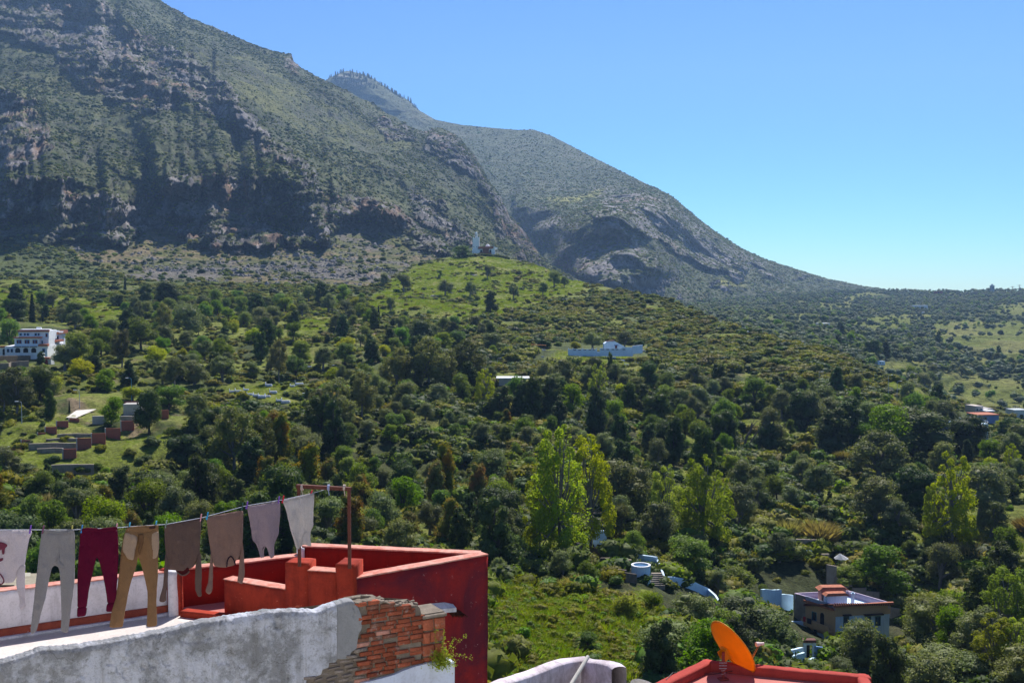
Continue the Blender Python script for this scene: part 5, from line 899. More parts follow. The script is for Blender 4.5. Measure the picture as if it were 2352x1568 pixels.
def cloth_mat(name, col, scale=120, trans=.35, col2=None):
    t = NT(name); g = t.geo(); n = t.noise(g, scale, 3, .6); c = t.ramp(n, [(.3, [v * .86 for v in col]), (.7, [min(1, v * 1.1) for v in col])]); c = t.mix(t.ramp(t.noise(g, 5, 4, .6), [(.4, 0.0), (.7, .22)]), c, [v * .72 for v in col])
    wv = t.n('TexWave'); wv.inputs['Scale'].default_value = 60; wv.inputs['Distortion'].default_value = 1.5; t.l(g, wv.inputs[0]); mp = t.n('Mapping'); mp.inputs['Scale'].default_value = (3, 3, .8); t.l(g, mp.inputs[0])
    h = t.math('ADD', t.math('MULTIPLY', wv.outputs['Fac'], .08), t.math('MULTIPLY', t.noise(mp.outputs[0], 6, 5, .6), 1.0)); nm = t.bump(h, .9, .035); t.l(c, t.b.inputs['Base Color']); t.b.inputs['Roughness'].default_value = .95; t.b.inputs['Specular IOR Level'].default_value = .1
    tr = t.n('BsdfTranslucent'); t.l(c, tr.inputs['Color']); t.l(nm, tr.inputs['Normal']); mx = t.n('MixShader'); mx.inputs[0].default_value = trans; t.l(t.b.outputs[0], mx.inputs[1]); t.l(tr.outputs[0], mx.inputs[2]); t.l(mx.outputs[0], t.out.inputs['Surface']); return t.m
def garment(name, outline, mat, parent=None, puff=.022, off=0.0, fold=.017, seed=0, step=.014, flat=False, fcx=None):
    """closed double-layer cloth over a picture outline on the plane of the line; layers bulge apart away from the hems"""
    W3 = [lpt(x, y) for x, y in outline]; o0 = Vector((LA[0], LA[1], 0)); uv = [((Vector((p.x, p.y, 0)) - o0).dot(Vector((ldir.x, ldir.y, 0))), p.z) for p in W3]
    # rounded, slightly wavy outline
    pts = []; n = len(uv)
    for i in range(n):
        a, b = uv[i], uv[(i + 1) % n]; k = max(1, int(math.dist(a, b) / step))
        for j in range(k): t_ = j / k; pts.append((a[0] + (b[0] - a[0]) * t_, a[1] + (b[1] - a[1]) * t_))
    ring = np.array(pts)
    for _ in range(2): ring = .25 * np.roll(ring, 1, 0) + .5 * ring + .25 * np.roll(ring, -1, 0)
    lo, hi = ring.min(0), ring.max(0); gx_, gy_ = np.meshgrid(np.arange(lo[0], hi[0], step), np.arange(lo[1], hi[1], step)); gx_ = gx_ + (np.arange(gx_.shape[0]) % 2)[:, None] * step / 2; q = np.stack([gx_.ravel(), gy_.ravel()], 1); ins = inpoly(q[:, 0], q[:, 1], [tuple(p) for p in ring]); q = q[ins]
    def dist(q):
        a = ring; b = np.roll(ring, -1, 0); o = np.full(len(q), 9.0)
        for i in range(len(a)):
            e = b[i] - a[i]; t_ = np.clip(((q - a[i]) @ e) / (e @ e + 1e-12), 0, 1); o = np.minimum(o, np.linalg.norm(q - a[i] - t_[:, None] * e, axis=1))
        return o
    dq = dist(q); q = q[dq > step * .55]; allp = np.concatenate([ring, q]); nr = len(ring)
    res = geometry.delaunay_2d_cdt([Vector(p) for p in allp], [], [list(range(nr))], 1, 1e-6); V2 = np.array([[v.x, v.y] for v in res[0]]); Fc = [f for f in res[2] if len(f) == 3]; dd = dist(V2); edge = dd < step * .2
    b = puff * np.sqrt(np.clip(dd / .06, 0, 1)); top = max(p[1] for p in ring); P3 = np.stack([V2[:, 0] * 1.0, V2[:, 1] * .28, V2[:, 0] * 0 + seed], 1); w = fold * 1.8 * fbm(P3 * 9.0, 3, 100 + seed) * sstep(0, .25, top - V2[:, 1]) + fold * .5 * fbm(np.stack([V2[:, 0], V2[:, 1], 0 * V2[:, 0]], 1) * 22, 3, 120 + seed)
    w = w + fold * 2.0 * sstep(.1, 1.0, top - V2[:, 1]) * vnoise(np.stack([V2[:, 0] * 2.2, V2[:, 1] * .8, V2[:, 0] * 0 + seed], 1), 7)
    def lay(s, extra):
        k = w + off + s * b + extra; return np.stack([o0.x + ldir.x * V2[:, 0] + ln.x * k, o0.y + ldir.y * V2[:, 0] + ln.y * k, V2[:, 1]], 1)
    if flat: A = lay(0, .0025); B = lay(0, -.0005)
    else:
        b2 = b * (1 + .5 * fbm(P3 * 14, 3, 130 + seed)); b = np.maximum(b2, 0); A = lay(1, .0); B = lay(-1, -.003)
    F_ = np.array(Fc); nv = len(V2); vs = np.concatenate([A, B]); bedge = {}
    for f in Fc:
        for i in range(3): e = (f[i], f[(i + 1) % 3]); bedge[e] = 1
    rim = [(a, b_, b_ + nv, a + nv) for (a, b_) in bedge if (b_, a) not in bedge]
    me = mesh_np(name, vs, [F_, F_[:, ::-1] + nv, np.array(rim)[:, ::-1]], mat, smooth=True); return link(name, me, parent)
def strip(pts, wd_): # outline of a thin band along picture points
    a, b = [], []
    for i, (x, y) in enumerate(pts):
        p, n = pts[max(0, i - 1)], pts[min(len(pts) - 1, i + 1)]; dx, dy = n[0] - p[0], n[1] - p[1]; l = math.hypot(dx, dy) + 1e-9; a.append((x - dy / l * wd_, y + dx / l * wd_)); b.append((x + dy / l * wd_, y - dx / l * wd_))
    return a + b[::-1]
Z1 = lambda l: [z1(*p) for p in l]; Z2 = lambda l: [z2(*p) for p in l]
def gar_root(name, x, y, lab, cat): return empty(name, lpt(x, y), lab, cat, 'washing on the clothesline')
# white printed shirt, hung upside down
g0 = gar_root('shirt', 0, 1217, 'white long-sleeved shirt with dark print, leftmost on the line and cut by the picture edge', 'shirt'); mw = cloth_mat('white_cotton', (.72, .66, .68), trans=.38)
garment('body', Z1([(-420, 446), (-200, 443), (0, 444), (238, 447), (238, 476), (222, 490), (206, 555), (192, 640), (184, 700), (165, 730), (132, 745), (118, 800), (95, 832), (20, 838), (-100, 850), (-420, 850)]), mw, g0, seed=1)
garment('sleeve', Z1([(122, 735), (150, 705), (186, 690), (183, 800), (186, 920), (190, 1008), (168, 1018), (152, 1036), (142, 1010), (146, 950), (130, 900), (120, 850)]), mw, g0, seed=2, off=.004, puff=.014)
mp_ = paint('print_ink', (.16, .035, .06), .3, 60, .9); mg = paint('faint_print', (.42, .36, .38), .2, 60, .9)
def printed(outs, mat, nm='print'):
    for o_ in outs: garment(nm, Z1(o_), mat, g0, off=.029, seed=1, flat=True, step=.008)
printed([[(-60, 520), (-20, 525), (20, 530), (52, 545), (52, 560), (34, 572), (30, 618), (14, 622), (10, 580), (-8, 592), (-10, 604), (-60, 600)], [(-60, 640), (0, 648), (22, 640), (20, 662), (-2, 672), (-60, 668)], strip([(-50, 735), (0, 762), (20, 790), (28, 815), (14, 836), (-30, 836)], 5)], mp_)
for k, (a, b) in enumerate(((2, 10), (13, 20), (24, 27), (32, 42), (46, 52), (55, 62), (66, 73))): printed([[(a, 500 + k % 2 * 2), (b, 500), (b, 509 - (k % 3) * 2), (a, 511)]], mg, 'lettering')
# grey long johns
g0 = gar_root('long_johns', 133, 1218, 'light grey long johns hanging between the white shirt and the maroon leggings', 'long johns'); mm = cloth_mat('grey_jersey', (.40, .385, .38))
garment('leg_fabric', Z1([(306, 450), (335, 436), (380, 445), (430, 448), (480, 444), (542, 434), (550, 470), (552, 640), (547, 800), (530, 930), (512, 1060), (498, 1190), (470, 1194), (443, 1182), (450, 1060), (448, 960), (445, 860), (437, 745), (428, 712), (405, 698), (383, 712), (366, 780), (350, 860), (333, 940), (300, 1050), (275, 1150), (268, 1180), (226, 1206), (220, 1180), (232, 1080), (245, 980), (258, 860), (270, 760), (283, 640), (292, 560)]), mm, g0, seed=3)
garment('waistband', Z1([(308, 448), (335, 434), (430, 448), (542, 432), (546, 462), (430, 480), (330, 468)]), mm, g0, off=.014, seed=3, puff=.012)
garment('fly_panel', Z1([(418, 480), (438, 480), (440, 600), (432, 660), (470, 700), (462, 735), (440, 720), (400, 665), (420, 650)]), mm, g0, off=.021, seed=3, flat=True)
# maroon leggings
g0 = gar_root('leggings', 225, 1215, 'dark maroon leggings hanging between the grey long johns and the beige trousers', 'leggings'); mm = cloth_mat('maroon_jersey', (.135, .008, .035), trans=.15)
garment('leg_fabric', Z1([(592, 436), (640, 424), (720, 432), (800, 430), (860, 418), (867, 480), (868, 640), (864, 800), (858, 900), (852, 985), (790, 985), (786, 940), (770, 850), (748, 740), (728, 670), (712, 640), (700, 680), (684, 750), (664, 820), (650, 900), (638, 1012), (568, 1012), (568, 900), (570, 760), (575, 640), (585, 530)]), mm, g0, seed=4)
garment('cuff', Z1([(568, 1008), (640, 1008), (636, 1050), (632, 1074), (565, 1084)]), mm, g0, seed=5, puff=.014); garment('cuff', Z1([(786, 980), (856, 980), (854, 1010), (846, 1042), (779, 1046)]), mm, g0, seed=6, puff=.014)
garment('waistband', Z1([(592, 434), (640, 422), (720, 432), (860, 416), (864, 444), (720, 462), (600, 456)]), mm, g0, off=.013, seed=4, puff=.012)
# beige trousers with the pockets turned out
g0 = gar_root('trousers', 325, 1208, 'tan-brown trousers hung inside out with beige pocket bags showing', 'trousers'); mm = cloth_mat('tan_denim', (.30, .175, .085), trans=.12); mp2 = cloth_mat('pocket_cotton', (.50, .36, .25), trans=.15)
garment('leg_fabric', Z1([(932, 424), (980, 430), (1040, 450), (1100, 440), (1160, 412), (1168, 480), (1166, 600), (1162, 800), (1152, 960), (1160, 1150), (1080, 1158), (1084, 1040), (1086, 900), (1062, 790), (1040, 700), (1018, 640), (1002, 720), (962, 830), (935, 960), (915, 1080), (905, 1158), (803, 1160), (820, 1040), (848, 950), (866, 850), (880, 720), (893, 600), (910, 490)]), mm, g0, seed=7)
garment('waistband', Z1([(930, 420), (1040, 410), (1162, 404), (1166, 436), (1100, 452), (1050, 464), (1000, 462), (926, 446)]), mm, g0, off=.012, seed=7, puff=.012)
garment('pocket_bag', Z1([(918, 458), (965, 470), (1008, 486), (1002, 540), (988, 590), (976, 662), (935, 652), (895, 590), (905, 520)]), mp2, g0, off=.020, seed=8, puff=.010)
garment('pocket_bag', Z1([(1086, 482), (1120, 462), (1163, 450), (1167, 530), (1164, 590), (1150, 645), (1095, 663), (1082, 580)]), mp2, g0, off=.020, seed=9, puff=.010)
garment('fly_panel', Z1([(1010, 468), (1056, 470), (1058, 520), (1040, 560), (1024, 632), (1010, 600), (1020, 550)]), cloth_mat('brown_fly', (.20, .11, .055), trans=.1), g0, off=.022, seed=8, puff=.008)
garment('label_patch', Z1([(1088, 412), (1140, 408), (1140, 430), (1090, 434)]), paint('leather_patch', (.06, .03, .025), .2, 30), g0, off=.028, seed=7, flat=True)
# dark brown jumper
g0 = gar_root('jumper', 420, 1197, 'dark taupe-brown jumper pegged upside down, left of the tan jumper', 'jumper'); mm = cloth_mat('taupe_wool', (.185, .125, .105), trans=.25)
garment('body', Z1([(1207, 402), (1340, 382), (1472, 356), (1478, 420), (1470, 500), (1466, 600), (1452, 650), (1436, 700), (1420, 722), (1385, 732), (1345, 742), (1290, 738), (1228, 736), (1222, 650), (1214, 560)]), mm, g0, seed=10)
garment('sleeve', Z1([(1216, 610), (1236, 650), (1234, 760), (1228, 850), (1218, 920), (1226, 962), (1200, 978), (1166, 966), (1180, 910), (1196, 850), (1204, 740)]), mm, g0, seed=11, off=.006, puff=.014)
garment('sleeve', Z1([(1436, 690), (1466, 590), (1478, 640), (1480, 760), (1477, 880), (1482, 928), (1454, 935), (1434, 880), (1430, 800)]), mm, g0, seed=12, off=.006, puff=.014)
garment('neck_opening', Z1([(1286, 742), (1302, 722), (1322, 706), (1350, 698), (1378, 706), (1394, 735), (1380, 758), (1350, 776), (1318, 770)]), cloth_mat('maroon_lining', (.09, .015, .018), trans=.1), g0, seed=13, off=.004, puff=.012)
garment('button_placket', Z1([(1330, 614), (1352, 612), (1352, 700), (1328, 702)]), mm, g0, off=.027, seed=10, flat=True); garment('collar', Z1(strip([(1290, 740), (1320, 770), (1350, 776), (1385, 752), (1392, 735)], 5)), mm, g0, seed=13, off=.02, puff=.006)
# tan jumper
g0 = gar_root('jumper', 520, 1180, 'lighter tan jumper with navy neck trim pegged upside down, right of the brown jumper', 'jumper'); mm = cloth_mat('tan_wool', (.33, .215, .175), trans=.28)
garment('body', Z1([(1516, 347), (1650, 322), (1788, 299), (1786, 400), (1782, 520), (1768, 600), (1764, 650), (1738, 664), (1728, 705), (1700, 712), (1665, 720), (1600, 716), (1568, 702), (1552, 610), (1535, 500)]), mm, g0, seed=14)
garment('sleeve', Z1([(1550, 590), (1566, 700), (1566, 800), (1562, 880), (1552, 908), (1540, 919), (1508, 899), (1514, 872), (1530, 830), (1540, 720)]), mm, g0, seed=15, off=.006, puff=.014)
garment('sleeve', Z1([(1782, 525), (1792, 620), (1798, 760), (1788, 810), (1778, 842), (1740, 820), (1750, 790), (1758, 730), (1764, 640)]), mm, g0, seed=16, off=.006, puff=.014)
garment('neck_trim', Z1(strip([(1662, 715), (1664, 670), (1676, 640), (1692, 630), (1708, 648), (1722, 680), (1726, 702)], 4.5)), cloth_mat('navy_trim', (.025, .015, .035), trans=.1), g0, off=.027, seed=14, flat=True, step=.007)
# tank tops
g0 = gar_root('tank_top', 604, 1158, 'pale lilac tank top pegged upside down, left of the white one', 'tank top'); mm = cloth_mat('lilac_cotton', (.46, .37, .41), trans=.35)
garment('body', [(567.5, 1163), (605, 1157), (643, 1150), (644, 1180), (640, 1228), (634, 1240), (629, 1254), (629, 1277), (622, 1282), (617, 1274), (613, 1255), (607, 1252), (603, 1260), (603, 1282), (598, 1281), (594, 1262), (588, 1248), (580, 1240), (575, 1205)], mm, g0, seed=17)
garment('armhole_trim', strip([(580, 1240), (590, 1246), (596, 1262), (599, 1280)], 1.2), mm, g0, seed=17, off=.02, puff=.004, step=.007); garment('neck_trim', strip([(604, 1280), (604, 1262), (608, 1252), (614, 1258), (618, 1274), (622, 1281)], 1.3), mm, g0, seed=17, off=.02, puff=.004, step=.007)
g0 = gar_root('tank_top', 683, 1139, 'white tank top pegged upside down, last garment before the rusty frame', 'tank top'); mm = cloth_mat('white_rib', (.74, .70, .68), trans=.4)
garment('body', Z2([(113, 224), (230, 196), (346, 166), (350, 186), (344, 300), (343, 388), (347, 408), (326, 450), (318, 540), (323, 566), (300, 560), (286, 548), (262, 556), (250, 562), (240, 586), (222, 584), (206, 540), (192, 490), (180, 455), (165, 390), (140, 290)]), mm, g0, seed=18)
garment('armhole_trim', Z2(strip([(184, 455), (206, 490), (222, 540), (238, 584)], 3.5)), mm, g0, seed=18, off=.022, puff=.004, step=.007); garment('neck_trim', Z2(strip([(252, 556), (256, 500), (272, 466), (292, 456), (308, 472), (314, 515), (320, 562)], 3.5)), mm, g0, seed=18, off=.022, puff=.004, step=.007)
garment('hem', Z2(strip([(116, 236), (230, 208), (346, 178)], 9)), mm, g0, seed=18, off=.012, puff=.006)

# ---- things beyond the white parapet
sr = empty('balcony_railing', V(12, 1362, 17), 'dark wooden railing of a lower balcony behind the white shirt', 'railing'); mdk = paint('dark_wood', (.07, .05, .04), .3, 10)
bm = bmesh.new(); btube(bm, [V(-40, 1345, 17), V(32, 1345, 17)], .02, 6); bm_link('rail', bm, mdk, sr)
for k in range(9):
    bm = bmesh.new(); btube(bm, [V(-36 + k * 8.4, 1345, 17), V(-36 + k * 8.4, 1362, 17)], .014, 6); bm_link('baluster', bm, mdk, sr)
bs = bmesh.new()
for k in range(5): p = V(26 + 13 * k, 1350 - 6.5 * k, 17 + .35 * k); bbox(bs, p, (.62 - .05 * k, .28, .05), .1)
bs2 = tag(bm_link('wooden_stairs', bs, paint('pale_planks', (.30, .27, .20), .3, 8)), 'pale plank steps showing between the white shirt and the long johns', 'stairs')
bm = bmesh.new(); bprism(bm, [gx(-260, 16.4), gx(60, 16.4), gx(70, 18.5), gx(-260, 18.5)], -8, -4.85); tag(bm_link('lower_roof', bm, paint('lower_roof_render', (.40, .38, .30), .3, 3)), 'flat pale roof of a lower house beyond the white parapet, at the left edge', 'house')

# ---- lavender parapet, pole, white dish and red roof with the orange dish
def z3(x, y): return (1127 + x / 3.657, 1139.2 + y / 3.657)
def z4(x, y): return (1739.4 + x / 3.657, 1139.2 + y / 3.657)
dm = 15.5; fpts = [z3(*p) for p in [(60, 1640), (150, 1556), (300, 1520), (450, 1470), (560, 1415), (640, 1382), (705, 1370), (790, 1374), (880, 1385), (960, 1395), (1005, 1412), (1022, 1440), (1026, 1640)]]
A0, B0 = gx(1125, 14.2), gx(1360, 16.2); C0, D0 = gx(1345, 16.0), gx(1410, 15.2)
fv = []; bm = bmesh.new()
tp = [(1120, 1588, 13.6), (1165, 1566, 14.2), (1200, 1556, 14.6), (1240, 1542, 15.0), (1280, 1526, 15.4), (1310, 1517, 15.7), (1333, 1515, 15.9), (1350, 1517, 15.6), (1375, 1520, 15.2), (1395, 1525, 14.9), (1405, 1533, 14.75)]
cv = []
tpd = [np.array([np.interp(u, range(len(tp)), [q[k] for q in tp]) for k in range(3)]) for u in np.linspace(0, len(tp) - 1, 61)]
for i, (x, y, d) in enumerate(tpd):
    p = V(x, y, d); a = Vector(V(*tpd[max(i - 1, 0)])); b = Vector(V(*tpd[min(i + 1, 60)])); tdir = (b - a); tdir.z = 0; tdir.normalize(); n = Vector((tdir.y, -tdir.x, 0)); n = n if n.dot(Vector((p.x, p.y, 0))) < 0 else -n; row = []
    for kz in range(26): row.append(p + n * .0 - Vector((0, 0, (25 - kz) * .06 + .035)))
    for a_ in (20, 55, 90, 125, 160): row.append(p - n * (.11 - .11 * math.cos(R(a_))) + Vector((0, 0, -.035 + .045 * math.sin(R(a_)))))
    row.append(p - n * .22 - Vector((0, 0, .1))); row.append(p - n * .22 - Vector((0, 0, 1.5))); cv.append(row)
Gv = np.array([[list(q) for q in r_] for r_ in cv]); Gv += (fbm(Gv * 5, 4, 61) * .018)[..., None] * np.array([0, -.7, .7]); me = mesh_np('parapet', Gv.reshape(-1, 3), grid_faces(*Gv.shape[:2]), M_LAV)
tag(link('curved_parapet', me), 'mould-streaked lilac-white parapet with rounded top at the bottom centre edge', 'parapet')
bm = bmesh.new(); btube(bm, [V(1306, 1580, 14.6), V(1350.5, 1507, 15.2)], .028, 10); tag(bm_link('leaning_pole', bm, paint('pale_plastic', (.48, .47, .43), .2, 12, .6)), 'pale plastic pole leaning on the lilac-white parapet', 'pole')

ZR = -8.1; hp = lambda x, y, z=ZR: tuple(HP(x, y, z))[:2]
bl, br, fl = hp(1618, 1512), hp(1993, 1546), hp(1470, 1582)
rr_ = empty('red_roof_house', (br[0], br[1], ZR), 'red-painted flat roof with low parapets and pink floor, carrying the orange satellite dish', 'house')
frr = (br[0] - .55, br[1] - 3.4); inn = [fl, bl, br, frr]
bm = bmesh.new(); bprism(bm, [fl, bl, br, frr, (fl[0] + .5, fl[1] - 2)], -14, ZR - .26); bm_link('body', bm, plaster('white_house_render', (.66, .66, .72), (.4, .4, .42), .4, .4), rr_)
bm = bmesh.new(); bprism(bm, [(fl[0] + .05, fl[1]), (bl[0], bl[1] - .05), (br[0] - .05, br[1] - .02), frr, (fl[0] + .5, fl[1] - 2)], ZR - .26, ZR - .19); bm_link('roof_floor', bm, M_PINK, rr_)
def thickwall(a, b, inward, th, z0_, z1_, mat, parent, nm='parapet'):
    a, b = Vector(a), Vector(b); iw = Vector(inward).normalized() * th; L = (b - a).length; nu = int(L / .12); cols = []
    for i in range(nu + 1):
        t_ = i / nu; p = a.lerp(b, t_); row = [(p.x, p.y, z0_)]
        for k in range(4): row.append((p.x, p.y, z0_ + (z1_ - z0_) * (k + 1) / 4 - (.02 if k == 3 else 0)))
        for k in range(1, 5): q = p + iw * k / 5; row.append((q.x, q.y, z1_))
        q = p + iw
        for k in range(5): row.append((q.x, q.y, z1_ - .02 - (z1_ - z0_ - .02) * k / 4))
        cols.append(row)
    G = np.array(cols); G += (fbm(G * 5, 4, 71) * .022)[..., None] * np.array([.4, .4, .8]); k = G.shape[1]; me = mesh_np(nm, G.reshape(-1, 3), [grid_faces(*G.shape[:2]), np.array([list(range(k))]), np.array([[(len(cols) - 1) * k + j for j in range(k)][::-1]])], mat); bm = bmesh.new(); bm.from_mesh(me); bmesh.ops.recalc_face_normals(bm, faces=bm.faces); bm.to_mesh(me); bm.free(); return link(nm, me, parent)
thickwall(bl, br, (0, -1), .26, ZR - .6, ZR, M_REDROOF, rr_); thickwall(fl, (bl[0] - .02, bl[1] - .02), (1, -.35), .28, ZR - .6, ZR + .003, M_REDROOF, rr_); thickwall(br, frr, (-1, .1), .24, ZR - .6, ZR - .003, M_REDROOF, rr_)
# orange dish
M_DISH = paint('orange_dish_paint', (.76, .27, .010), .10, 5, .38, .05, .003); M_POLE = paint('red_pole_paint', (.30, .05, .035), .3, 10, .6)
n3 = Vector((.777, .39, .49)).normalized(); dc = V(1683, 1485, 23.3); RD = .63; up = Vector((0, 0, 1)); ax = (up - n3 * up.dot(n3)).normalized(); ay = n3.cross(ax)
ds = empty('satellite_dish', HP(1661, 1560, ZR - .19), 'orange satellite dish on a red pole standing on the red roof', 'satellite dish')
bm = bmesh.new(); rings = []
for i in range(13):
    r_ = RD * i / 12; hgt = .17 * (i / 12) ** 2 - .17; rings.append([bm.verts.new(dc + ax * r_ * 1.06 * math.cos(a) + ay * r_ * math.sin(a) + n3 * hgt) for a in np.linspace(0, 2 * math.pi, 48, endpoint=False)] if i else [bm.verts.new(dc + n3 * hgt)])
for k in range(48): bm.faces.new((rings[0][0], rings[1][k], rings[1][(k + 1) % 48]))
for i in range(1, 12):
    for k in range(48): bm.faces.new((rings[i][k], rings[i + 1][k], rings[i + 1][(k + 1) % 48], rings[i][(k + 1) % 48]))
rim = [v.co.copy() for v in rings[12]]; bmesh.ops.solidify(bm, geom=bm.faces[:], thickness=.008); btube(bm, rim + [rim[0]], .011, 6, False); bm_link('reflector', bm, M_DISH, ds, True)
base = HP(1661, 1560, ZR - .19); pt = Vector((base.x, base.y, dc.z + .03)); bm = bmesh.new(); btube(bm, [base, pt], .032, 12); bbox(bm, base + Vector((0, 0, .02)), (.2, .16, .04), .3, .008); bm_link('pole', bm, M_POLE, ds)
bc = dc - n3 * .20; bm = bmesh.new(); M_ = Matrix.Translation(bc) @ Matrix((ay, ax, n3)).transposed().to_4x4(); c0 = bmesh.ops.create_cube(bm, size=1); bmesh.ops.transform(bm, matrix=M_ @ Matrix.Diagonal((.20, .26, .05, 1)), verts=c0['verts'])
for s in (-1, 1): c0 = bmesh.ops.create_cube(bm, size=1); bmesh.ops.transform(bm, matrix=Matrix.Translation(-n3 * .07) @ M_ @ Matrix.Translation((s * .08, 0, 0)) @ Matrix.Diagonal((.014, .2, .15, 1)), verts=c0['verts'])
btube(bm, [bc - n3 * .12, Vector((pt.x, pt.y, bc.z - .02))], .028, 8); btube(bm, [bc - ax * .08 - n3 * .02, dc - ax * RD * .88 - n3 * .06], .018, 6); bm_link('bracket', bm, M_DISH, ds)
for k in range(3):
    bm = bmesh.new(); btube(bm, [Vector((pt.x - .09, pt.y - .03, pt.z - .22 - .06 * k)), Vector((pt.x + .07, pt.y - .03, pt.z - .22 - .06 * k))], .008, 6); bm_link('clamp_bolt', bm, paint('steel', (.45, .45, .45), .1, 20, .4), ds)
lb = dc - ax * RD * 1.02 - n3 * .02; le = V(1745, 1478, 23.5) ; bm = bmesh.new(); btube(bm, [lb - n3 * .06, lb.lerp(le, .5) + n3 * .02, le], .014, 8); btube(bm, [lb + ay * .08, le], .009, 6); bm_link('arm', bm, M_DISH, ds)
bm = bmesh.new(); dr_ = (dc - le).normalized(); btube(bm, [le - dr_ * .10, le - dr_ * .02, le + dr_ * .02, le + dr_ * .09, le + dr_ * .10], [.03, .035, .045, .052, .03], 14); bm_link('receiver', bm, paint('receiver_plastic', (.75, .60, .55), .1, 10, .5), ds)
bm = bmesh.new(); btube(bm, [z_ for z_ in [HP(1530, 1560, ZR + .01), HP(1545, 1544, ZR + .02), HP(1600, 1546, ZR - .15), HP(1640, 1547, ZR - .17), Vector((base.x + .05, base.y, base.z + .16)), HP(1690, 1538, ZR - .17), HP(1712, 1540, ZR - .16), V(1718, 1525, 23.3), le]], .008, 5); tag(bm_link('cable', bm, paint('black_cable', (.03, .03, .035), .2, 20, .5)), 'black antenna cable running over the red roof to the orange dish', 'cable')
bm = bmesh.new(); btube(bm, [base + Vector((.04 * math.cos(a) , .04 * math.sin(a), .08 + .012 * a)) for a in np.linspace(0, 14, 30)], .006, 5); tag(bm_link('wire_tie', bm, paint('pale_wire', (.5, .45, .42), .2, 20, .5)), 'pale wire wound round the foot of the red dish pole', 'wire')
# white dish seen from behind at the bottom edge
wd_ = empty('satellite_dish', V(1500, 1610, 20), 'pale grey-white satellite dish only just rising above the bottom edge', 'satellite dish'); dcw = V(1494, 1592, 20); n3 = Vector((.5, .62, .6)).normalized(); ax = (up - n3 * up.dot(n3)).normalized(); ay = n3.cross(ax); bm = bmesh.new(); rings = []
for i in range(9):
    r_ = .42 * i / 8; rings.append([bm.verts.new(dcw + ax * r_ * math.cos(a) + ay * r_ * math.sin(a) + n3 * (.12 * (i / 8) ** 2 - .12)) for a in np.linspace(0, 2 * math.pi, 36, endpoint=False)] if i else [bm.verts.new(dcw - n3 * .12)])
for k in range(36): bm.faces.new((rings[0][0], rings[1][k], rings[1][(k + 1) % 36]))
for i in range(1, 8):
    for k in range(36): bm.faces.new((rings[i][k], rings[i + 1][k], rings[i + 1][(k + 1) % 36], rings[i][(k + 1) % 36]))
bmesh.ops.solidify(bm, geom=bm.faces[:], thickness=.008); bm_link('reflector', bm, paint('dish_white', (.62, .60, .57), .1, 5, .5), wd_, True)
bm = bmesh.new(); btube(bm, [dcw - n3 * .12, Vector((dcw.x - .1, dcw.y - .1, dcw.z - .4)), Vector((dcw.x - .1, dcw.y - .1, dcw.z - 1.5))], .03, 8); bm_link('pole', bm, M_POLE, wd_)
print('foreground', round(time.time() - T0, 1))
# ================================================================== buildings and other built things on the slopes
def z5(x, y): return (x / 3.657, 710.5 + y / 3.657)
def z6(x, y): return (612.5 + x / 3.657, 710.5 + y / 3.657)
def z7(x, y): return (1188.2 + x / 3.657, 710.5 + y / 3.657)
def z8(x, y): return (1739.4 + x / 3.657, 710.5 + y / 3.657)
def zh(x, y): return (x / 10.67, 722.7 + y / 10.67)
def zm(x, y): return (1029 + x / 16, 514.5 + y / 16)
M_BLUEW = plaster('pale_blue_wash', (.66, .83, .97), (.45, .58, .76), .5, .4, .35, .3); M_CYANW = plaster('cyan_wash', (.62, .82, .90), (.35, .50, .60), .4, .3, .4, .3); M_WH = plaster('hillside_white', (.86, .87, .90), (.5, .52, .56), .35, .2, .3, .2)
M_BROWN = plaster('brown_render', (.62, .40, .22), (.48, .31, .17), .5, .2, .4, .3); M_CONC = plaster('garden_concrete', (.33, .28, .225), (.19, .16, .13), .7, .5, .5, .6); M_TERR = paint('clay_roof_tiles', (.42, .15, .085), .35, 2.5); M_LAVW = plaster('lavender_wash', (.52, .44, .54), (.42, .34, .5), .4, .2, .5, .2)
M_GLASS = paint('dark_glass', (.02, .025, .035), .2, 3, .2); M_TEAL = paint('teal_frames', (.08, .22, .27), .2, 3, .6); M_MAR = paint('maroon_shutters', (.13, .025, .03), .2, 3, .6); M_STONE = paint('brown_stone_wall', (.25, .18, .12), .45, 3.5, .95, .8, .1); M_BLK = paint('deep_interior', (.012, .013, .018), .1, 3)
M_BRIC = NT('red_brick_wall'); _g = M_BRIC.geo(); _b = M_BRIC.n('TexBrick'); _b.inputs['Scale'].default_value = 2.2; _b.inputs['Color1'].default_value = (.46, .12, .07, 1); _b.inputs['Color2'].default_value = (.36, .09, .055, 1); _b.inputs['Mortar'].default_value = (.16, .13, .11, 1); _mp = M_BRIC.n('Mapping'); _mp.inputs['Rotation'].default_value = (math.pi / 2, 0, 0); M_BRIC.l(_g, _mp.inputs[0]); M_BRIC.l(_mp.outputs[0], _b.inputs['Vector']); M_BRICK2 = M_BRIC.fin(M_BRIC.mix(M_BRIC.ramp(M_BRIC.noise(_g, 1.2, 5, .7), [(.4, 0.), (.7, .5)]), _b.outputs['Color'], (.15, .09, .07)), .95)
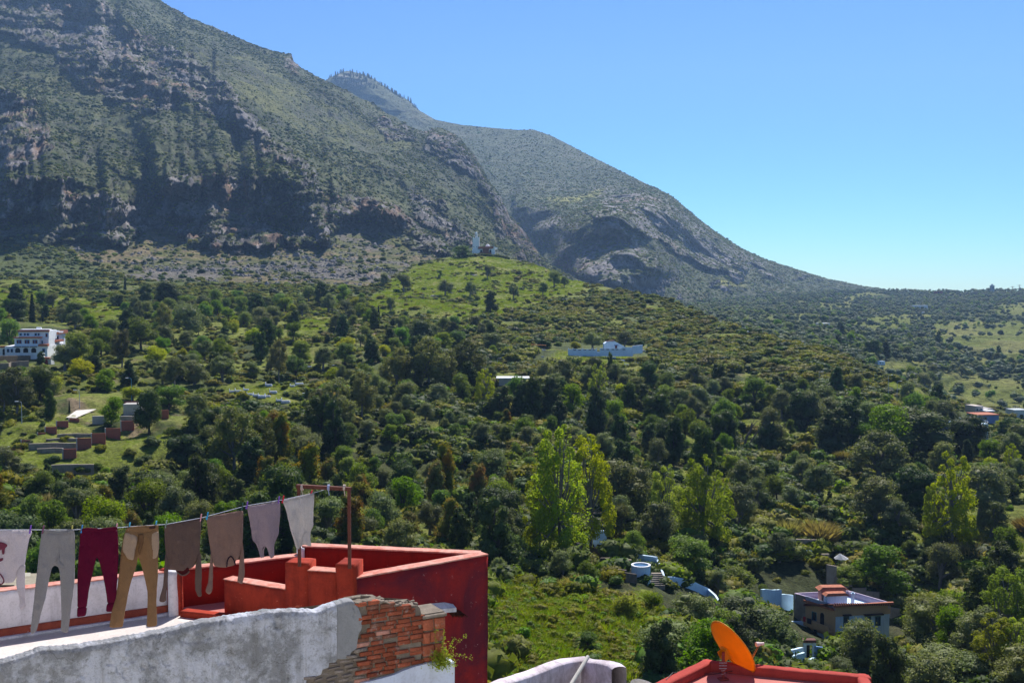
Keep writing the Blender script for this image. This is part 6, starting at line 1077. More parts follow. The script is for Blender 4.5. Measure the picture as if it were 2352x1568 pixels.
class Face:
    """upright facade plane through two ground points; boxes are placed on it from picture rectangles"""
    def __init__(s, A, B): s.A, s.B = Vector(A[:2]), Vector(B[:2]); s.n = nrm(A, B); s.d = (s.B - s.A).normalized()
    def pt(s, x, y): return WP(x, y, s.A, s.B)
    def box(s, bm, x0, x1, y0, y1, t0, t1, bev=0):
        xm, ym = (x0 + x1) / 2, (y0 + y1) / 2; a, b = s.pt(x0, ym), s.pt(x1, ym); zt, zb = s.pt(xm, y0).z, s.pt(xm, y1).z; c = (a + b) / 2; t = (t0 + t1) / 2
        bbox(bm, (c.x + s.n.x * t, c.y + s.n.y * t, (zt + zb) / 2), ((b - a).length, t1 - t0, zt - zb), math.atan2(s.d.y, s.d.x), bev)
    def part(s, nm, rect, t0, t1, mat, parent, bev=0): bm = bmesh.new(); s.box(bm, *rect, t0, t1, bev); return bm_link(nm, bm, mat, parent)
    def arch(s, nm, rect, t0, t1, mat, parent):      # box with a round top
        x0, x1, y0, y1 = rect; a, b = s.pt(x0, y1), s.pt(x1, y1); w_ = (b - a).length / 2; zt = s.pt((x0 + x1) / 2, y0).z; zb = a.z; c = (a + b) / 2; pr = [(-w_, zb), (w_, zb)] + [(w_ * math.cos(q), zt - w_ + w_ * math.sin(q)) for q in np.linspace(0, math.pi, 11)]
        bm = bmesh.new(); f = [bm.verts.new((c.x + s.d.x * u + s.n.x * t1, c.y + s.d.y * u + s.n.y * t1, z)) for u, z in pr]; g = [bm.verts.new((c.x + s.d.x * u + s.n.x * t0, c.y + s.d.y * u + s.n.y * t0, z)) for u, z in pr]; bm.faces.new(f); bm.faces.new(g[::-1])
        for i in range(len(f)): bm.faces.new((f[i], f[(i + 1) % len(f)], g[(i + 1) % len(f)], g[i]))
        return bm_link(nm, bm, mat, parent)
def win(F_, rect, frame, glass, parent, bars=0, arch=False):
    x0, x1, y0, y1 = rect; k = F_.part('window', rect, -.05, .05, frame, parent); fw = (x1 - x0) * .14; fn = F_.arch if arch else F_.part
    o = fn('pane', (x0 + fw, x1 - fw, y0 + fw, y1 - fw * .6), .0, .065, glass, None); o.parent = k; o.matrix_local = Matrix.Identity(4)
    o.matrix_local = k_inv(k, parent)
    for i in range(bars):
        bx = x0 + fw + (x1 - x0 - 2 * fw) * (i + 1) / (bars + 1); b = F_.part('bar', (bx - .5, bx + .5, y0 + fw, y1 - fw), .06, .09, frame, None); b.parent = k; b.matrix_local = k_inv(k, parent)
    return k
def k_inv(k, parent): return Matrix.Identity(4)
def hip(bm, pts, z0, z1_, over):                         # shallow tiled skirt roof round a footprint
    c = sum((Vector(p) for p in pts), Vector((0, 0))) / len(pts); lo = [bm.verts.new((*(Vector(p) + (Vector(p) - c).normalized() * over), z0)) for p in pts]; hi = [bm.verts.new((*(Vector(p) - (Vector(p) - c).normalized() * over * .5), z1_)) for p in pts]; n = len(pts)
    for i in range(n): bm.faces.new((lo[i], lo[(i + 1) % n], hi[(i + 1) % n], hi[i]))
    bm.faces.new(hi); bm.faces.new(lo[::-1])
def back(F_, x0, x1, dep): a, b = F_.pt(x0, 900), F_.pt(x1, 900); return [(a.x, a.y), (b.x, b.y), (b.x - F_.n.x * dep, b.y - F_.n.y * dep), (a.x - F_.n.x * dep, a.y - F_.n.y * dep)]

# ---- two-tone blue house, lower right
c0, c1, c2 = gx(1918, 172), gx(2045, 173.6), gx(1826, 179.0); c3 = (c1[0] + c2[0] - c0[0], c1[1] + c2[1] - c0[1]); FR, FL = Face(c0, c1), Face(c2, c0); zt = FR.pt(1918, 1389).z; zb = zt - 11.0
h = empty('house', (c0[0], c0[1], zt - 8), 'two-tone house with brown upper band, pale blue walls and lavender roof terrace, lower right', 'house')
bm = bmesh.new(); bprism(bm, [c0, c1, c3, c2], zb, zt - .95); bm_link('wall', bm, M_BLUEW, h)
FR.part('brown_band', (1918, 2045, 1391, 1412), 0, .03, M_BROWN, h); FL.part('brown_band', (1851, 1918, 1391, 1453), 0, .035, M_BROWN, h); FL.part('side_wall', (1824, 1851, 1366, 1445), 0, .03, M_CONC, h)
for a, b, nm in ((c0, c1, 'parapet'), (c2, c0, 'parapet'), (c3, c2, 'parapet'), (c1, c3, 'parapet')): slab(nm, a, b, zt - 1.0, zt + (.0 if nm else 0), .22, M_LAVW, h, seg=.8, rough=.01, back=1 if nrm(a, b).dot(Vector(((c0[0] + c3[0]) / 2 - a[0], (c0[1] + c3[1]) / 2 - a[1]))) < 0 else -1)
for F_, x0, x1, y in ((FR, 1914, 2050, 1387), (FL, 1850, 1916, 1389)):
    F_.part('tile_eaves', (x0, x1, y - 3, y + 2), .0, .45, M_TERR, h)
    bm = bmesh.new()
    for k in range(26): xx = x0 + (x1 - x0) * (k + .5) / 26; F_.box(bm, xx - .9, xx + .9, y - 3.6, y + 1, .05, .5)
    bm_link('tile_rolls', bm, paint('dark_clay', (.16, .06, .045), .3, 3), h)
FL.part('signboard', (1852, 1911, 1377, 1391), .04, .12, paint('pale_blue_board', (.42, .48, .60), .3, 6), h)
t1 = Face(gx(1893.5, 175.6), gx(1952, 175.8)); bm = bmesh.new(); bprism(bm, back(t1, 1893.5, 1950, 1.8), zt - .5, t1.pt(1900, 1352).z); bm_link('stair_tower', bm, paint('pink_render', (.42, .22, .20), .3, 1), h); bm = bmesh.new(); hip(bm, back(t1, 1893.5, 1950, 1.8), t1.pt(1900, 1355).z, t1.pt(1900, 1348.5).z, .5); bm_link('tower_roof', bm, M_TERR, h)
t2 = Face(gx(1907, 173.6), gx(1954, 174)); bm = bmesh.new(); bprism(bm, back(t2, 1907, 1953, 1.4), zt - .5, t2.pt(1910, 1367).z); bm_link('tower_annex', bm, M_BLUEW, h); bm = bmesh.new(); hip(bm, back(t2, 1907, 1953, 1.4), t2.pt(1910, 1368).z, t2.pt(1910, 1362.5).z, .35); bm_link('annex_roof', bm, M_TERR, h)
bm = bmesh.new(); p = V(1958.5, 1375, 174); bbox(bm, p, (.42, .42, 1.7)); bbox(bm, p + Vector((0, 0, .9)), (.6, .6, .12)); bbox(bm, p + Vector((0, 0, 1.05)), (.3, .3, .22)); bm_link('chimney', bm, M_BLUEW, h)
for x, y, hh in ((1943.5, 1426, 23), (1993.5, 1426, 23), (2016, 1425, 22), (1944, 1472, 24), (1998, 1475, 22)): win(FR, (x - 6.8, x + 6.8, y - hh / 2, y + hh / 2), M_TEAL, M_GLASS, h, 2)
for x0, x1, y in ((1935, 1953, 1411), (1983, 2027, 1409.5)): FR.part('window_hood', (x0, x1, y - 1.4, y + 1.4), 0, .5, paint('dark_tiles', (.07, .045, .04), .3, 3), h)
win(FL, (1865, 1876, 1404, 1424), M_TEAL, M_GLASS, h); FL.arch('arched_door', (1884.5, 1893, 1406, 1431), -.05, .07, M_BLK, h); win(FL, (1869, 1877, 1445, 1463), M_TEAL, M_GLASS, h); FL.part('balcony_front', (1851, 1911, 1426, 1441), .9, 1.05, M_BROWN, h); FL.part('balcony_floor', (1851, 1911, 1438, 1441), 0, .95, M_BROWN, h)
bm = bmesh.new(); FL.box(bm, 1856, 1861, 1413, 1424, 1.05, 1.12); tag(bm_link('red_blanket', bm, paint('red_cloth', (.5, .02, .03), .2, 8)), 'small red cloth hung on the balcony of the two-tone house', 'cloth')
bm = bmesh.new(); FL.box(bm, 1865, 1874, 1417, 1429, 1.06, 1.13); tag(bm_link('dark_cloth', bm, paint('navy_cloth', (.02, .025, .05), .2, 8)), 'small dark cloth hung on the balcony of the two-tone house', 'cloth')

def pxwall(nm, pts, th, mat, lab, cat='wall', group=None, base=3.0, d=None, parent=None, zone=1):
    """wall following picture points (x, y of top, y of foot); stands on the slope"""
    g = []; 
    for x, yt, yb_ in pts: q = (ground1 if zone == 1 else ground2)(x, yb_); dd = d if d else q.y; g.append((Vector(P(x, yt, dd)), Vector(P(x, yb_, dd))))
    bm = bmesh.new(); n = nrm(g[0][0], g[-1][0]); cols = []; r = []
    for i in range(len(g) - 1):
        k = max(1, int((g[i + 1][0] - g[i][0]).length / .8))
        for j in range(k + (i == len(g) - 2)): t = j / k; r.append((g[i][0].lerp(g[i + 1][0], t), g[i][1].lerp(g[i + 1][1], t)))
    for a, b in r: a.z += .10 * float(fbm(np.array([a.x * .9, a.y * .9, 3.3]), 3, 19)); cols.append([bm.verts.new((b.x, b.y, b.z - base)), bm.verts.new((a.x, a.y, b.z + (a.z - b.z) * .5)), bm.verts.new((a.x, a.y, a.z)), bm.verts.new((a.x - n.x * th, a.y - n.y * th, a.z + .01)), bm.verts.new((b.x - n.x * th, b.y - n.y * th, b.z - base))])
    for i in range(len(cols) - 1):
        for j in range(4): bm.faces.new((cols[i][j], cols[i + 1][j], cols[i + 1][j + 1], cols[i][j + 1]))
    bm.faces.new(cols[0]); bm.faces.new(cols[-1][::-1]); o = bm_link(nm, bm, mat, parent)
    return tag(o, lab, cat, group) if parent is None else o
pxwall('garden_wall', [(*z4(40, 780), 1405), (*z4(205, 785), 1410)], .3, M_CYANW, 'tall bright cyan wall left of the two-tone house')
pxwall('garden_wall', [(*z4(205, 822), 1400), (*z4(303, 828), 1402)], .3, M_CYANW, 'lower bright cyan wall touching the roof corner of the two-tone house')
pxwall('garden_wall', [(*z4(255, 1050), 1462), (*z4(420, 1052), 1465)], .3, M_BLUEW, 'stained pale blue wall just left of the brown side of the two-tone house', d=176)
pxwall('garden_wall', [(*z4(150, 1345), 1530), (*z4(200, 1310), 1532), (*z4(390, 1270), 1525)], .35, M_BLUEW, 'low curved pale blue wall in front of the gate of the two-tone house')
pxwall('garden_wall', [(*z4(205, 1370), 1545), (*z4(400, 1310), 1540)], .35, M_CYANW, 'lower whitish blue wall below the curved wall near the gate')
pxwall('garden_wall', [(*z4(600, 1325), 1540), (*z4(800, 1320), 1540), (*z4(940, 1370), 1545)], .35, M_WH, 'whitewashed wall below the two-tone house behind the olive trees')
pxwall('garden_wall', [(*z4(490, 1260), 1530), (*z4(605, 1275), 1530)], .35, plaster('strong_blue_wash', (.20, .34, .62), (.15, .26, .5), .5, .3, .5), 'stronger blue wall right of the gate of the two-tone house')
pxwall('garden_wall', [(*z4(370, 1440), 1545), (*z4(440, 1370), 1538), (*z4(495, 1350), 1535)], .3, M_CYANW, 'small stepped whitish wall under the gate of the two-tone house')
dG = ground1(1858, 1518).y
gt = empty('gate', V(1858, 1515, dG), 'pale blue arched gateway with iron door and small tiled top, left below the two-tone house', 'gate'); FG = Face(gx(1840, dG), gx(1880, dG))
FG.part('gatepost', (1845, 1852, 1473, 1520), -.3, .1, M_BLUEW, gt); FG.part('gatepost', (1866, 1874, 1473, 1520), -.3, .1, M_BLUEW, gt); FG.part('lintel', (1852, 1866, 1473, 1480), -.3, .1, M_BLUEW, gt); FG.part('iron_door', (1852, 1860, 1480, 1514), -.1, -.05, M_BLK, gt); FG.part('tiled_top', (1843, 1873, 1467, 1473), -.5, .45, paint('dark_tile_top', (.14, .06, .05), .4, 4), gt)
cw = [('long grey concrete retaining wall under the tan reeds, right of the blue stair wall', [(1740, 1258, 1284), (1816, 1259, 1286)], M_CONC), ('taller grey concrete wall with a pale blue patch, above the stepped piers', [(1812, 1238, 1268), (1889, 1239, 1280)], M_CONC), ('pale blue washed lower part of the grey garden wall beside the stepped piers', [(1852, 1263, 1286), (1888, 1262, 1288)], M_BLUEW),
      ('topmost of the grey stepped piers descending to the two-tone house', [(1888, 1272, 1305), (1905, 1272, 1310)], M_CONC), ('second grey stepped pier descending to the two-tone house', [(1900, 1296, 1345), (1922, 1300, 1350)], M_CONC), ('third grey step wall beside the corrugated shelter', [(1918, 1322, 1350), (1926, 1330, 1355), (1958, 1331, 1365)], M_CONC), ('grey wall at the roof corner behind the two-tone house', [(1958, 1349, 1372), (1990, 1350, 1376)], M_CONC), ('lowest grey step wall right of the stair tower', [(1990, 1358, 1385), (2020, 1359, 1386)], M_CONC),
      ('grey wall end right of the two-tone house', [(2046, 1394, 1420), (2071, 1398, 1412)], M_CONC), ('dark stone garden wall far right below the shrubs', [(2145, 1452, 1480), (2192, 1465, 1500)], M_STONE)]
for lab, pts, m_ in cw: pxwall('garden_wall', pts, .4, m_, lab)
pa = empty('parasol', V(1932, 1296, 200), 'small white striped canopy standing among trees above the two-tone house', 'parasol'); bm = bmesh.new(); tp_ = bm.verts.new(V(1929, 1270, 200)); rg = [bm.verts.new(Vector(V(1932, 1281, 200)) + Vector((math.cos(a) * 1.3, math.sin(a) * 1.3, -.1 * (i % 2)))) for i, a in enumerate(np.linspace(0, 6.283, 17)[:-1])]
for i in range(16): bm.faces.new((tp_, rg[i], rg[(i + 1) % 16]))
bmesh.ops.solidify(bm, geom=bm.faces[:], thickness=.02); bm_link('canopy', bm, M_WH, pa); bm = bmesh.new(); btube(bm, [V(1930, 1271, 200), V(1932, 1300, 200)], .05, 6); bm_link('pole', bm, M_CONC, pa)
# ---- blue stair wall and round basin
dS = 157
pxwall('stair_wall', [(1425, 1263, 1284), (1440, 1267, 1290), (1455, 1270, 1293), (1480, 1275, 1300), (1506, 1279, 1305)], .4, M_BLUEW, 'upper curved stretch of the pale blue stair wall behind the round basin')
pxwall('stair_wall', [(1504, 1280, 1300), (1512, 1293, 1312), (1518, 1309, 1326), (1524, 1324, 1341), (1545, 1325, 1342), (1564, 1329, 1346), (1585, 1334, 1352), (1603, 1342, 1360), (1625, 1352, 1370), (1641, 1366, 1384), (1650, 1380, 1394)], .4, M_BLUEW, 'long winding lower stretch of the blue-white stair wall right of the round basin')
bs_ = empty('round_basin', V(1472, 1328, dS - 3), 'round blue-white washed basin beside the stairs in the valley', 'basin'); pB = V(1472, 1330, dS - 3); rB = 22 / 2522 * (dS - 3); hB = 32 / 2522 * (dS - 3); bm = bmesh.new(); blathe(bm, [(rB * .98, -3), (rB, 0), (rB, hB)], pB, 32); bm_link('basin_wall', bm, M_BLUEW, bs_)
bm = bmesh.new(); n_s = 36; rr0, rr1 = rB * 1.03, rB * .82; rings = [[bm.verts.new((pB.x + r_ * math.cos(a), pB.y + r_ * math.sin(a), pB.z + z_)) for a in np.linspace(0, 6.2832, n_s, endpoint=False)] for r_, z_ in ((rr0, hB - .05), (rr0, hB + .18), (rr1, hB + .18), (rr1, hB - .05))]
for i in range(4):
    for k in range(n_s): bm.faces.new((rings[i][k], rings[(i + 1) % 4][k], rings[(i + 1) % 4][(k + 1) % n_s], rings[i][(k + 1) % n_s]))
bm_link('rim', bm, M_WH, bs_); bm = bmesh.new(); blathe(bm, [(rr1, hB + .02), (rr1, hB + .03)], pB, 36); bm_link('water', bm, paint('basin_water', (.05, .12, .22), .2, 2, .2), bs_)
st = bmesh.new()
for k in range(7): a, b = V(1496 - k, 1316 + 4.5 * k, dS - 1 - .3 * k), V(1521 + k, 1316 + 4.5 * k, dS - 1 - .3 * k); m = (a + b) / 2; bbox(st, (m.x, m.y, m.z - .3), ((b - a).length, .5, .7))
tag(bm_link('stone_steps', st, M_CONC), 'grey stone steps between the round basin and the blue stair wall', 'steps')
st = bmesh.new()
for k in range(5): a, b = V(1424 + k * 2, 1285 + 5 * k, dS + 2 - .4 * k), V(1450, 1285 + 5 * k, dS + 2 - .4 * k); m = (a + b) / 2; bbox(st, (m.x, m.y, m.z - .3), ((b - a).length, .6, .7))
tag(bm_link('stone_steps', st, M_CONC), 'grey stone steps left of the round basin, under the upper blue wall', 'steps')
M_BRW = plaster('brown_garden_wall', (.15, .12, .10), (.09, .075, .065), .7, .5, .6, .6)
for lab, pts in (('highest stretch of the brown stepped wall left of the round basin', [(1325, 1246, 1300), (1350, 1250, 1300), (1378, 1262, 1305)]), ('second step of the brown wall left of the round basin', [(1378, 1281, 1316), (1400, 1281, 1318)]), ('third step of the brown wall left of the round basin', [(1400, 1297, 1320), (1418, 1297, 1324)]), ('fourth step of the brown wall left of the round basin', [(1418, 1307, 1330), (1437, 1309, 1334)]), ('lowest step of the brown wall just below the round basin', [(1437, 1314, 1338), (1463, 1318, 1342)])): pxwall('stone_wall', pts, .4, M_BRW, lab)
pxwall('white_wall', [(1342, 1220, 1258), (1350, 1221, 1260)], .4, M_BLUEW, 'narrow bluish white pillar in the dark shade left of the blue doorway wall'); pxwall('white_wall', [(1365, 1224, 1252), (1375, 1218, 1252), (1393.6, 1218, 1252)], .4, M_BLUEW, 'small pale blue wall block in the shade above the brown stepped wall')
pxwall('bare_bank', [(1083, 1430, 1440), (1090, 1430, 1440)], .4, M_BRW, 'bit of brown bank beside the red wall corner')

# ---- white hotel on the left
dH = 371; FH = Face(gx(11, dH), gx(108, dH + 2)); h = empty('hotel', V(60, 818, dH), 'white three-storey hotel with blue-framed arches and orange tiled eaves on the left slope', 'hotel')
def hb_(nm, zr, t0, dep, mat=M_WH): # block given by zoom-frame rectangle, front face at offset t0
    (x0, y0), (x1, y1) = zh(zr[0], zr[2]), zh(zr[1], zr[3]); bm = bmesh.new(); FH.box(bm, x0, x1, y0, y1, t0 - dep, t0); return bm_link(nm, bm, mat, h)
hb_('ground_storey', (120, 1160, 770, 1090), 0, 12); hb_('middle_storey', (335, 950, 545, 775), -.9, 10); hb_('upper_storey', (400, 1148, 400, 620), -2.6, 10); hb_('middle_annex', (950, 1150, 600, 775), -2.2, 8); hb_('arcade_annex', (-160, 120, 800, 1050), -3, 6)
FHR = Face(gx(107.8, dH + 4), gx(150, dH + 22)); FHR.part('side_wing', (107.8, 150, 764, 800), -6, 0, M_WH, h); FHR.part('side_wing_base', (107.8, 145, 790, 818), -6, .6, M_WH, h); FHR.part('tile_eaves', (107, 151, 760, 767), -.2, .8, M_TERR, h); FHR.part('tile_eaves', (108, 138, 781, 785), 0, 1.4, M_TERR, h)
for zr, t0, t1 in (((390, 1160, 380, 424), -3.0, -1.9), ((325, 1020, 540, 575), -1.2, .2), ((950, 1180, 715, 770), -1.5, .8), ((-150, 100, 775, 815), -3, -2.2)):
    (x0, y0), (x1, y1) = zh(zr[0], zr[2]), zh(zr[1], zr[3]); FH.part('tile_eaves', (x0, x1, y0, y1), t0, t1, M_TERR, h)
(x0, y0), (x1, y1) = zh(440, 362), zh(1150, 380); FH.part('roof_edge', (x0, x1, y0, y1), -6, -2.4, M_WH, h)
FrB = paint('hotel_blue_frames', (.12, .26, .50), .2, 3)
def hw(zr, t, arch2=True, dark=M_MAR):
    (x0, y0), (x1, y1) = zh(zr[0], zr[2]), zh(zr[1], zr[3]); k = FH.part('window', (x0, x1, y0, y1), t, t + .12, FrB, h); n = 2 if arch2 else 1; w_ = (x1 - x0) / n
    for i in range(n): o = FH.arch('arched_shutter', (x0 + w_ * (i + .18), x0 + w_ * (i + .82), y0 + (y1 - y0) * .15, y1 - .2), t + .08, t + .18, dark, None); o.parent = k; o.matrix_local = k_inv(k, h)
for a in (388, 585, 780): hw((a, a + 122, 615, 710), -.9)
for a, b in ((422, 482), (532, 578), (605, 660), (795, 855), (875, 920)): hw((a, b, 460, 520), -2.6, False, M_GLASS)
hw((1065, 1120, 460, 552), -2.6, False); hw((1035, 1110, 825, 920), 0, False, M_GLASS); hw((168, 230, 830, 920), 0, False, M_GLASS); hw((265, 320, 830, 920), 0, False, M_GLASS); hw((975, 1010, 640, 715), -2.2, False, M_GLASS)
for a in (376, 573, 768): (x0, y0), (x1, y1) = zh(a, 810), zh(a + 120, 928); FH.arch('archway', (x0, x1, y0, y1), 0, .08, M_BLK, h); (x0, y0), (x1, y1) = zh(a - 25, 772), zh(a + 140, 788); FH.part('door_hood', (x0, x1, y0, y1), 0, .8, paint('hood_dark', (.06, .06, .09), .3, 3), h)
(x0, y0), (x1, y1) = zh(0, 845), zh(75, 1000); FH.arch('archway', (x0, x1, y0, y1), -3, -2.9, M_BLK, h)
for x0, x1, y0, y1 in ((109, 115, 767, 776), (128, 134.5, 771.5, 780.5)): k = FHR.part('window', (x0, x1, y0, y1), 0, .12, FrB, h); o = FHR.part('pane', (x0 + 1.2, x1 - 1.2, y0 + 1.2, y1 - 1), .1, .16, M_GLASS, None); o.parent = k; o.matrix_local = k_inv(k, h)
for k, x in enumerate((118, 131, 140)):
    p = V(x, 758.5 + k * 1.8, dH + 12 + 3 * k); bm = bmesh.new(); bbox(bm, (0, 0, 0), (1.6, 1.0, .06)); bmesh.ops.transform(bm, matrix=Matrix.Rotation(.5, 4, 'X'), verts=bm.verts[:]); bmesh.ops.transform(bm, matrix=Matrix.Translation(p), verts=bm.verts[:]); tag(bm_link('solar_panel', bm, paint('solar_glare', (.6, .65, .7), .1, 3, .3)), '%s of the three pale panels along the right wing roof of the white hotel' % ('leftmost', 'middle', 'rightmost')[k], 'solar panel', 'panels on the hotel roof')
bm = bmesh.new(); p = V(89.5, 753.5, dH + 8); btube(bm, [p - Vector((.8, 0, 0)), p + Vector((.8, 0, 0))], .35, 12); tag(bm_link('water_tank', bm, M_WH), 'bright white tank lying on the flat roof of the white hotel', 'tank')
pxwall('terrace_wall', [(-60, 817, 829), (0, 817, 829), (50, 816.5, 828), (97, 816.5, 826)], .8, M_STONE, 'brown stone terrace wall right under the white hotel')
pxwall('terrace_wall', [(-40, 836, 850), (20, 834, 850), (26, 831, 846), (45, 829.5, 844), (66, 828.5, 842)], .6, M_CONC, 'grey-white road wall below the brown stone terrace wall of the hotel')
g_h = empty('gatehouse', V(107, 840, dH - 12), 'small blue-white gatehouse with a red arched door and tiled hood under the white hotel', 'gatehouse'); FGH = Face(gx(88, dH - 12), gx(122, dH - 12)); FGH.part('wall', (88, 101, 822, 841), -2.5, 0, M_BLUEW, g_h); FGH.part('wall', (101, 118, 822, 842), -2.5, .3, M_WH, g_h); FGH.arch('door', (103.6, 111, 825.5, 840), .3, .42, paint('red_door', (.30, .03, .04), .2, 3), g_h)
FGH.part('tiled_hood', (99, 116, 820, 824), -.5, 1.2, M_TERR, g_h); pxwall('white_stairs', [(95.5, 829, 834), (98, 820, 832), (103, 811, 830)], 1.0, M_WH, 'steep white stair flank between the hotel and its gatehouse')

# ---- hilltop mosque
dM = 866; FM = Face(gx(1080, dM), gx(1140, dM)); h = empty('mosque', V(1110, 582, dM), 'small white mosque with minaret, brick hall and dome on top of the green hill', 'mosque')
def zmr(a, b, c, d_): (x0, y0), (x1, y1) = zm(a, c), zm(b, d_); return (x0, x1, y0, y1)
mw_ = plaster('mosque_white', (.97, .96, .95), (.9, .9, .9), .3, .2, .2, .2)
FM.part('minaret', zmr(905, 1155, 505, 1120), -4.6, 0, mw_, h); FM.part('minaret_foot', zmr(885, 1168, 940, 1120), -4.9, .2, mw_, h)
for a, b in ((905, 942), (1085, 1122), (1120, 1157)): FM.part('merlon', zmr(a, b, 478, 508), -4.5, -.1, mw_, h)
FM.part('lantern', zmr(990, 1080, 325, 495), -3.0, -1.4, mw_, h); bm = bmesh.new(); p = FM.pt(*zm(1035, 325)); bmesh.ops.create_uvsphere(bm, u_segments=16, v_segments=8, radius=.95, matrix=Matrix.Translation((p.x, p.y + 2.2, p.z - .1))); bm_link('lantern_cap', bm, mw_, h)
FM.part('lantern_slit', zmr(1018, 1036, 390, 460), -1.45, -1.3, M_BLK, h)
for a, c in ((940, 815), (1054, 812)): FM.part('window_slit', zmr(a, a + 17, c, c + 45), -.05, .06, M_BLK, h)
FM.part('hall', zmr(1165, 1600, 885, 1120), -9, -.6, paint('hall_brick', (.34, .14, .095), .3, .8), h); FM.part('tiled_roof', zmr(1112, 1668, 832, 905), -9, .6, M_TERR, h); FM.part('white_end', zmr(1600, 1728, 830, 1120), -9, .3, mw_, h); FM.part('white_side', zmr(1100, 1168, 910, 1120), -5, 0, mw_, h)
for a in (1172, 1506): FM.part('arch_surround', zmr(a, a + 92, 915, 1030), -.7, -.4, mw_, h); FM.arch('archway', zmr(a + 14, a + 82, 945, 1040), -.5, -.3, M_BLK, h)
FM.part('dome_base', zmr(1370, 1545, 792, 835), -6.5, -3, mw_, h); bm = bmesh.new(); p = FM.pt(*zm(1457, 800)); bmesh.ops.create_uvsphere(bm, u_segments=20, v_segments=10, radius=1.5, matrix=Matrix.Translation((p.x, p.y + 4.8, p.z))); bm_link('dome', bm, mw_, h)
bm = bmesh.new(); FM.box(bm, *zmr(1740, 1820, 862, 935), -2, -1.9); 
o = tag(bm_link('lattice_panel', bm, mw_), 'small white lattice screen right of the hilltop mosque', 'screen')
r = np.random.default_rng(3)
hpts = [ground1(x, RH(x) + 1.5) + Vector((0, r.uniform(-1, 1), .3)) for x in np.arange(1062, 1168, .8)]; stuff('hilltop_hedge', np.array([list(p) for p in hpts]), [scr[1], scr[0]], r.uniform(1.6, 2.6, len(hpts)), 501)
# people on the hilltop
M_CLO = [paint('clothes_%d' % k, c, .1, 9) for k, c in enumerate(((.03, .04, .07), (.05, .05, .05), (.10, .04, .04), (.04, .06, .08)))]
def person(p, mat, lab, k):
    me = bpy.data.meshes.new('person'); J = [(0, 0, .92), (0, 0, 1.15), (0, 0, 1.42), (0, 0, 1.52), (0, .01, 1.66), (.10, 0, .88), (.11, .02 * k, .48), (.12, -.02, .04), (-.10, 0, .88), (-.11, -.05, .48), (-.12, .05, .04), (.20, 0, 1.38), (.26, .02, 1.12), (.25, .08, .86), (-.20, 0, 1.38), (-.27, 0, 1.12), (-.24, .06, .88)]
    E = [(0, 1), (1, 2), (2, 3), (3, 4), (0, 5), (5, 6), (6, 7), (0, 8), (8, 9), (9, 10), (2, 11), (11, 12), (12, 13), (2, 14), (14, 15), (15, 16)]; Rr = [.15, .14, .14, .06, .10, .09, .065, .05, .09, .065, .05, .06, .045, .035, .06, .045, .035]
    me.from_pydata(J, E, []); o = link('person', me, None, p); o.modifiers.new('skin', 'SKIN')
    for i, v in enumerate(me.skin_vertices[0].data): v.radius = (Rr[i], Rr[i] * .8); v.use_root = (i == 0)
    s = o.modifiers.new('sub', 'SUBSURF'); s.levels = s.render_levels = 1; me.materials.append(mat); o.rotation_euler = (0, 0, k * 1.7); tag(o, lab, 'person', 'people on the hilltop')
for k, (zx, lab) in enumerate(((962, 'person in dark clothes standing before the minaret foot, leftmost on the hilltop'), (1013, 'person in black standing before the minaret, second from the left'), (1132, 'person in reddish clothes between minaret and brick hall'), (1632, 'person in dark clothes before the white end of the mosque, left one of two'), (1672, 'person in dark clothes before the white end of the mosque, right one of two'))):
    x, y = zm(zx, 1040); q = ground1(x, RH(x) + 2); q.z = max(q.z, V(x, 583.5, q.y).z - .3); person(q, M_CLO[k % 4], lab, k)

# ---- walled shrine below the green hill
dW = 440; FW = Face(gx(1305, dW), gx(1454, dW - 4)); h = empty('shrine', V(1400, 806, dW), 'pale blue-white gabled shrine with small dark window inside the long blue-white wall', 'shrine'); FS = Face(gx(1387, dW + 7), gx(1435, dW + 7)); M_SHW = plaster('shrine_blue_white', (.66, .78, .93), (.42, .52, .7), .4, .3, .25, .2)
a, b = FS.pt(1387.5, 806), FS.pt(1434, 806); pr = [(1387.5, 815), (1387.5, 789.5), (1396, 784), (1412, 783.5), (1434, 795), (1434, 815)]; bm = bmesh.new(); f_ = [bm.verts.new(FS.pt(x, y)) for x, y in pr]; g_2 = [bm.verts.new(v.co + Vector((0, 6, 0))) for v in f_]; bm.faces.new(f_); bm.faces.new(g_2[::-1])
for i in range(6): bm.faces.new((f_[i], f_[(i + 1) % 6], g_2[(i + 1) % 6], g_2[i]))
bm_link('house_body', bm, M_SHW, h); bm = bmesh.new(); q = [FS.pt(x, y) for x, y in ((1394, 785), (1412, 782.2), (1436, 795.5))]
for i in range(2): v4 = [bm.verts.new(q[i] + Vector((0, -.3, .15))), bm.verts.new(q[i + 1] + Vector((0, -.3, .15))), bm.verts.new(q[i + 1] + Vector((0, 6.3, .15))), bm.verts.new(q[i] + Vector((0, 6.3, .15)))]; bm.faces.new(v4)
bmesh.ops.solidify(bm, geom=bm.faces[:], thickness=.25); bm_link('roof', bm, paint('brown_ridge_tiles', (.14, .07, .05), .3, 2), h); FS.part('window', (1412.6, 1417.5, 793.5, 800), -.05, .08, M_MAR, h); FS.part('window_hood', (1410.5, 1419.5, 792, 793.4), 0, .5, paint('blue_hood', (.1, .14, .3), .2, 2), h)
wl = empty('enclosure_wall', V(1380, 815, dW), 'long low blue-white wall with openwork panels around the shrine', 'wall')
for a, b, ya, yb2 in ((1305, 1370, 803, 800.5), (1378, 1428, 800.5, 799.5), (1428, 1454, 798, 796.5)): FW.part('wall_section', (a, b, (ya + yb2) / 2, 818), -.35, 0, M_SHW, wl)
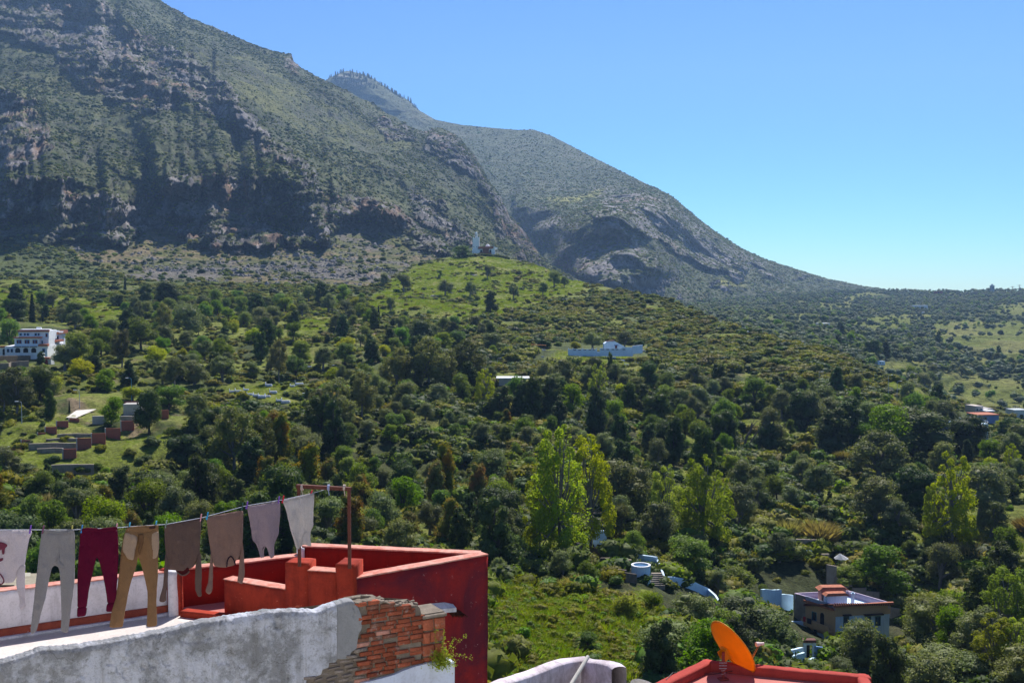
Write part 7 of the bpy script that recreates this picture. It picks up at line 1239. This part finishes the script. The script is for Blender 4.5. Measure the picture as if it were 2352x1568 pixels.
FW.part('gate_gap_wall', (1370, 1378, 808, 818), -.35, -.05, M_SHW, wl); FW2 = Face(gx(1454, dW - 4), gx(1476, dW + 4)); FW2.part('side_section', (1454, 1476, 793, 812), -.35, 0, M_SHW, wl)
for x in (1320, 1331, 1343, 1355, 1363, 1384, 1396, 1408, 1417, 1433):
    bm = bmesh.new(); FW.box(bm, x - 3.2, x + 3.2, 802.5 if x < 1370 else 801.5, 804.5 if x < 1370 else 803.5, 0, .03)
    bm_link('openwork', bm, paint('openwork_shade', (.10, .14, .24), .6, 9), wl)
for x in (1305.6, 1316, 1338, 1360, 1370, 1378.6, 1402, 1428): FW.part('post', (x - .9, x + .9, 799.5, 818), -.4, .08, M_SHW, wl)
pg_ = empty('pergola', V(1237, 806, 440), 'rust-orange flat pergola on thin posts left of the walled shrine', 'pergola'); bm = bmesh.new(); a, b = V(1220, 791.5, 438), V(1255, 793.5, 438)
for k in range(7): o_ = Vector((0, k * .6, 0)); btube(bm, [a + o_, b + o_], .10, 4)
bm_link('lattice_roof', bm, paint('rust_orange', (.42, .17, .04), .3, 2), pg_)
for x in (1222, 1237, 1252):
    bm = bmesh.new(); btube(bm, [V(x, 792.5, 440), V(x, 808, 440)], .07, 5); bm_link('post', bm, M_RUST, pg_)
# ---- graves
M_GRV = plaster('grave_white', (.58, .63, .70), (.36, .40, .45), .6, .2, 1, .3); grm = bmesh.new(); bbox(grm, (0, 0, .18), (2.0, .75, .36), 0, .05); bbox(grm, (0, 0, .42), (1.8, .5, .12), 0, .03); gme = bpy.data.meshes.new('slab'); grm.to_mesh(gme); grm.free(); gme.materials.append(M_GRV)
hsm = bmesh.new(); bbox(hsm, (-.98, 0, .45), (.14, .6, .9), 0, .04); hme = bpy.data.meshes.new('headstone'); hsm.to_mesh(hme); hsm.free(); hme.materials.append(M_GRV); gr2 = np.random.default_rng(77)
GV = [(535, 901, 1.5), (548, 902, 1.5), (562, 905, 1.4), (574, 908, 1.5), (590, 911, 1.4), (603, 914, 1.7), (616, 913, 1.3), (566, 898, 1.2), (618, 887, 1.6), (687, 886, 2.0), (672, 889, 1.2), (628, 903, 1.7), (694, 908, 1.8), (660, 904, 1.0), (657, 927, 1.9), (676, 936, 1.5), (640, 920, 1.2), (735, 828, 1.9), (710, 842, 1.2), (700, 897, 1.1)]
GV2 = [(1173, 836, 1.2), (1295, 832, 1.5), (1303, 835, 1.3), (1432, 829, 1.4), (1446, 828, 1.3), (1425, 832, 1.0), (1468, 812, 1.3), (1478, 807, 1.5), (1400, 838, 1.1), (1440, 838, 1.3), (1462, 836, 1.0), (1382, 850, 1.3), (1410, 822, 1.2), (1320, 819.5, .8), (1336, 819.5, .8), (1352, 819, .8), (1366, 819, .8), (1380, 819, .8), (1396, 819, .8), (1250, 806, 1.2), (1460, 862, 1.1), (1247, 818, .9), (1551, 784, 1.2), (1488, 801, 1.1)]
for lst, ph in ((GV, 'in the graveyard on the left slope'), (GV2, 'around the walled shrine')):
    for k, (x, y, s_) in enumerate(sorted(lst)):
        q = ground1(x, y); o = empty('grave', q + Vector((0, 0, .05)), ('leftmost' if k == 0 else 'rightmost' if k == len(lst) - 1 else ordw(k) + ' from the left') + ' white grave ' + ph, 'grave', 'white graves', gr2.uniform(-.25, .25)); o.scale = (s_ * .62, s_ * .9, s_ * .9)
        for nm, me in (('slab', gme), ('headstone', hme)): c = bpy.data.objects.new(nm, me); COL.objects.link(c); c.parent = o
pxwall('ridge_wall', [(1701, 760, 768), (1715, 761, 768), (1728, 758, 766), (1736, 754, 764)], .4, M_WH, 'low white wall on the scrubby ridge right of the shrine')
pxwall('ridge_wall', [(1705, 752, 757), (1712, 752, 757)], .4, M_BLUEW, 'tiny blue-white tomb wall behind the low white wall on the scrubby ridge')
M_PALEC = plaster('pale_concrete', (.46, .43, .40), (.33, .31, .29), .5, .3, .4, .3)
# ---- hut in the wood and sheds
dU = 340; FU = Face(gx(1127, dU), gx(1215, dU)); h = empty('hut', V(1180, 900, dU), 'long hut with pale roof edge half hidden in the wood', 'hut'); FU.part('wall', (1146, 1208, 869, 886), -5, 0, M_PALEC, h); FU.part('roof', (1140, 1216, 867.3, 869), -6, .6, M_WH, h); FU.part('stone_wall', (1143, 1216, 898, 930), -4, .8, M_STONE, h)
for x in (1158, 1172): FU.part('dark_opening', (x - 3, x + 3, 905, 918), .75, .9, M_BLK, h)
FU.part('planter', (1143, 1212, 885, 899), -1, 1.2, M_BRW, h)
FV = Face(gx(530, 400), gx(561, 400)); h = empty('shed', V(545, 822, 400), 'low grey-brown flat shed among trees on the left slope', 'shed'); FV.part('wall', (531, 560, 813, 824), -3, 0, M_CONC, h); FV.part('roof', (529, 562, 811, 813), -3.4, .4, M_WH, h)
# ---- stepped brick walls and concrete blocks on the left terraces
def panel_wall(lab, rects, x_off=0):
    q0_ = ground1(*[(z5(*rects[0][:1], rects[0][3])[0]), z5(rects[0][0], rects[0][3])[1]]); w_ = empty('brick_wall', q0_, lab, 'wall')
    for x0, x1, y0, y1 in rects:
        (a, c), (b, d_) = z5(x0, y0), z5(x1, y1); dd = ground1((a + b) / 2, d_).y + .5; Fp = Face(gx(a, dd), gx(b, dd + .6)); Fp.part('brick_panel', (a - .5, b + .5, c, d_ + 9), -.2, 0, M_BRICK2, w_); Fp.part('concrete_post', (a - 1.4, a + 1.4, c - .7, d_ + 8), -.3, .08, M_PALEC, w_)
panel_wall('long flight of red-brown brick panels stepping down to the left, nearer row', [(1310, 1415, 845, 925), (1130, 1230, 875, 950), (1015, 1125, 935, 1045), (885, 1010, 998, 1095), (768, 885, 1040, 1135), (645, 765, 1080, 1180), (528, 640, 1170, 1270)])
panel_wall('row of red-brown brick panels stepping down to the picture edge, farther row', [(578, 665, 918, 960), (475, 572, 935, 1005), (380, 475, 985, 1050), (315, 380, 1035, 1060), (178, 250, 1095, 1165), (72, 178, 1150, 1195), (-60, 72, 1200, 1245)])
def blk(nm, r4, mat, lab, cat, dep=2.5):
    (a, c), (b, d_) = z5(r4[0], r4[2]), z5(r4[1], r4[3]); q = ground1((a + b) / 2, d_ - 1); Fp = Face(gx(a, q.y), gx(b, q.y + .5)); bm = bmesh.new(); Fp.box(bm, a, b, c, d_ + 4, -dep, 0); return tag(bm_link(nm, bm, mat), lab, cat)
M_PALEC = plaster('pale_concrete', (.46, .43, .40), (.33, .31, .29), .5, .3, .4, .3)
blk('block_tower', (1035, 1185, 795, 892), M_PALEC, 'pale concrete block building behind the stepped brick walls', 'building', 4); blk('brick_parapet', (1045, 1155, 768, 796), M_BRICK2, 'short red brick course on top of the pale concrete block building', 'wall', .3)
blk('retaining_wall', (775, 892, 895, 972), M_PALEC, 'pale concrete retaining wall beside the white ramp', 'wall', .5); blk('retaining_wall', (1000, 1130, 895, 942), M_PALEC, 'pale block wall right of the spreading tree and below the concrete building', 'wall', .5); blk('retaining_wall', (665, 775, 933, 945), M_PALEC, 'thin pale wall strip left of the concrete retaining wall', 'wall', .5)
for k, (r4, lab) in enumerate((((480, 770, 1042, 1070), 'uppermost low stone terrace wall between the two brick rows'), ((385, 645, 1080, 1108), 'second low stone terrace wall between the two brick rows'), ((240, 640, 1120, 1180), 'broad third stone terrace wall between the two brick rows'), ((310, 530, 1162, 1200), 'lowest stone terrace wall left of the last brick panel'), ((430, 790, 1300, 1388), 'wide grey stone wall below the end of the brick flight'), ((-60, 62, 1320, 1400), 'grey stone wall at the left picture edge below the brick walls'))):
    (a, c), (b, d_) = z5(r4[0], r4[2]), z5(r4[1], r4[3]); pxwall('stone_wall', [(a, c + 2, d_), ((a + b) / 2, c, d_), (b, c + .5, d_)], .5, M_CONC, lab)
rd_ = [z5(*p) for p in [(560, 920), (640, 860), (760, 850), (812, 843), (770, 868), (700, 900), (640, 925)]]; vs = [ground1(x, y) + Vector((0, 0, .45)) for x, y in rd_]; bm = bmesh.new(); c_ = bm.verts.new(sum(vs, Vector()) / len(vs)); pv = [bm.verts.new(v) for v in vs]
for i in range(len(pv)): bm.faces.new((c_, pv[i], pv[(i + 1) % len(pv)]))
tag(bm_link('road', bm, paint('concrete_road', (.62, .58, .52), .15, 2)), kind='structure')
pxwall('white_wall', [(-30, 972, 979), (0, 972, 979), (24.5, 971.5, 979)], .4, M_WH, 'short white wall at the left picture edge above the brick walls')
# ---- street lamps
def lamp(x, y0, y1, lab, col=(.16, .36, .50), side=1):
    q = ground1(x, y1); hgt = (y1 - y0) / F * q.y; o = empty('street_lamp', q, lab, 'street lamp', 'street lamps on the slopes'); m_ = paint('lamp_paint', col, .1, 3, .5); bm = bmesh.new(); btube(bm, [(0, 0, -.3), (0, 0, hgt * .6), (0, 0, hgt)], [.10, .075, .05], 6); btube(bm, [(0, 0, hgt), (-.25 * side, 0, hgt + .25), (-.9 * side, 0, hgt + .3)], .045, 5); ob = bm_link('post', bm, m_); ob.parent = o
    bm = bmesh.new(); bbox(bm, (-1.15 * side, 0, hgt + .3), (.75, .3, .16), 0, .05); ob = bm_link('lamp_head', bm, M_WH); ob.parent = o
for a in ((304, 869, 921, 'turquoise street lamp rising from the concrete block building'), (531.6, 847, 878, 'blue street lamp above the left end of the graveyard'), (182, 899, 938, 'pale street lamp left of the white ramp'), (50.6, 924, 972, 'grey street lamp in front of the eucalyptus at the left edge'), (772.5, 839, 866, 'white street lamp right of the graveyard'), (1143, 824, 842, 'small white street lamp above the roofed hut'), (1639, 848, 882, 'thin pale street lamp in the scrub right of the shrine'),
          (2040, 863, 930, 'tallest left lamp post on the grassy shoulder at the right'), (2061.5, 877, 922, 'rightmost lamp post on the grassy shoulder at the right'), (2056.6, 894, 916, 'short middle lamp post on the grassy shoulder at the right'), (1881.6, 855, 887, 'pale street lamp left of the grassy shoulder'), (1375, 862, 893, 'thin green lamp post just left of the ivy column below the shrine')): lamp(*a[:3], a[3], (.45, .47, .5) if 'turq' not in a[3] and 'blue' not in a[3] else (.10, .36, .48), 1 if a[0] < 1000 else -1)
# ---- houses on the right
def gd(x0, x1, y): q = ground1((x0 + x1) / 2, y).y; return gx(x0, q), gx(x1, q + 1)
def house(nm, lab, cat, A, B, rect, dep, mat, wins=(), roof=None, eave=None):
    Fh = Face(A, B); h_ = empty(nm, Fh.pt((rect[0] + rect[1]) / 2, rect[3]), lab, cat); Fh.part('wall', rect, -dep, 0, mat, h_)
    for w4 in wins: win(Fh, w4, M_TEAL, M_GLASS, h_)
    if roof: Fh.part('roof', (rect[0] - .6, rect[1] + .6, rect[2] - 1.4, rect[2] + .4), -dep - .4, .4, roof, h_)
    return h_, Fh
h, Fb = house('house', 'light blue cubic house at the right, half hidden behind dark trees', 'house', *gd(2238, 2271, 1010), (2238, 2270, 973, 1012), 9, M_BLUEW, [(2247, 2251.5, 983.5, 990.5), (2256.5, 2261, 983.5, 990.5), (2249, 2252.5, 1002, 1008), (2258, 2261.5, 1002, 1008)])
dq = ground1(2240, 1008).y; Fb2 = Face(gx(2160, dq + 12), gx(2239, dq)); Fb2.part('side_wing', (2160, 2239, 971, 1005), -6, -.1, plaster('grey_blue_wash', (.30, .42, .52), (.22, .30, .38), .4, .2, .3), h); Fb2.part('roof_box', (2180, 2193, 958, 971), -3, -.5, M_WH, h)
house('house', 'cream two-storey house farthest back in the right-hand cluster', 'house', *gd(2240, 2259, 956), (2240, 2258.5, 932, 955), 6, plaster('cream', (.55, .48, .42), (.4, .36, .32), .4, .2, .3), [(2243, 2246, 938, 943), (2252, 2255, 938, 943)])
house('house', 'low grey-cream house right behind the cream two-storey house', 'house', *gd(2257, 2282, 957), (2258, 2281, 938, 955), 6, M_PALEC, [(2262, 2264, 942, 946)])
house('house', 'blue house under the orange tiled roof in the right-hand cluster', 'house', *gd(2243, 2296, 973), (2244, 2294, 953, 972), 7, plaster('deep_blue_wash', (.16, .24, .48), (.12, .2, .4), .4, .2, .3), [(2262, 2266, 957, 962)], M_TERR)
house('house', 'small pinkish gabled house rising above the orange tiled roof', 'house', *gd(2263, 2284, 962), (2264, 2284, 944, 953), 5, plaster('pinkish_wash', (.55, .36, .32), (.4, .3, .28), .4, .2, .3), [], M_WH)
house('house', 'pale grey house at the right picture edge beside the cluster', 'house', *gd(2329, 2365, 961), (2330, 2362, 941, 960), 6, plaster('pale_grey_wash', (.50, .55, .58), (.4, .44, .46), .4, .2, .3))
bm = bmesh.new(); p = V(2265, 967, ground1(2265, 985).y)
for i in range(12): pass
n3 = Vector((.3, -.6, .7)).normalized(); ax = n3.orthogonal().normalized(); ay = n3.cross(ax); rg = [bm.verts.new(p + (ax * math.cos(a) + ay * math.sin(a)) * .9) for a in np.linspace(0, 6.283, 19)[:-1]]; c_ = bm.verts.new(p - n3 * .25)
for i in range(18): bm.faces.new((c_, rg[i], rg[(i + 1) % 18]))
bmesh.ops.solidify(bm, geom=bm.faces[:], thickness=.03); tag(bm_link('satellite_dish', bm, M_WH), 'round white satellite dish above the light blue house at the right', 'satellite dish')
def far(nm, lab, cat, x0, x1, y0, y1, mat, dep=8, wins=(), roof=None):
    q = ground2((x0 + x1) / 2, y1); return house(nm, lab, cat, gx(x0, q.y), gx(x1, q.y + 2), (x0, x1, y0, y1 + 1.5), dep, mat, wins, roof)
far('far_house', 'white farmhouse with a row of windows among the far olive trees', 'house', 1881, 1906, 742, 750, M_WH, 8, [(1886 + 4.6 * k, 1888 + 4.6 * k, 745, 747.6) for k in range(4)]); far('far_house', 'small light blue hut above the grassy shoulder', 'house', 2017, 2033, 829.5, 838, M_BLUEW, 5, [(2021, 2023.5, 832, 835), (2027, 2029, 832, 835)])
far('far_house', 'bright pale roof alone in the far olive hills', 'house', 2109, 2126, 715.5, 720, M_WH, 9); far('far_house', 'stepped white house on the upper far slope', 'house', 2096, 2131, 701, 711, M_WH, 8, [(2101, 2103, 704, 708), (2110, 2112, 704, 708)]); far('far_house', 'long white wall-like house near the far skyline, left one', 'house', 2032, 2061, 686, 690, M_WH, 8)
far('far_house', 'short white house near the far skyline, right one', 'house', 2177, 2190, 681, 685, M_WH, 8); far('far_house', 'reddish-brown unfinished house on the skyline', 'house', 2151, 2166, 668.5, 678, M_BRICK2, 10, [(2154, 2157, 671, 674)]); far('far_house', 'grey long house on the skyline left of the tower', 'house', 2224, 2249, 671, 678, M_CONC, 10, [(2228, 2230, 672.5, 675), (2236, 2238, 672.5, 675)]); far('far_house', 'tiny white house at the foot of the big mountain slope', 'house', 1906, 1914, 679, 683, M_WH, 6)
q = ground2(2281, 672); h, Ft = far('minaret', 'slim grey-blue tower standing alone on the right skyline', 'tower', 2277.5, 2284.5, 655.5, 672, plaster('tower_grey', (.40, .46, .52), (.3, .35, .4), .4, .2, .1), 6, [(2280, 2282, 659, 662)]); Ft.part('tower_top', (2279, 2283, 652.5, 655.5), -4, -2, M_WH, h)
for k, (x, y0, y1) in enumerate(((2325.5, 657.5, 670), (2341.6, 654.5, 670))):
    q = ground2(x, y1); hh = (y1 - y0) / F * q.y; o = empty('pylon', q, ('left', 'right')[k] + ' of the two dark utility pylons on the right skyline', 'pylon', 'pylons on the skyline'); bm = bmesh.new(); btube(bm, [(0, 0, 0), (0, 0, hh)], [.7, .45], 5); ob = bm_link('mast', bm, M_CONC); ob.parent = o; bm = bmesh.new(); bbox(bm, (0, 0, hh * .93), (8, .5, .5)); bbox(bm, (0, 0, hh * .78), (5, .5, .5)); ob = bm_link('crossarm', bm, M_CONC); ob.parent = o
# ---- dead tree, agaves, boulders
q = ground1(1699, 1038); S_ = q.y / F; r = np.random.default_rng(21); bm = bmesh.new()
def limb(a, b, ra, rb_, dpt):
    a, b = Vector(a), Vector(b); m = (a + b) / 2 + Vector(r.normal(size=3) * (b - a).length * .06); btube(bm, [a, m, b], [ra, (ra + rb_) / 2, rb_], 6)
    if dpt:
        for _ in range(3 if dpt > 1 else 4):
            t_ = r.uniform(.45, 1); s_ = a.lerp(b, t_); e = s_ + (b - a) * r.uniform(.3, .55) + Vector(r.normal(size=3) * (b - a).length * .22) + Vector((0, 0, .2)); limb(s_, e, rb_ * .7, rb_ * .2, dpt - 1)
P_ = lambda dx, dy: (dx * S_, 0, dy * S_)
limb(P_(0, -4), P_(18, 40), .42, .28, 0); limb(P_(18, 40), P_(28, 68), .28, .16, 2); limb(P_(6, 6), P_(34, 38), .30, .18, 0); limb(P_(34, 38), P_(52, 62), .18, .08, 2); limb(P_(18, 40), P_(38, 72), .15, .05, 2)
o = bm_link('dead_tree', bm, paint('weathered_wood', (.16, .125, .105), .4, 2)); o.location = q; tag(o, 'bare grey-brown dead tree leaning right on the sunny meadow', 'dead tree')
def agave(x, y, s_, lab):
    g = np.random.default_rng(int(x)); vs, fs = [], []
    for k in range(26):
        a = k * 2.4; el = .35 + .8 * (k / 26); L = s_ * (1 - .25 * k / 26); d = Vector((math.cos(a) * math.cos(el), math.sin(a) * math.cos(el), math.sin(el))); w_ = Vector((-math.sin(a), math.cos(a), 0)) * s_ * .09; b = len(vs); vs += [-w_ * .6, w_ * .6, d * L * .5 + w_, d * L - Vector((0, 0, .05 * s_)), d * L * .5 - w_]; fs.append([b, b + 1, b + 2, b + 3, b + 4])
    o = link('agave', mesh_np('agave', [list(v) for v in vs], np.array(fs), leaf_mat('agave_leaves', (.22, .28, .27), .2, .03, .1, .5)), None, ground1(x, y)); tag(o, lab, 'agave')
agave(462, 1044, 2.6, 'silvery agave beside the dirt path above the brown jumper'); agave(476, 1050, 2.2, 'second, smaller silvery agave right of the first beside the dirt path'); agave(1142, 1222, 3.6, 'large dark bluish agave left in the shady pair behind the red terrace'); agave(1165, 1222, 3.4, 'large dark bluish agave right in the shady pair behind the red terrace')
rk = []
for k in range(3):
    bm = bmesh.new(); bmesh.ops.create_icosphere(bm, subdivisions=2, radius=.5)
    for v in bm.verts: v.co *= 1 + .5 * float(vnoise(np.array(v.co) * 3.0 + k * 9, 8)); v.co.z *= .7
    me = bpy.data.meshes.new('boulder'); bm.to_mesh(me); bm.free(); me.materials.append(paint('boulder_rock_%d' % k, (.20, .185, .18), .35, 1.5)); rk.append(me)
m_ = M2m['scree'] * (1 - M2m['cl']) * (.1 + sstep(0, .35, fbm(G2[:400] / 40., 3, 93))); pts, k = sample(G2[:400], m_, 4800, 601); stuff('scree_boulders', pts, rk, np.random.default_rng(6).gamma(1.6, .75, len(pts)) + .3, 601, tilt=.6)
m_ = M3m['rock'] * inpoly(X3g, Y3g, [(1450, 640), (1750, 640), (1800, 700), (1450, 740)]); pts, k = sample(G3[:260], m_ + 1e-6 * M3m['rock'], 2500, 602); stuff('distant_boulders', pts, rk, np.random.default_rng(6).gamma(2, 1.6, len(pts)) + 1, 602, tilt=.6)
for x, y, s_, lab in ((853, 608, 5, 'large grey boulder on the scree left of the green hill'), (998, 681, 5, 'dark boulder heap on the lower green hill'), (1930, 1122, 4.0, 'dark rounded boulder on the shaded meadow'), (1090, 632, 4, 'low dark rock outcrop near the top of the green hill'), (1915, 1152, 1.2, 'small pale stone on the sunny meadow')):
    p = ground1(x, y) if not (x == 853) else ground2(x, y); o = link('boulder', rk[int(x) % 3], None, p); o.scale = (s_, s_, s_ * .7); tag(o, lab, 'boulder')
# washed stony path on the green hill
print('structures', round(time.time() - T0, 1))
# ================================================================== air
t = NT('air'); t.t.nodes.remove(t.b); pv = t.t.nodes.new('ShaderNodeVolumePrincipled')
pv.inputs['Color'].default_value = (0.36, 0.60, 1.0, 1); pv.inputs['Density'].default_value = HAZE; pv.inputs['Anisotropy'].default_value = 0.2
t.l(pv.outputs[0], t.out.inputs['Volume'])
zt = float(max(G2[..., 2].max(), G3[..., 2].max())) + 20
bm = bmesh.new(); bbox(bm, (0, 4000, (zt - 121) / 2), (16000, 11000, zt + 121)); tag(bm_link('haze', bm, t.m), kind='stuff')
cy.volume_step_rate = 1.0
print('script', round(time.time() - T0, 1), len(bpy.data.objects))
